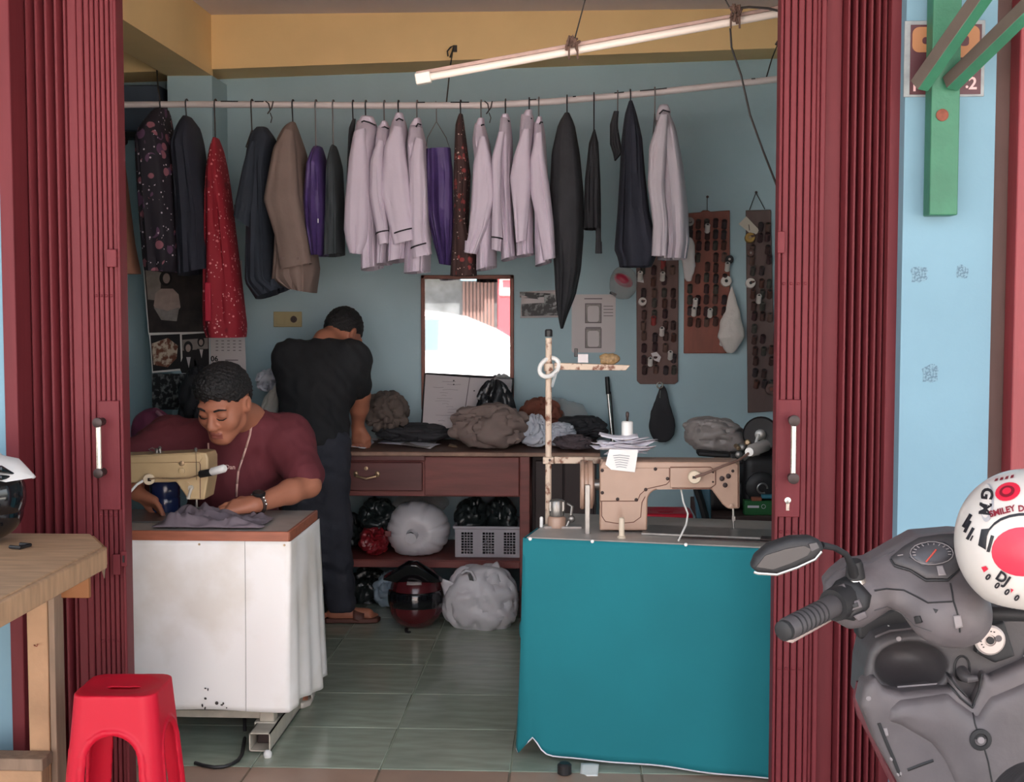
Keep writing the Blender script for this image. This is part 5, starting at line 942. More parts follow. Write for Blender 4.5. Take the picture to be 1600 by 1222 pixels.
MB().tube([W(a_, b_, YMR-.001) for a_, b_ in ((940, 783), (940, 806), (946, 815), (965, 818), (990, 816), (1001, 808), (1003, 785), (1008, 776))], .0014, 5).build('plate_seam', m_line, sm2); MB().tube([W(a_, b_, YMR-.001) for a_, b_ in ((1153, 726), (1153, 792))], .0014, 5).build('plate_seam', m_line, sm2)
for px_, py_, r in ((941, 735, .0055), (1024, 733, .0055), (1043, 748, .0055), (1009, 765, .0055), (941, 770, .0055), (965, 780, .0055), (994, 781, .0055), (1128, 748, .008), (1138, 744, .008), (1133, 758, .008), (1114, 738, .003), (1114, 753, .003)): MB().lathe([(r, -.004), (r, .002), (r*.6, .003)], W(px_, py_, YMR-.003), (0, -1, 0), 12).build('screw', m_screw, sm2)
MB().lathe([(.012, -.004), (.012, .002)], W(1145, 736, YMR-.002), (0, -1, 0), 14).build('boss', m_beige, sm2); MB().lathe([(.005, 0), (.005, .002)], W(1145, 736, YMR-.004), (0, -1, 0), 10).build('screw', m_screw, sm2); MB().lathe([(.012, 0), (.012, .003)], W(1133, 758, YMR-.001), (0, -1, 0), 16).build('boss', m_beige, sm2)
MB().lathe([(.008, 0), (.008, .003), (.003, .004)], W(1143, 791, YMR-.002), (0, -1, 0), 12).build('boss', m_beige, sm2)
MB().tube([W(1146, 794, YMR+.05), W(1146, 815, YMR+.05)], .0045, 8).tube([W(1146, 815, YMR+.05), W(1147, 826, YMR+.05)], .003, 8).box(W(1147, 827, YMR+.05), (.03, .03, .004)).box(W(1146, 810, YMR+.05), (.01, .012, .015)).build('needle_bar', m_steel, sm2)
# bed plate and feed parts on the table
zT = TRZ
MB().box(T2(.62, .2, zT+.004), (.56, .16, .008), R2).build('bed_plate', m_steel, sm2, bevel=.002); MB().box(T2(.66, .09, zT+.002), (.4, .03, .004), R2).build('slide_plate', m_iron, sm2, bevel=.001); MB().box(T2(.80, .12, zT+.006), (.18, .05, .006), R2).build('guide_plate', m_screw, sm2, bevel=.001)
hw = W(912, 757, YMR+.06)
MB().lathe([(.075, 0), (.08, .004), (.08, .012), (.072, .016), (.072, .024), (.078, .028), (.078, .04), (.06, .046)], V(hw.x-.012, hw.y, hw.z+.0), (1, 0, 0), 28).build('hand_wheel', m_beige, sm2); MB().cyl(V(hw.x+.02, hw.y, hw.z), V(W(938, 757, YMR+.06).x+.02, hw.y, hw.z), .018, n=14).build('wheel_shaft', m_steel, sm2)
xw = hw.x+.012; MB().box((xw, hw.y-.08, (hw.z+zT)/2), (.016, .008, hw.z-zT+.02)).build('drive_belt', m_steel, sm2, bevel=.002)
lp = W(1085, 745, YMR-.004); ld = MB().lathe([(.019, -.002), (.021, 0), (.021, .012), (.018, .015)], lp, (0, -1, 0), 22).build('lamp_magnet', M('cream plastic', (214, 196, 172), .45), sm2); rect_px(1082, 744, 1088, 748, YMR-.019, .001, 'lamp_switch', m_screw, ld)
MB().tube([W(1087, 745, YMR-.02), W(1100, 741, YMR-.03), W(1130, 728, YMR-.03), W(1152, 720, YMR-.02), W(1164, 713, YMR+.01), W(1172, 706, YMR+.03)], .0042, 8).build('lamp_arm', M('brown cable sleeve', (112, 84, 74), .6), sm2); m_lamph = M('grey lamp housing', (150, 144, 140), .4)
MB().tube([W(1171, 705, YMR+.03), W(1174, 704, YMR+.04), W(1196, 696, YMR+.10), W(1198, 695, YMR+.105)], [.012, .02, .02, .014], 14).build('lamp_head', m_lamph, sm2); MB().lathe([(.014, 0), (.014, .004), (.008, .005)], W(1171, 706, YMR+.025), (-.3, -.9, -.1), 14).build('lamp_cap', m_wht, sm2)
MB().tube([W(1064, 764, YMR+.03), W(1068, 785, YMR-.02), W(1075, 803, YMR-.06), W(1072, 820, YMR-.1), W(1060, 845, YMR-.16)], .003, 6).build('white_wire', m_wht, sm2)
MB().lathe([(.014, 0), (.014, .005), (.009, .008), (.009, .05), (.008, .062), (.004, .065)], T2(.29, .05, zT), (0, 0, 1), 14).build('spool_pin', M('cream peg', (206, 190, 170), .5), None, 'cream upright peg on the teal-draped table before the machine', 'peg')
# bobbin winder / motor cluster
bw = thing('bobbin_winder', 'small metal bobbin winder at the thread stand foot', 'winder', W(872, 830, 4.3)); cb_ = W(870, 828, 4.3); cb_ = V(cb_.x, 4.3, zT)
MB().lathe([(.03, 0), (.03, .03), (.026, .036)], cb_, (0, 0, 1), 20).build('base_cup', m_beige, bw); MB().lathe([(.022, .036), (.024, .04), (.024, .085), (.02, .09), (.008, .092)], cb_, (0, 0, 1), 20).build('drum', m_steel, bw)
for k in range(6): MB().box(cb_+V(.0245*math.cos(k-2.6), .0245*math.sin(k-2.6), .07), (.005, .005, .03)).build('drum_rib', m_steel, bw)
MB().tube([cb_+V(.03, -.01, .0), cb_+V(.045, -.01, .03), cb_+V(.05, -.01, .07), cb_+V(.035, 0, .078)], .005, 8).ell(cb_+V(.048, -.012, .03), (.012, .01, .012)).build('lever', m_steel, bw); MB().box(cb_+V(.02, 0, .003), (.12, .05, .006)).build('plate', m_steel, bw)
MB().lathe([(.006, 0), (.006, .03), (.003, .034)], cb_+V(-.05, 0, 0), (0, 0, 1), 10).build('thread_tip', m_wht, bw)
# thread stand
ts = thing('thread_stand', 'rusty cream thread stand with one long arm on the teal-draped table', 'stand', V(W(857, 830, 4.35).x, 4.35, zT)); m_rsty = M('rust-spotted cream paint', (206, 184, 164), .6, col2=(120, 74, 54), vs=45, lo=.52, hi=.64)
YS = 4.35; xs = W(857, 700, YS).x
MB().cyl((xs, YS, zT), (xs, YS, W(857, 528, YS).z), .0105, n=14).build('pole', m_rsty, ts); MB().lathe([(.012, 0), (.0125, .002), (.0125, .02), (.009, .024)], (xs, YS, W(857, 526, YS).z), (0, 0, 1), 12).build('pole_cap', m_blackp, ts)
MB().box((xs, YS, W(857, 719, YS).z), (.036, .036, .022)).build('clamp', m_rsty, ts, bevel=.003); a, b = W(866, 719, YS), W(940, 721, YS); MB().bx(a.x, b.x, YS-.004, YS+.012, a.z-.011, a.z+.011).build('lower_arm', m_rsty, ts, bevel=.002); MB().lathe([(.004, 0), (.004, .004)], W(859, 719, YS-.018), (0, -1, 0), 8).build('screw', m_screw, ts)
MB().prism([W(866, 567, YS), W(985, 571, YS), W(978, 579, YS), W(866, 578, YS)], (0, .03, 0)).build('upper_arm', m_rsty, ts, bevel=.002); MB().lathe([(.016, -.012), (.016, .012)], (xs, YS, W(857, 574, YS).z), (0, 0, 1), 14).build('clamp', m_rsty, ts)
tr = thing('tape_roll', 'white tape roll hung on the thread stand pole', 'tape', W(857, 592, YS-.03)); MB().tube([W(858+15*math.cos(k*math.pi/12), 574+14*math.sin(k*math.pi/12)-4*math.cos(k*math.pi/12), YS-.012+.02*math.sin(k*math.pi/12+2.2)) for k in range(25)], .0075, 8).build('roll', m_wht, tr); sheet([W(866, 584, YS-.02), W(872, 580, YS-.02), W(864, 606, YS-.02), W(860, 605, YS-.02)], None, curl=.001).build('loose_end', m_clear, tr, solid=.001)
sb = thing('small_box', 'little white paper with black clip on the thread stand arm', 'box', W(911, 567, YS)); MB().box(W(911, 560, YS+.012), (.034, .012, .028)).build('paper_box', m_paper, sb, bevel=.001); MB().box(W(900, 551, YS+.012), (.012, .01, .028)).build('clip', m_blackp, sb, bevel=.002)
blob(936, 553, 968, 570, YS+.014, .012, .005, 40, 91, nu=28, nv=16).build('gold_trim', M('golden trim', (140, 112, 76), .6, var=.3, vs=90), None, 'small tangle of golden trim on the thread stand arm', 'trim')
# papers on a spike with a spool
zp = W(970, 716, YMR+.05).z+.012; pc = V(W(974, 715, YMR+.05).x, YMR+.07, zp)
for i in range(11):
    r_ = random.Random(100+i); w_, l_ = r_.uniform(.05, .085), r_.uniform(.035, .06); a_ = r_.uniform(-.7, .7); z_ = zp+.002+i*.0042; cx = pc+V(r_.uniform(-.02, .02), r_.uniform(-.02, .01), 0)
    q = [V(cx.x+math.cos(a_)*sx*w_-math.sin(a_)*sy*l_, cx.y+math.sin(a_)*sx*w_+math.cos(a_)*sy*l_, z_+(.018*(abs(sx)+abs(sy)-1.3) if i % 2 else -.004)+r_.uniform(-.004, .012)) for sx, sy in ((-1, -1), (1, -1), (1, 1), (-1, 1))]
    sheet(q, None, curl=.006, seed=i).build('note_paper', m_pw, None, ('lowest', 'second lowest', 'third lowest', 'fourth lowest', 'fifth lowest', 'middle', 'fifth highest', 'fourth highest', 'third highest', 'second highest', 'topmost')[i]+' loose note paper skewered on the machine spike', 'paper', 'note papers on the spike', solid=.0008)
np_ = thing('note_paper', 'note paper hanging down over the machine front with handwriting', 'paper', W(970, 738, YMR-.01)); m_hand = M('blue-grey handwriting', (128, 126, 140), .8)
MB().prism([W(946, 726, YMR-.008), W(952, 702, YMR-.006), W(997, 703, YMR-.006), W(992, 738, YMR-.012), W(955, 734, YMR-.012)], (0, .0012, 0)).build('sheet', m_wht, np_)
for i in range(6): MB().tube([W(958+i, 712+i*3.6, YMR-.0125), W(968, 711+i*3.6, YMR-.0125), W(984-i, 713+i*3.6, YMR-.0125)], .0007, 4).build('handwriting_line', m_hand, np_)
spk = thing('thread_spool', 'white thread spool standing on the spike over the note papers', 'spool', W(980, 692, YMR+.07)); c = V(W(980, 692, YMR+.07).x, YMR+.07, W(980, 692, YMR+.07).z); MB().lathe([(.0185, 0), (.0185, .066), (.015, .07)], c, (0, 0, 1), 18).build('thread_winding', m_wht, spk); MB().lathe([(.004, -.06), (.004, .082), (.0055, .084), (.0055, .096), (.003, .1)], c, (0, 0, 1), 10).build('spike', m_iron, spk)
# left machine
YML = 4.36
sm1 = thing('sewing_machine', 'yellowed beige sewing machine under the hands of the seated tailor', 'sewing machine', W(250, 800, YML))
mach_poly([(60, 806), (60, 712), (196, 712), (310, 707), (322, 708), (325, 716), (325, 748), (319, 781), (293, 781), (288, 772), (275, 753), (262, 754), (150, 756)]+arc(150, 768, 12, 270, 180, 4)+[(138, 806)], YML, .12, m_beige2, 'body', sm1, .01)
mach_poly([(196, 714), (312, 709), (316, 716), (312, 722), (196, 724)], YML-.004, .006, m_beige2, 'top_ridge', sm1, .002); MB().tube([W(a_, b_, YML-.001) for a_, b_ in ((196, 723), (311, 722), (313, 726), (313, 779))], .0014, 5).build('plate_seam', m_line, sm1)
for px_, py_, r in ((284, 724, .0085), (284, 736, .0105)): MB().lathe([(r, -.003), (r, .003), (r*.6, .004)], W(px_, py_, YML-.002), (0, -1, 0), 16).build('knob_screw', m_beige2 if py_ > 730 else m_gold, sm1)
MB().lathe([(.007, 0), (.007, .006)], W(293, 756, YML), (0, -1, 0), 12).build('boss', m_beige2, sm1); MB().tube([W(299, 763, YML-.008), W(296, 772, YML-.012), W(294, 779, YML-.01)], [.006, .005, .007], 8).lathe([(.009, 0), (.009, .01)], W(299, 762, YML), (0, -1, 0), 14).build('presser_lever', m_cream, sm1)
MB().tube([W(307, 780, YML+.05), W(307, 795, YML+.05)], .005, 8).tube([W(307, 795, YML+.05), W(308, 806, YML+.05)], .003, 8).box(W(309, 797, YML+.045), (.012, .014, .02)).box(W(308, 808, YML+.05), (.025, .03, .004)).build('needle_bar', m_steel, sm1)
for px_, py_ in ((245, 706), (250, 703), (306, 705)): MB().lathe([(.005, -.01), (.005, .004), (.007, .006), (.003, .012)], W(px_, py_, YML+.05), (0, 0, 1), 10).build('thread_guide', m_steel, sm1)
MB().tube([W(306, 703, YML-.005), W(307, 740, YML-.008), W(307, 795, YML+.04)], .0008, 4).build('thread', m_iron, sm1); MB().tube([W(240, 708, YML+.05), W(232, 702, YML+.05), W(238, 700, YML+.05), W(256, 707, YML+.05)], .0018, 5).build('thread_wire', m_steel, sm1)
lp = W(233, 749, YML-.006); ld = MB().lathe([(.016, -.006), (.0185, -.004), (.0185, .008), (.016, .011)], lp, (0, -1, 0), 22).build('lamp_magnet', M('ivory plastic', (226, 208, 180), .45), sm1); rect_px(231, 747, 236, 752, YML-.018, .001, 'lamp_switch', m_screw, ld)
MB().tube([W(234, 749, YML-.02), W(244, 747, YML-.022), W(270, 748, YML-.022), W(296, 747, YML-.02), W(312, 742, YML-.03)], .0028, 8).build('lamp_arm', m_gold, sm1); MB().tube([W(312, 741, YML-.03), W(313.5, 741, YML-.031), W(330, 738, YML-.05), W(331, 737.5, YML-.05)], [.010, .0125, .0125, .011], 14).build('lamp_socket', m_blackp, sm1); MB().tube([W(330, 738, YML-.05), W(332, 737, YML-.052), W(350, 732, YML-.07), W(352, 731.5, YML-.072)], [.011, .0135, .0135, .010], 14).build('lamp_head', m_wht, sm1)
MB().tube([W(224, 751, YML-.01), W(214, 757, YML-.02), W(204, 768, YML-.03), W(196, 782, YML-.04)], .0045, 8).build('lamp_cable', m_wht, sm1)
MB().bx(W(150, 0, YML).x, W(345, 806, YML).x, YML-.02, YML+.17, TLZ, TLZ+.006).build('bed_plate', m_steel, sm1, bevel=.002)
MB().bx(W(328, 750, YML+.2).x-.008, W(328, 750, YML+.2).x+.008, YML+.19, YML+.2, TLZ, W(328, 720, YML+.2).z).build('knee_rod', m_cream, sm1) if False else None
nbt = thing('water_bottle', 'dark blue bottle standing behind the yellowed sewing machine', 'bottle', W(260, 795, 4.56)); m_blue = M('dark blue plastic', (28, 42, 84), .25, coat=.3); cbt = V(W(258, 790, 4.57).x, 4.57, TLZ); MB().lathe([(.048, 0), (.052, .006), (.052, .05), (.05, .055), (.052, .06), (.052, .11), (.03, .14), (.018, .15), (.018, .165)], cbt, (0, 0, 1), 22).build('body', m_blue, nbt); MB().lathe([(.02, .165), (.02, .185), (.016, .188)], cbt, (0, 0, 1), 16).build('cap', m_blackp, nbt)
m_sewn = M('dusky grey cloth being sewn', (116, 104, 112), .9, var=.07, vs=10, bump=.12, bs=40)
def sewn(u, v):
    a_ = W(236+u*170, 0, 4.3).x; y_ = 4.215+v*.26*(1-.25*u); n1 = noise.noise(V(u*6, v*4, 2))+.5*(1-2*abs(noise.noise(V(u*9+3, v*7, 5))))-.25; hgt = .004+.05*max(0, n1+.2)*(1-.6*u)+.022*math.exp(-((u-.3)/.16)**2-((v-.6)/.3)**2)
    e = min(u, 1-u, v, 1-v); return V(a_+.02*noise.noise(V(u*3, v*4, 5)), y_, TLZ+.008+hgt*min(1, e*9))
MB().grid(sewn, 48, 28).build('sewn_cloth', m_sewn, None, 'dusky grey trouser cloth being sewn under the yellowed machine needle', 'cloth', solid=.003, ang=80)
MB().add([W(375, 0, 4.3)*0+V(W(345, 0, 4.3).x, 4.30, TLZ+.0025), V(W(410, 0, 4.4).x, 4.33, TLZ+.0025), V(W(412, 0, 4.45).x, 4.40, TLZ+.0025), V(W(350, 0, 4.45).x, 4.42, TLZ+.0025)], [(0, 1, 2, 3)]).build('cloth_strip', m_sewn, None, 'flat grey cloth strip under the watch wrist', 'cloth', solid=.002)
# ------------------------------------------------------------------ overlock corner
ot = thing('overlock_table', 'dark wooden machine stand in the corner behind the gate', 'table', (W(1190, 800, 5.2).x, 5.35, 0)); m_ow = M('dark stained wood', (70, 52, 48), .6, var=.15, vs=6); zo = W(1150, 806, 5.1).z; xo0, xo1 = W(1096, 800, 5.1).x, W(1096, 800, 5.1).x+.62
MB().bx(xo0, xo1, 5.1, 5.62, zo-.05, zo).build('tabletop', m_ow, ot, bevel=.004)
for x_ in (xo0+.04, xo1-.04):
    for y_ in (5.14, 5.58): MB().bx(x_-.02, x_+.02, y_-.02, y_+.02, 0, zo-.05).build('leg', m_ow, ot)
om = thing('overlock_machine', 'black overlock machine with round flywheel beside the gate', 'sewing machine', (W(1180, 800, 5.3).x, 5.3, zo)); m_ob = M('black machine enamel', (24, 22, 24), .5, var=.15, vs=12)
f = SDF((xo0-.02, 5.1, zo-.02), (xo0+.5, 5.55, zo+.5), .008); ox = lambda px_, py_: W(px_, py_, 5.25)
a = ox(1205, 765); f.box(V(a.x+.02, 5.3, zo+.11), (.135, .12, .11), .03, k=.02); f.box(V(ox(1195, 720).x+.02, 5.34, zo+.25), (.075, .09, .09), .03, k=.04); f.box(V(ox(1110, 800).x+.05, 5.3, zo+.06), (.06, .08, .06), .02, k=.03)
f.mb().build('body', m_ob, om, ang=60); fwp = ox(1188, 678); MB().lathe([(.03, -.03), (.065, -.028), (.07, -.02), (.07, .015), (.064, .022), (.03, .018)], V(fwp.x, 5.23, fwp.z), (-.2, -1, .05), 28).build('flywheel', m_ob, om); MB().lathe([(.022, .02), (.022, .034), (.012, .038)], V(fwp.x, 5.23, fwp.z), (-.2, -1, .05), 16).build('wheel_hub', m_steel, om)
mp_ = ox(1186, 758); MB().lathe([(.062, -.02), (.062, .012), (.05, .02), (.03, .022)], V(mp_.x, 5.175, mp_.z), (0, -1, 0), 28).build('motor_face', m_ob, om); MB().tube([V(mp_.x+.019*math.cos(k*math.pi/9), 5.15, mp_.z+.019*math.sin(k*math.pi/9)) for k in range(16)], .0045, 8).build('motor_ring', m_steel, om)
for i, (px_, py_, r) in enumerate(((1158, 697, .016), (1166, 690, .012), (1152, 708, .014), (1172, 700, .013), (1163, 712, .015), (1150, 697, .009), (1180, 706, .012), (1168, 720, .012))): MB().lathe([(r, -.02), (r, .012), (r*.6, .016)], ox(px_, py_)+V(0, -.03-.01*(i % 3), 0), (-.3+.1*i, -1, .3-.1*i), 12).build('tension_dial', (m_gold if i % 2 else m_steel), om)
MB().box(ox(1160, 716)+V(.03, .02, 0), (.16, .06, .045)).build('looper_cover', m_ob, om, bevel=.008); MB().tube([ox(1177, 694)+V(0, -.06, 0), ox(1182, 676)+V(0, -.06, 0)], .006, 8).build('white_rod', m_wht, om)
MB().box(ox(1118, 712)+V(0, .08, 0), (.13, .1, .02), Euler((0, .06, 0))).build('thread_tray', m_ob, om, bevel=.006); MB().tube([ox(1120, 713)+V(0, .1, 0), V(ox(1150, 760).x, 5.36, zo+.12)], .01, 8).build('tray_arm', m_ob, om)
drape(1078, 652, 1172, 709, 5.42, .1, .011, 6, 92, lean=-.3, lump=.15).build('plastic_bag', M('cloudy grey plastic', (150, 142, 139), .4, bump=.3, bs=30), None, 'cloudy plastic bag of fabric leaning beside the overlock flywheel', 'bag')
gbx = thing('green_box', 'green carton with white emblem beside the overlock motor', 'box', W(1186, 800, 5.06)); a, b = W(1163, 800, 5.12), W(1212, 783, 5.12); MB().bx(a.x, b.x, 5.12, 5.17, zo, b.z).build('carton', M('green carton', (36, 104, 54), .5), gbx, bevel=.002); rect_px(1168, 790, 1186, 793.5, 5.12, .001, 'white_band', m_pw, gbx); MB().tube([W(1193+3.2*math.cos(k*.7), 791.5+3.2*math.sin(k*.7), 5.119) for k in range(10)], .001, 5).build('emblem_ring', m_pw, gbx)
a, b = W(1174, 781, 5.13), W(1190, 777, 5.13); MB().bx(a.x, b.x, 5.12, 5.15, b.z-.014, b.z).build('orange_box', M('orange card', (150, 86, 62), .6), None, 'small orange carton between motor and green carton', 'box', bevel=.002) ; MB().bx(b.x, b.x+.05, 5.12, 5.15, b.z-.004, b.z+.01).build('teal_box', M('teal card', (58, 128, 146), .6), None, 'small teal carton above the green carton', 'box', bevel=.002)
bt = thing('drive_guard', 'blue-grey belt guard beside the overlock machine stand', 'guard', W(1102, 815, 5.05)); MB().prism([W(1084, 758, 5.04), W(1110, 760, 5.04), W(1112, 822, 5.04), W(1090, 822, 5.04)], (0, .05, 0)).build('guard_plate', M('blue-grey guard', (72, 112, 128), .5), bt, bevel=.006); MB().tube([W(1086, 756, 5.02), W(1096, 785, 5.02), W(1104, 815, 5.02)], .014, 8).build('belt', m_blackp, bt); MB().bx(W(1084, 822, 5.04).x, W(1112, 822, 5.04).x, 5.04, 5.09, 0, W(1100, 822, 5.04).z).build('guard_leg', m_ow, bt)
# red plastic stool near the wall, only its seat shows under the machine arm
def plastic_stool(label, x, y, s=1.0, h=.46, rot=0.0, top=.135, foot=.185, vox=.005):
    o = thing('plastic_stool', label, 'stool', (x, y, 0)); R = Euler((0, 0, rot)).to_matrix()
    f = SDF((x-.25*s, y-.25*s, -.01), (x+.25*s, y+.25*s, h+.02), vox); X, Y_, Z = np.meshgrid(*f.ax, indexing='ij'); q = np.stack([X-x, Y_-y], -1) @ np.array([[math.cos(rot), -math.sin(rot)], [math.sin(rot), math.cos(rot)]]); ax_, ay_ = np.abs(q[..., 0]), np.abs(q[..., 1])
    t = np.clip(Z/h, 0, 1); half = s*(foot+(top-foot)*t); rc = .04*s
    def rsq(hf): a_ = np.maximum(ax_-(hf-rc), 0); b_ = np.maximum(ay_-(hf-rc), 0); return np.sqrt(a_*a_+b_*b_)+np.minimum(np.maximum(ax_-(hf-rc), ay_-(hf-rc)), 0)-rc
    outer = np.maximum(rsq(half), Z-h); inner = np.maximum(rsq(half-.008), Z-(h-.012)); body = np.maximum(outer, -inner)
    hole_h = h*.80; wz = np.clip(Z/hole_h, 0, 1); hw = s*(.088-.03*wz); arch = np.where(Z < hole_h-.07*s, ax_-hw, np.sqrt(ax_**2+np.maximum(Z-(hole_h-.07*s), 0)**2)-hw*1.0); arch2 = np.where(Z < hole_h-.07*s, ay_-hw, np.sqrt(ay_**2+np.maximum(Z-(hole_h-.07*s), 0)**2)-hw)
    body = np.maximum(body, -np.where(ax_ > ay_*0, np.maximum(arch, Z-hole_h), 1)); body = np.maximum(body, -np.maximum(arch2, Z-hole_h))
    rim = np.abs(np.maximum(np.minimum(arch, arch2), Z-hole_h)-.012*s)-.006; d_ = np.maximum(rsq(half+.004), -rsq(half-.004)); rib = np.maximum(np.maximum(rim, d_), Z-h+.04); body = np.minimum(body, rib)
    dish = np.sqrt(q[..., 0]**2+q[..., 1]**2+(Z-h-.55*s)**2)-(.55*s+.008); body = np.maximum(body, -dish); slot = np.maximum(np.sqrt(np.maximum(ax_-.03*s, 0)**2+ay_**2)-.012*s, np.abs(Z-h)-.03); body = np.maximum(body, -slot)
    f.g = body.astype(np.float32); so_ = f.mb().build('body', m_redst, o, ang=70); relax(so_, 3, .5); return o
plastic_stool('red plastic stool by the back wall glimpsed under the machine arm', W(1040, 800, 5.95).x, 5.95, .85, .512, vox=.008)
# ------------------------------------------------------------------ people
m_skin = M('warm brown skin', (172, 112, 88), .5, var=.05, vs=14, spec=.4); m_lip = M('lip tone', (140, 80, 70), .5); m_hair = M('black hair', (22, 19, 20), .55, var=.3, vs=60, bump=.6, bs=220); m_shirt1 = M('maroon cotton', (98, 38, 46), .85, var=.08, vs=6, bump=.1, bs=40); m_shirt2 = M('black cotton shirt', (32, 33, 36), .85, var=.1, vs=6, bump=.1, bs=40); m_jean = M('dark jeans', (52, 54, 64), .85, var=.1, vs=8, bump=.15, bs=60); m_sole = M('pale sandal', (206, 198, 188), .6); m_sand = M('brown leather sandal', (96, 56, 46), .55)
def frame_of(fwd, roll=0.0):
    f_ = Vector(fwd).normalized(); s_ = V(0, 0, 1).cross(f_).normalized(); u_ = f_.cross(s_)
    if roll: q = Matrix.Rotation(roll, 3, f_); s_, u_ = q @ s_, q @ u_
    return s_, f_, u_
def head(f, c, fr, k=1.0):
    s_, fw_, u_ = fr; R = Matrix((s_, fw_, u_)).transposed(); P = lambda a, b, d: c+(s_*a+fw_*b+u_*d)*k
    f.ell(P(0, -.012, .025), (.077*k, .094*k, .098*k), R, .02); f.ell(P(0, .024, -.04), (.059*k, .064*k, .072*k), R, .04); f.ell(P(0, .064, -.096), (.027*k, .022*k, .02*k), R, .035)
    for e in (-1, 1):
        f.ell(P(.041*e, .056, -.03), (.026*k, .022*k, .026*k), R, .03); f.cone(P(.05*e, .0, -.065), P(.018*e, .062, -.096), .015*k, .015*k, .03)
        f.ell(P(.033*e, .096, .004), (.021*k, .013*k, .0105*k), R, .016, True); f.ell(P(.033*e, .076, .002), (.0185*k, .0135*k, .0125*k), R, .006)
        f.ell(P(.012*e, .099, -.036), (.0105*k, .011*k, .009*k), R, .012)
        f.ell(P(.077*e, -.010, -.006), (.008*k, .016*k, .027*k), R, .01); f.ell(P(.083*e, -.018, -.002), (.005*k, .016*k, .028*k), R, .006); f.ell(P(.086*e, -.008, .0), (.006*k, .008*k, .015*k), R, .005, True)
    f.ell(P(0, .076, .028), (.052*k, .018*k, .013*k), R, .02)
    f.cone(P(0, .086, .012), P(0, .109, -.03), .0085*k, .0125*k, .014)
    f.ell(P(0, .087, -.0655), (.025*k, .012*k, .0075*k), R, .008); f.ell(P(0, .084, -.078), (.021*k, .012*k, .008*k), R, .008); f.ell(P(0, .1, -.0718), (.024*k, .012*k, .0016*k), R, .003, True)
    return P, R
def hand(f, wrist, d, e, n, curl=.5, side=1, k=1.0, thumb=(-.35, .5)):
    """palm and five fingers: d along the fingers, e across from index to little finger, n out of the back of the hand"""
    d, e, n = Vector(d).normalized(), Vector(e).normalized(), Vector(n).normalized(); w = Vector(wrist)
    for j, off in enumerate((-.026, -.009, .009, .025)): f.cone(w+d*.012+e*off*.55, w+d*.078*k+e*off*k+n*.002, .0155, .0128, .016)
    for j, (off, L) in enumerate(((-.028, .072), (-.0095, .08), (.0095, .074), (.027, .058))):
        p = w+d*.08*k+e*off*k; a = curl*(.55+.1*j); q = p
        for s_, (fr_, r0, r1) in enumerate(((.45, .0098, .0088), (.32, .0088, .008), (.25, .008, .0066))):
            dd = (d*math.cos(a)-n*math.sin(a)).normalized(); q2 = q+dd*L*fr_*k+e*off*.12; f.cone(q, q2, r0, r1, .004); q = q2; a += curl*.55
    t0 = w+d*.03-e*.026; t1 = t0+(d*.75-e*.55-n*.25).normalized()*.04; t2 = t1+(d*.95-e*.05-n*.35).normalized()*.032; t3 = t2+(d*.9+e*.25-n*.35).normalized()*.024
    f.cone(t0, t1, .016, .0125, .014); f.cone(t1, t2, .0118, .0105, .005); f.cone(t2, t3, .0105, .008, .005)
def A3(v): return np.array(v)
# ---- seated tailor
pt1 = thing('person', 'person in maroon t-shirt bent over the yellowed sewing machine, tape round the neck', 'person', (W(360, 860, 4.95).x, 4.95, 0))
hc = W(350, 630, 4.56); fr1 = frame_of((-.23, -.85, -.44), -.06); KH = 1.04
neck = W(388, 655, 4.74); chest = W(366, 745, 4.84); belly = W(362, 810, 4.93); pelv = V(W(360, 860, 4.97).x, 4.98, .52)
shR, shL = W(450, 686, 4.78), W(264, 690, 4.76)
elR, wrR = W(482, 758, 4.66), W(398, 789, 4.43); elL, wrL = W(196, 722, 4.60), W(214, 770, 4.52)
hips = [pelv+V(.10, 0, -.02), pelv+V(-.10, 0, -.02)]; knees = [V(-1.03, 4.60, .50), V(-1.42, 4.60, .50)]; ank = [V(W(467, 1100, 4.66).x, 4.74, .09), V(-1.42, 4.62, .09)]
lo = V(min(elL.x, -1.66)-.1, 4.2, -.01); hi = V(-.80, 5.2, 1.30)
def torso1(f, g):
    f.ell(chest+V(0, .01, .03), (.172+g, .118+g, .16+g), Euler((-.25, 0, .05)), .05); f.ell(belly, (.165+g, .125+g, .15+g), None, .08); f.cone(neck+V(-.03, .03, -.06), chest, .10+g, .12+g, .08)
    for sh, e in ((shR, 1), (shL, -1)): f.cone(neck+V(.03*e, .02, -.05), sh, .052+g, .056+g, .06); f.cone(sh, chest+V(.09*e, 0, .02), .06+g, .075+g, .06)
body = SDF(lo, hi, .0045); torso1(body, -.006); body.ell(pelv, (.17, .14, .12), None, .08)
for i in (0, 1):
    body.chain([hips[i], knees[i]], [.085, .06], .06); body.chain([knees[i], (knees[i]+ank[i])/2+V(0, .03, .02), ank[i]], [.056, .052, .036], .03)
    body.cone(ank[i]+V(0, .03, -.05), ank[i]+V(0, -.10, -.058), .028, .026, .03); 
    for j in range(5): body.cone(ank[i]+V(-.03+.015*j, -.10, -.062), ank[i]+V(-.034+.017*j, -.135+.006*abs(j-1), -.068), .0125-.001*j, .010-.0008*j, .008)
body.chain([shR, elR], [.056, .043], .04); body.chain([elR, elR.lerp(wrR, .35), wrR], [.042, .042, .0275], .02); body.chain([shL, elL], [.056, .043], .04); body.chain([elL, elL.lerp(wrL, .4), wrL], [.042, .040, .028], .02)
hd_ = (W(312, 800, 4.38)-wrR).normalized(); hand(body, wrR, hd_, (-.25, -.72, -.5), (-.25, -.45, .80), .42); hand(body, wrL, (.8, -.3, -.35), (.3, -.7, .3), (.2, .2, .9), .5)
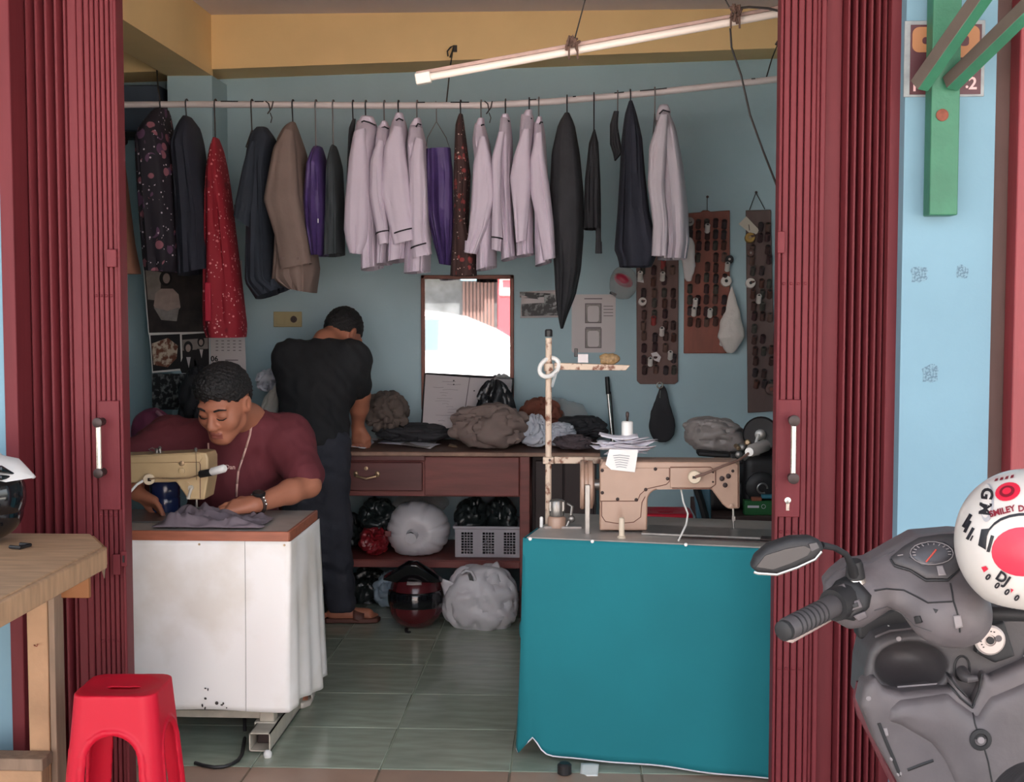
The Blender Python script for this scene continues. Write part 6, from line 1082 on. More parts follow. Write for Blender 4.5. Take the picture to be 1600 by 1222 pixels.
body.cone(neck, hc+(fr1[1]*-.03+fr1[2]*-.06), .062, .056, .03); PH, RH = head(body, hc, fr1, KH)
bo = body.mb().build('body', [m_skin, m_lip], pt1, ang=80); relax(bo, 1, .4)
def face_paint(p):
    q = p-hc; a, b, d = q.dot(fr1[0])/KH, q.dot(fr1[1])/KH, q.dot(fr1[2])/KH; return 1 if (abs(a) < .024 and b > .086 and -.084 < d < -.060) else 0
paint(bo, face_paint)
ha = SDF(hc-V(.15, .16, .15), hc+V(.15, .16, .18), .004); ha.ell(PH(0, -.016, .034), (.088*KH, .104*KH, .102*KH), RH, .01); ha.ell(PH(0, .03, .09), (.07*KH, .07*KH, .05*KH), RH, .04); G = np.stack(np.meshgrid(*ha.ax, indexing='ij'), -1)-A3(hc); la, lb, lc = G @ A3(fr1[0]), G @ A3(fr1[1]), G @ A3(fr1[2])
line = .066+.006*np.sin(la*70)+.004*np.sin(la*160)-np.where(lb < .05, (0.05-lb)*1.15, 0)+np.abs(la)*-.12; ha.g = np.maximum(ha.g, (line-lc).astype(np.float32)*.8); ha.g = np.maximum(ha.g, np.where((np.abs(la) > .066) & (lb > -.05) & (lb < .03) & (lc < .035), .01, -1).astype(np.float32)); ha.noise(.0018, 150, 3)
ha.mb().build('hair', m_hair, pt1, ang=80)
for e in (-1, 1):
    MB().tube([PH(.016*e, .094, .0235), PH(.033*e, .0925, .030), PH(.054*e, .079, .0245)], [.0035, .0042, .0022], 6).build('eyebrow', m_hair, pt1); MB().tube([PH(.0165*e, .0885, -.006), PH(.027*e, .0915, -.0095), PH(.04*e, .0895, -.0095), PH(.0505*e, .081, -.005)], [.0012, .0022, .0024, .0014], 6).build('eyelash', m_hair, pt1)
shirt = SDF(lo, hi, .006); torso1(shirt, .014); shirt.g = np.maximum(shirt.g, (.50-shirt.ax[2])[None, None, :].astype(np.float32))
shirt.cone(shR, shR.lerp(elR, .78), .078, .074, .05); shirt.cone(shL, shL.lerp(elL, .82), .078, .074, .05); shirt.noise(.0022, 32, 5); shirt.ell(neck+V(-.012, -.015, .045), (.078, .08, .055), None, .012, True)
so_ = shirt.mb().build('t_shirt', m_shirt1, pt1, ang=80); relax(so_, 2, .5)
pa = SDF(V(-1.66, 4.3, -.01), V(-.80, 5.2, .7), .008); pa.ell(pelv, (.185, .155, .125), None, .08)
for i in (0, 1): pa.chain([hips[i], knees[i]], [.1, .078], .06); pa.chain([knees[i], ank[i]+V(0, .01, .06)], [.078, .06], .04)
pa.noise(.003, 30, 6); pa.mb().build('trousers', m_jean, pt1, ang=80)
for i in (0, 1):
    a = ank[i]; MB().prism([a+V(x_, y_, -.088) for x_, y_ in ((-.04, .06), (-.05, -.06), (-.045, -.14), (-.02, -.162), (.03, -.155), (.05, -.12), (.046, -.04), (.035, .06))], (0, 0, .022)).build('sandal_sole', m_sole, pt1, bevel=.005)
    MB().grid(lambda u, v: a+V(-.052*math.cos(u*math.pi), -.055-.045*v, -.068+.055*math.sin(u*math.pi)-.02*v*math.sin(u*math.pi)), 14, 4).build('sandal_strap', m_sole, pt1, solid=.004)
# measuring tape, watch, chest lettering
def on_shirt(px_, py_):              # nearest point of the shirt seen along the view line
    dg = bpy.context.evaluated_depsgraph_get(); o_ = so_; org = V(0, 0, H)-WL[o_.name]; d = (W(px_, py_, 4.6)-V(0, 0, H)).normalized(); hit, loc, nrm, _ = o_.ray_cast(org, d)
    return (loc+WL[o_.name], nrm) if hit else (W(px_, py_, 4.74), V(0, -1, 0))
tp = thing('measuring_tape', 'pale pink measuring tape hanging round the seated tailor neck', 'measuring tape', W(372, 775, 4.7)); pts = [W(394, 632, 4.72), W(396, 646, 4.70)]+[on_shirt(a_, b_)[0]+V(0, -.006, 0) for a_, b_ in ((394, 662), (391, 680), (385, 700), (379, 718), (373, 736), (371, 756), (370, 776))]
mt = MB()
for p, q in zip(pts, pts[1:]): mt.add([p+V(-.004, 0, 0), p+V(.004, -.001, 0), q+V(.004, -.001, 0), q+V(-.004, 0, 0)], [(0, 1, 2, 3)])
m_tape = M('pale pink tape', (206, 168, 156), .6); mt.build('tape', m_tape, tp, solid=.0012); pts2 = [on_shirt(a_, b_)[0]+V(0, -.006, 0) for a_, b_ in ((326, 692), (327, 712), (329, 740))]
mt = MB()
for p, q in zip(pts2, pts2[1:]): mt.add([p+V(-.003, 0, 0), p+V(.003, 0, 0), q+V(.003, 0, 0), q+V(-.003, 0, 0)], [(0, 1, 2, 3)])
mt.build('tape_other_end', m_tape, tp, solid=.0012)
m_txt = M('cream shirt lettering', (214, 178, 170), .8)
def shirt_txt(p): h_ = on_shirt(350+p.x*440, 730-p.y*440); return h_[0]+V(0, -.0025, 0)
letters('shirt_lettering', 'DearDan', .022, (0, 0, 0), (1, 0, 0), (0, 0, 1), m_txt, pt1, .0004, shirt_txt)
wt_ = thing('wrist_watch', 'black and steel wrist watch on the seated tailor forearm', 'watch', W(388, 795, 4.44)); wc = wrR.lerp(elR, .06); wax = (elR-wrR).normalized(); wn = V(-.1, -.62, .78); wn = (wn-wax*wn.dot(wax)).normalized(); ws = wax.cross(wn)
MB().tube([wc+(wn*math.cos(t_)+ws*math.sin(t_))*.0325 for t_ in [k*2*math.pi/20 for k in range(21)]], .0065, 8).build('bracelet', m_iron, wt_)
for k in (2, 3, 4, 16, 17, 18): t_ = k*2*math.pi/20; MB().ell(wc+(wn*math.cos(t_)+ws*math.sin(t_))*.0375, (.005, .004, .005)).build('link', m_chrome, wt_)
MB().lathe([(.021, 0), (.022, .003), (.022, .009), (.019, .0115), (.0185, .010)], wc+wn*.032, wn, 22).build('case', m_blackp, wt_); MB().lathe([(.0165, 0), (.0165, .001)], wc+wn*.0425, wn, 18).build('dial', m_iron, wt_)
stool_w = thing('wooden_stool', 'plain wooden stool under the seated tailor', 'stool', (pelv.x, pelv.y, 0)); MB().bx(pelv.x-.18, pelv.x+.18, pelv.y-.15, pelv.y+.15, .355, .385).build('seat', m_twood, stool_w, bevel=.004)
for ex in (-1, 1):
    for ey in (-1, 1): MB().bx(pelv.x+ex*.15-.018, pelv.x+ex*.15+.018, pelv.y+ey*.12-.018, pelv.y+ey*.12+.018, 0, .355).build('leg', m_twood, stool_w)
# ---- standing tailor, back to the street, leaning over the cutting table
pt2 = thing('person', 'person in black t-shirt and dark jeans leaning over the cutting table', 'person', (W(510, 980, 5.85).x, 5.85, 0))
pel2 = V(W(486, 700, 5.80).x, 5.80, .83); ch2 = W(496, 618, 5.93); nk2 = W(510, 534, 6.02); hc2 = W(535, 523, 6.12); fr2 = frame_of((.42, .62, -.66))
sR, sL = W(549, 562, 5.97), W(455, 562, 5.97); eR, wR = W(563, 618, 6.04), W(559, 664, 6.12); eL, wL = W(462, 640, 6.18), W(520, 684, 6.24)
hp2 = [pel2+V(.075, 0, -.03), pel2+V(-.085, 0, -.03)]; kn2 = [V(W(519, 840, 5.84).x, 5.83, .44), V(W(478, 840, 5.8).x, 5.80, .45)]; an2 = [V(W(533, 960, 5.90).x, 5.90, .085), V(W(470, 960, 5.8).x, 5.78, .085)]
lo2, hi2 = V(-1.62, 5.55, -.01), V(-.80, 6.45, 1.48)
def torso2(f, g):
    f.ell(ch2+V(0, 0, .05), (.158+g, .115+g, .17+g), Euler((-.35, 0, 0)), .06); f.ell(pel2.lerp(ch2, .4), (.132+g, .108+g, .15+g), Euler((-.3, 0, 0)), .08); f.ell(pel2+V(0, 0, .02), (.138+g, .115+g, .10+g), None, .08)
    for sh, e in ((sR, 1), (sL, -1)): f.cone(nk2+V(0, -.02, -.06), sh, .055+g, .056+g, .06); f.cone(sh, ch2+V(.07*e, 0, .04), .058+g, .08+g, .06)
b2 = SDF(lo2, hi2, .0055); torso2(b2, -.006)
for i in (0, 1): b2.chain([hp2[i], kn2[i], an2[i]], [.085, .058, .038], .04)
for i, dx in ((0, V(1, .12, 0)), (1, V(.5, .85, 0))):
    dx.normalize(); b2.cone(an2[i]-dx*.03+V(0, 0, -.045), an2[i]+dx*.12+V(0, 0, -.052), .032, .028, .03); sd = V(-dx.y, dx.x, 0)
    for j in range(5): b2.cone(an2[i]+dx*.12+sd*(.024-.012*j)+V(0, 0, -.055), an2[i]+dx*(.158-.006*j)+sd*(.026-.013*j)+V(0, 0, -.062), .0125-.001*j, .010-.0008*j, .008)
b2.chain([sR, eR, eR.lerp(wR, .4), wR], [.055, .042, .040, .028], .03); b2.chain([sL, eL, wL], [.055, .042, .028], .03)
hand(b2, wR, (.05, .12, -1), (-1, .25, 0), (.25, -.9, -.1), .55); hand(b2, wL, (.75, .25, -.55), (.2, -.9, -.1), (.4, .2, .85), .5)
b2.cone(nk2, hc2+fr2[1]*-.03+fr2[2]*-.05, .062, .058, .04); PH2, RH2 = head(b2, hc2, fr2, 1.0)
b2o = b2.mb().build('body', m_skin, pt2, ang=80); relax(b2o, 1, .4)
h2 = SDF(hc2-V(.15, .16, .15), hc2+V(.15, .16, .16), .0045); h2.ell(PH2(0, -.014, .03), (.083, .10, .102), RH2, .01); G = np.stack(np.meshgrid(*h2.ax, indexing='ij'), -1)-A3(hc2); la, lb, lc = G @ A3(fr2[0]), G @ A3(fr2[1]), G @ A3(fr2[2]); line = .035-np.where(lb < .04, (.04-lb)*.62, 0); h2.g = np.maximum(h2.g, (line-lc).astype(np.float32)*.8); h2.noise(.0012, 160, 4); h2.mb().build('hair', m_hair, pt2, ang=80)
t2 = SDF(lo2, hi2, .0065); torso2(t2, .014); t2.cone(sR, sR.lerp(eR, .72), .073, .066, .05); t2.cone(sL, sL.lerp(eL, .8), .076, .072, .05); t2.noise(.0025, 26, 8); t2.g = np.maximum(t2.g, (.775-t2.ax[2])[None, None, :].astype(np.float32)); t2.ell(nk2+V(.012, .02, .03), (.068, .072, .045), None, .012, True); relax(t2.mb().build('t_shirt', m_shirt2, pt2, ang=80), 2)
j2 = SDF(lo2, hi2, .0075); j2.ell(pel2+V(0, 0, -.02), (.15, .125, .12), None, .08)
for i in (0, 1): j2.chain([hp2[i], kn2[i], an2[i]+V(0, 0, .0)], [.1, .082, .066], .05)
j2.g = np.maximum(j2.g, (.05-j2.ax[2])[None, None, :].astype(np.float32)); j2.noise(.003, 26, 9); relax(j2.mb().build('jeans', m_jean, pt2, ang=80), 2)
for i, dx in ((0, V(1, .12, 0)), (1, V(.5, .85, 0))):
    dx.normalize(); sd = V(-dx.y, dx.x, 0); a = an2[i]; MB().prism([a+dx*u_+sd*v_+V(0, 0, -.083) for u_, v_ in ((-.085, .0), (-.075, .034), (.03, .042), (.12, .046), (.165, .03), (.178, 0), (.165, -.035), (.12, -.05), (.03, -.04), (-.075, -.034))], (0, 0, .02)).build('sandal_sole', m_sand, pt2, bevel=.004)
    MB().grid(lambda u, v: a+dx*(.055+.05*v)+sd*(.044*math.cos(u*math.pi))+V(0, 0, -.068+.045*math.sin(u*math.pi)-.012*v), 14, 4).build('sandal_strap', m_sand, pt2, solid=.004)
# ------------------------------------------------------------------ red stool on the porch
plastic_stool('bright red plastic stool standing on the porch beside white-draped table', -1.170, 3.325, 1.0, .448, rot=.05, top=.105, foot=.142, vox=.0036)
# ------------------------------------------------------------------ plywood bench with a helmet
BZ = .80; be = thing('bench_table', 'weathered plywood table at the street side beside the folding gate', 'table', (-1.8, 3.1, 0)); m_ply2 = M('plywood edge', (158, 112, 78), .75, var=.15, vs=9, stretch=(1, 1, 14)); m_bro = M('orange-brown board', (150, 98, 58), .65, var=.1, vs=6); m_grw = M('greyed wood', (140, 118, 100), .8, var=.15, vs=7, stretch=(6, 6, .8))
def ctab(z): return [V(-2.5, 2.3, z), V(-1.225, 2.3, z), V(-1.235, 3.37, z), V(-1.335, 3.55, z), V(-2.5, 3.55, z)]
MB().prism(ctab(BZ-.018), (0, 0, .018)).build('tabletop', m_woodb, be, bevel=.003)
MB().prism([V(-1.215, 2.3, BZ-.058), V(-1.222, 3.365, BZ-.058), V(-1.240, 3.365, BZ-.058), V(-1.240, 2.3, BZ-.058)], (0, 0, .054)).build('side_rail', m_woodb, be, bevel=.004)
MB().prism([V(-1.222, 3.365, BZ-.05), V(-1.322, 3.545, BZ-.05), V(-1.34, 3.535, BZ-.05), V(-1.240, 3.36, BZ-.05)], (0, 0, .046)).build('corner_rail', m_ply2, be, bevel=.003)
MB().prism([V(-1.225, 3.37, BZ-.004), V(-1.232, 3.372, BZ-.085), V(-1.262, 3.42, BZ-.05), V(-1.262, 3.42, BZ-.004)], (0, -.006, 0)).build('corner_splinter', m_grw, be)
MB().bx(-2.4, -1.335, 3.532, 3.548, BZ-.175, BZ-.018).build('apron', m_bro, be, bevel=.003)
for (xl_, xr_, ya, yb) in ((W(42, 1000, 3.475).x, W(74, 1000, 3.475).x, 3.475, 3.53), (-1.40, -1.34, 2.4, 2.46), (-2.4, -2.34, 3.475, 3.53), (-2.4, -2.34, 2.4, 2.46)): MB().bx(xl_, xr_, ya, yb, 0, BZ-.018).build('leg', m_woodb, be, bevel=.003)
x_ = W(74, 1000, 3.475).x; MB().bx(x_+.001, x_+.018, 3.48, 3.545, 0, BZ-.018).build('leg_batten', m_grw, be, bevel=.002)
nl = W(58, 1008, 3.474); MB().tube([nl+V(-.008, 0, 0), nl+V(-.002, -.012, .001), nl+V(.004, -.012, -.001), nl+V(.006, -.01, .006)], .0016, 6).build('bent_nail', m_rust, be)
MB().bx(-2.4, W(66, 1190, 3.4).x, 3.4, 3.47, W(30, 1205, 3.4).z, W(30, 1186, 3.4).z).build('lower_board', m_grw, be, bevel=.003); MB().bx(-2.4, W(62, 1190, 3.4).x, 3.41, 3.465, W(30, 1205, 3.4).z-.09, W(30, 1205, 3.4).z-.002).build('lower_rail', m_woodb, be, bevel=.003)
def rot_helmet(o, c, ang): pass
hb_ = V(-1.615, 3.40, BZ+.125); hh = thing('motorcycle_helmet', 'white and black helmet with pointed peak resting on the plywood table', 'helmet', V(hb_.x, hb_.y, BZ)); m_hw2 = M('white helmet lacquer', (232, 230, 228), .3, coat=.4)
f = SDF(hb_-V(.2, .16, .14), hb_+V(.2, .16, .17), .005); f.ell(hb_+V(-.01, 0, .02), (.145, .118, .128), None, .01); f.ell(hb_+V(.03, 0, -.05), (.12, .105, .075), None, .05); f.g = np.maximum(f.g, (hb_.z-.123-f.ax[2])[None, None, :].astype(np.float32)); o = f.mb().build('shell', [m_hw2, m_hblk], hh, ang=60)
paint(o, lambda p: 1 if (p.z < hb_.z+.045 and p.x > hb_.x-.02) else 0)
tip = W(58, 742, 3.40)
pk = MB(); pk.loft([[V(hb_.x+.06, hb_.y+y_, hb_.z+.10-.25*abs(y_)+dz) for y_, dz in ((-.11, 0), (-.06, .012), (0, .016), (.06, .012), (.11, 0), (.06, -.012), (0, -.006), (-.06, -.012))], [V(hb_.x+.15, hb_.y+y_*.75, hb_.z+.085-.35*abs(y_)+dz) for y_, dz in ((-.11, 0), (-.06, .01), (0, .013), (.06, .01), (.11, 0), (.06, -.01), (0, -.006), (-.06, -.01))], [V(tip.x, hb_.y-.02+y_*.12, tip.z-.004+dz) for y_, dz in ((-.11, 0), (-.06, .003), (0, .004), (.06, .003), (.11, 0), (.06, -.003), (0, -.003), (-.06, -.003))]]); pk.build('peak', m_hw2, hh, ang=60)
for dz, w_ in ((.022, .012), (.0, .009)): MB().tube([V(hb_.x+.07, hb_.y-.105, hb_.z+.062+dz), V(hb_.x+.14, hb_.y-.085, hb_.z+.058+dz), V(tip.x-.04, hb_.y-.045, tip.z+.0+dz*.3)], [w_, w_*.8, .002], 8).build('peak_stripe', m_hblk, hh)
MB().grid(lambda u, v: hb_+V(.158*math.cos((u-.5)*2.0)*math.cos(-.5+.9*v)+.0, .126*math.sin((u-.5)*2.0)*math.cos(-.5+.9*v), .13*math.sin(-.5+.9*v)), 18, 10).build('visor', m_hblk, hh, solid=.004)
MB().tube([V(hb_.x+.16, hb_.y-.09, BZ+.006), V(hb_.x+.19, hb_.y-.10, BZ+.006), V(hb_.x+.2, hb_.y-.06, BZ+.006), V(hb_.x+.17, hb_.y-.05, BZ+.006)], .005, 8).build('chin_strap', m_blackp, hh)
# ------------------------------------------------------------------ scooter seen from the rider side
YSC = 2.25; GZ = -.09; XC = .69
m_pl = M('worn dark grey plastic', (92, 85, 87), .5, var=.12, vs=12, bump=.06, bs=90); m_pl2 = M('charcoal plastic', (70, 66, 68), .5, var=.12, vs=10, bump=.05, bs=90); m_pl3 = M('black ribbed plastic', (34, 33, 35), .6); m_seat = M('black seat vinyl', (40, 40, 43), .45, bump=.1, bs=120); m_glassd = M('dusty dial glass', (74, 72, 76), .25, var=.1, vs=20); m_dirt = M('pale dial marks', (138, 130, 131), .7)
sc = thing('scooter', 'dusty dark grey scooter parked facing the shop beside the folding gate', 'scooter', (XC, 2.0, GZ))
def sh_poly(pts, Y, t0, t1, vox=.005, rnd=.012, bulge=0, shear=None, extra=None, pad=.05):
    o = W(1500, 900, Y); P = [(W(a_, b_, Y).x-o.x, W(a_, b_, Y).z-o.z) for a_, b_ in pts]; xs_ = [p[0] for p in P]; zs_ = [p[1] for p in P]; mg = .12 if shear else .03
    f = SDF((o.x+min(xs_)-pad, Y-max(t0, t1)-mg, o.z+min(zs_)-pad), (o.x+max(xs_)+pad, Y-min(t0, t1)+mg, o.z+max(zs_)+pad), vox); f.poly(P, (1, 0, 0), (0, 0, 1), o, t0, t1, rnd, .02, bulge=bulge, shear=shear)
    if extra: extra(f)
    return f
def on(o_, px_, py_, lift=.0015):
    org = V(0, 0, H)-WL[o_.name]; d = (W(px_, py_, 2.2)-V(0, 0, H)).normalized(); hit, loc, nrm, _ = o_.ray_cast(org, d)
    return loc+WL[o_.name]+nrm*lift if hit else None
def plate_on(o_, pts, name, mat, parent, lift=.0015, th=.003):
    n = len(pts); cx, cy = sum(a_ for a_, b_ in pts)/n, sum(b_ for a_, b_ in pts)/n; cc = on(o_, cx, cy, lift)
    if cc is None: return None
    ring = lambda k: [on(o_, cx+(a_-cx)*k, cy+(b_-cy)*k, lift) or cc for a_, b_ in pts]
    q = ring(1)+ring(.66)+ring(.33)+[cc]; m_ = MB(); m_.add(q, [(j*n+i, j*n+(i+1) % n, (j+1)*n+(i+1) % n, (j+1)*n+i) for j in (0, 1) for i in range(n)]+[(2*n+i, 2*n+(i+1) % n, 3*n) for i in range(n)])
    return m_.build(name, mat, parent, ang=50, solid=th)
def line_on(o_, pts, r, name, mat, parent, lift=.0, sub=5):
    q = []
    for (a_, b_), (c_, d_) in zip(pts, pts[1:]):
        for k in range(sub): p = on(o_, a_+(c_-a_)*k/sub, b_+(d_-b_)*k/sub, lift); q += [p] if p is not None else []
    p = on(o_, pts[-1][0], pts[-1][1], lift); q += [p] if p is not None else []
    return MB().tube(q, r, 6).build(name, mat, parent) if len(q) > 1 else None
cover = [(1290, 910), (1304, 896), (1325, 881), (1360, 877), (1400, 857), (1437, 839), (1502, 834), (1545, 838), (1560, 862), (1545, 895), (1538, 925), (1528, 966), (1511, 983), (1487, 990), (1455, 986), (1430, 976), (1407, 953), (1385, 944), (1365, 952), (1341, 971), (1320, 973), (1306, 961), (1294, 934)]
shear = lambda x, y: -.45*(y+.05)
hc_o = sh_poly(cover, YSC, -.06, .055, .004, .016, shear=shear, bulge=.02, extra=lambda f: (f.ell(W(1478, 950, YSC)+V(0, -.045, 0), (.055, .04, .045), None, .05), f.cone(W(1322, 935, YSC)+V(0, -.012, 0), W(1350, 930, YSC)+V(0, -.012, 0), .034, .032, .03))).mb().build('handlebar_cover', m_pl, sc, ang=60)
dsh = plate_on(hc_o, [(1392, 873), (1413, 856), (1436, 843), (1470, 838), (1500, 837), (1508, 860), (1509, 877), (1495, 893), (1480, 906), (1447, 905), (1422, 890), (1398, 883)], 'instrument_panel', m_pl2, sc, .002, .006)
line_on(hc_o, [(1392, 875), (1398, 885), (1422, 892), (1447, 908), (1481, 908), (1510, 878), (1504, 838)], .0022, 'panel_rim', m_pl3, sc, .002)
plate_on(hc_o, [(1420, 873), (1430, 858), (1452, 850), (1475, 851), (1489, 861), (1487, 873), (1470, 883), (1440, 886)], 'dial_glass', m_glassd, dsh, .006, .003)
for k in range(12):
    an = math.radians(168+k*18); c_, s2 = math.cos(an), math.sin(an); line_on(hc_o, [(1455+25*c_, 868+12.5*s2), (1455+30*c_, 868+15*s2)], .0009, 'dial_tick', m_dirt, dsh, .0078, 1)
line_on(hc_o, [(1455+33*math.cos(math.radians(k*20)), 868+17*math.sin(math.radians(k*20))) for k in range(19)], .0008, 'dial_ring', m_dirt, dsh, .0078, 2)
line_on(hc_o, [(1446, 881), (1455, 870), (1461, 863)], .0015, 'needle', M('orange needle', (206, 84, 74), .5), dsh, .0085, 2)
plate_on(hc_o, [(1462, 887), (1472, 886), (1478, 903), (1466, 903)], 'pale_scuff', m_dirt, dsh, .0065, .001); line_on(hc_o, [(1403, 871), (1411, 870)], .0009, 'dial_tick', m_dirt, dsh, .006, 1); line_on(hc_o, [(1402, 883), (1416, 884)], .0012, 'pale_scuff', m_dirt, dsh, .003, 2)
line_on(hc_o, [(1366, 923), (1385, 920), (1412, 922), (1432, 932), (1450, 942), (1488, 940)], .0016, 'panel_seam', m_pl3, sc); line_on(hc_o, [(1485, 912), (1488, 926), (1490, 940), (1494, 952), (1498, 966), (1500, 988)], .0016, 'panel_seam', m_pl3, sc)
line_on(hc_o, [(1366, 954), (1385, 948), (1406, 956), (1430, 978), (1456, 987)], .0012, 'cover_edge', m_pl2, sc); line_on(hc_o, [(1292, 908), (1306, 896), (1326, 883), (1360, 880), (1398, 860)], .0012, 'cover_edge', m_pl2, sc)
plate_on(hc_o, [(1489, 962), (1500, 961), (1503, 978), (1492, 981)], 'latch', m_dirt, sc, .003, .006); plate_on(hc_o, [(1430, 963), (1438, 962), (1442, 972), (1433, 974)], 'clip', m_pl3, sc, .002, .004)
plate_on(hc_o, [(1458, 951), (1466, 953), (1462, 958)], 'scratch', m_pl3, sc, .001, .001)
MB().lathe([(.018, -.012), (.014, .02), (.011, .028)], on(hc_o, 1336, 900, 0) or W(1336, 900, 2.2), (-.1, -.25, 1), 16).build('mirror_base', m_pl3, sc); MB().lathe([(.0155, -.016), (.0185, -.006), (.0155, 0)], on(hc_o, 1337, 902, 0) or W(1336, 902, 2.2), (-.1, -.25, 1), 16).build('mirror_base_ring', m_chrome, sc)
MB().prism([W(a_, b_, 2.44) for a_, b_ in ((1340, 974), (1372, 962), (1407, 946), (1450, 975), (1376, 996), (1342, 1000))], (0, .05, 0)).build('front_cowl', m_pl3, sc, bevel=.006); MB().box(W(1392, 981, 2.43), (.012, .004, .006), Euler((0, .25, 0))).build('white_clip', m_wht, sc)
MB().tube([V(XC-.02, 2.27, .90), V(XC+.2, 2.25, .90), V(XC+.30, 2.16, .88)], .012, 12).build('handlebar', m_pl3, sc); MB().tube([V(XC+.22, 2.24, .90), V(XC+.34, 2.12, .87)], .0185, 16).build('grip', m_pl2, sc)
# switch box and grip
plate_on(hc_o, [(1301, 921), (1308, 911), (1320, 905), (1341, 911), (1360, 931), (1356, 948), (1345, 960), (1334, 968), (1316, 964), (1306, 944)], 'switch_box', m_pl3, sc, .003, .008)
for pts in ([(1312, 920), (1321, 917), (1324, 925), (1315, 928)], [(1326, 942), (1341, 937), (1345, 948), (1331, 953)], [(1333, 960), (1348, 953), (1351, 961), (1338, 967)]): plate_on(hc_o, pts, 'switch_button', m_pl, sc, .009, .006)
for pts in ([(1330, 944), (1338, 941), (1340, 947), (1333, 949)], ): plate_on(hc_o, pts, 'switch_rocker', m_pl3, sc, .0135, .003)
g0, g1 = W(1228, 984, 2.10), W(1308, 943, 2.20); d = (g1-g0).normalized(); gm = MB().tube([g0, g0+d*.004, g1], [.017, .0185, .0185], 18).build('grip', m_pl2, sc); 
for k in range(7): MB().tube([g0+d*(.018+k*.012)+V(0, 0, 0), g0+d*(.0215+k*.012)], .0188, 18).build('grip_rib', m_pl3, gm)
MB().lathe([(.015, 0), (.0165, .003), (.0165, .010), (.012, .013)], g0+d*.002, -d, 16).build('bar_end', m_pl3, gm); MB().tube([g1-d*.012, g1+d*.03], [.027, .03], 18).build('grip_collar', m_pl3, sc)
m_lev = M('pale lever', (206, 186, 180), .4, .3); MB().tube([W(1236, 998, 2.16), W(1246, 994, 2.17), W(1268, 983, 2.22), W(1300, 965, 2.26)], [.0075, .006, .005, .005], 10).ell(W(1234, 998, 2.155), (.009, .007, .006)).build('brake_lever', m_lev, sc)
# mirror on its stalk
mv = [(1173, 886), (1180, 868), (1200, 851), (1235, 839), (1266, 838), (1283, 846), (1287, 858), (1276, 872), (1246, 886), (1214, 897), (1184, 895)]
mo = sh_poly(mv, 2.12, -.03, .012, .004, .012).mb().build('mirror_housing', m_pl3, sc, ang=60)
MB().prism([W(a_, b_, 2.106) for a_, b_ in ((1182, 886), (1196, 868), (1228, 858), (1256, 853), (1268, 858), (1262, 868), (1236, 880), (1208, 890))], (0, .004, 0)).build('mirror_glass', M('tinted mirror glass', (58, 55, 56), .35, .3), mo); MB().tube([W(a_, b_, 2.11) for a_, b_ in ((1178, 894), (1184, 896), (1214, 898), (1246, 887), (1274, 874), (1284, 862))], .0022, 6).build('mirror_rim', m_chrome, mo)
MB().prism([W(a_, b_, 2.105) for a_, b_ in ((1264, 850), (1276, 848), (1280, 856), (1268, 862))], (0, .004, 0)).build('joint_cover', m_pl2, mo)
MB().tube([W(1284, 852, 2.14), W(1304, 856, 2.16), W(1322, 866, 2.18), W(1330, 882, 2.20), W(1336, 902, 2.22)], [.006, .005, .005, .007, .011], 10).build('mirror_stalk', m_pl3, sc)
# inner leg shield: upper tray with pocket, key plate, lower shield
YSH = 2.40
upper = [(1344, 1096), (1347, 1040), (1354, 1010), (1366, 994), (1390, 985), (1425, 980), (1452, 989), (1500, 994), (1528, 974), (1560, 957), (1600, 944), (1660, 950), (1695, 1000), (1700, 1090)]
def pocket(f): f.ell(W(1417, 1034, YSH)+V(0, -.035, 0), (.063, .085, .044), None, .010, True); f.ell(W(1640, 1020, YSH)+V(0, -.035, 0), (.055, .085, .046), None, .010, True)
tr_o = sh_poly(upper, YSH, -.10, .035, .0045, .014, extra=pocket).mb().build('tray_panel', m_pl2, sc, ang=60)
MB().ell(W(1417, 1030, YSH+.075), (.075, .006, .055)).build('pocket_back', m_pl3, sc)
line_on(tr_o, [(1368, 996), (1390, 987), (1425, 983), (1452, 992), (1500, 997), (1522, 984)], .0035, 'tray_lip', m_pl, sc)
low = [(1338, 1092), (1344, 1062), (1360, 1048), (1374, 1066), (1400, 1073), (1440, 1069), (1478, 1066), (1474, 1052), (1480, 1047), (1488, 1058), (1510, 1090), (1520, 1066), (1527, 1040), (1536, 1050), (1600, 1022), (1690, 1034), (1730, 1110), (1700, 1230), (1670, 1420), (1470, 1420), (1402, 1222), (1362, 1150)]
lo_o = sh_poly(low, YSH-.02, -.03, .05, .0048, .010, bulge=.008).mb().build('lower_shield', m_pl, sc, ang=60)
ct_o = sh_poly([(1380, 1122), (1400, 1128), (1448, 1156), (1468, 1181), (1485, 1219), (1520, 1420), (1680, 1420), (1710, 1120), (1640, 1060), (1600, 1056), (1540, 1082), (1521, 1112), (1505, 1100), (1476, 1078), (1400, 1088), (1384, 1100)], YSH-.045, -.03, .04, .0048, .014, bulge=.012).mb().build('centre_panel', m_pl, sc, ang=60)
line_on(lo_o, [(1402, 1074), (1440, 1071), (1478, 1068)], .0026, 'shield_edge', m_dirt, sc); line_on(lo_o, [(1540, 1051), (1570, 1038), (1600, 1025)], .0026, 'shield_edge', m_dirt, sc)
line_on(lo_o, [(1482, 1068), (1500, 1090), (1519, 1106), (1530, 1080), (1535, 1054)], .0022, 'panel_seam', m_pl3, sc, .001); line_on(lo_o, [(1478, 1050), (1496, 1074), (1510, 1089)], .0022, 'panel_seam', m_pl3, sc, .001)
line_on(ct_o, [(1520, 1114), (1523, 1130), (1528, 1145)], .0016, 'panel_seam', m_pl3, sc); line_on(ct_o, [(1537, 1166), (1544, 1190), (1550, 1222)], .0016, 'panel_seam', m_pl3, sc)
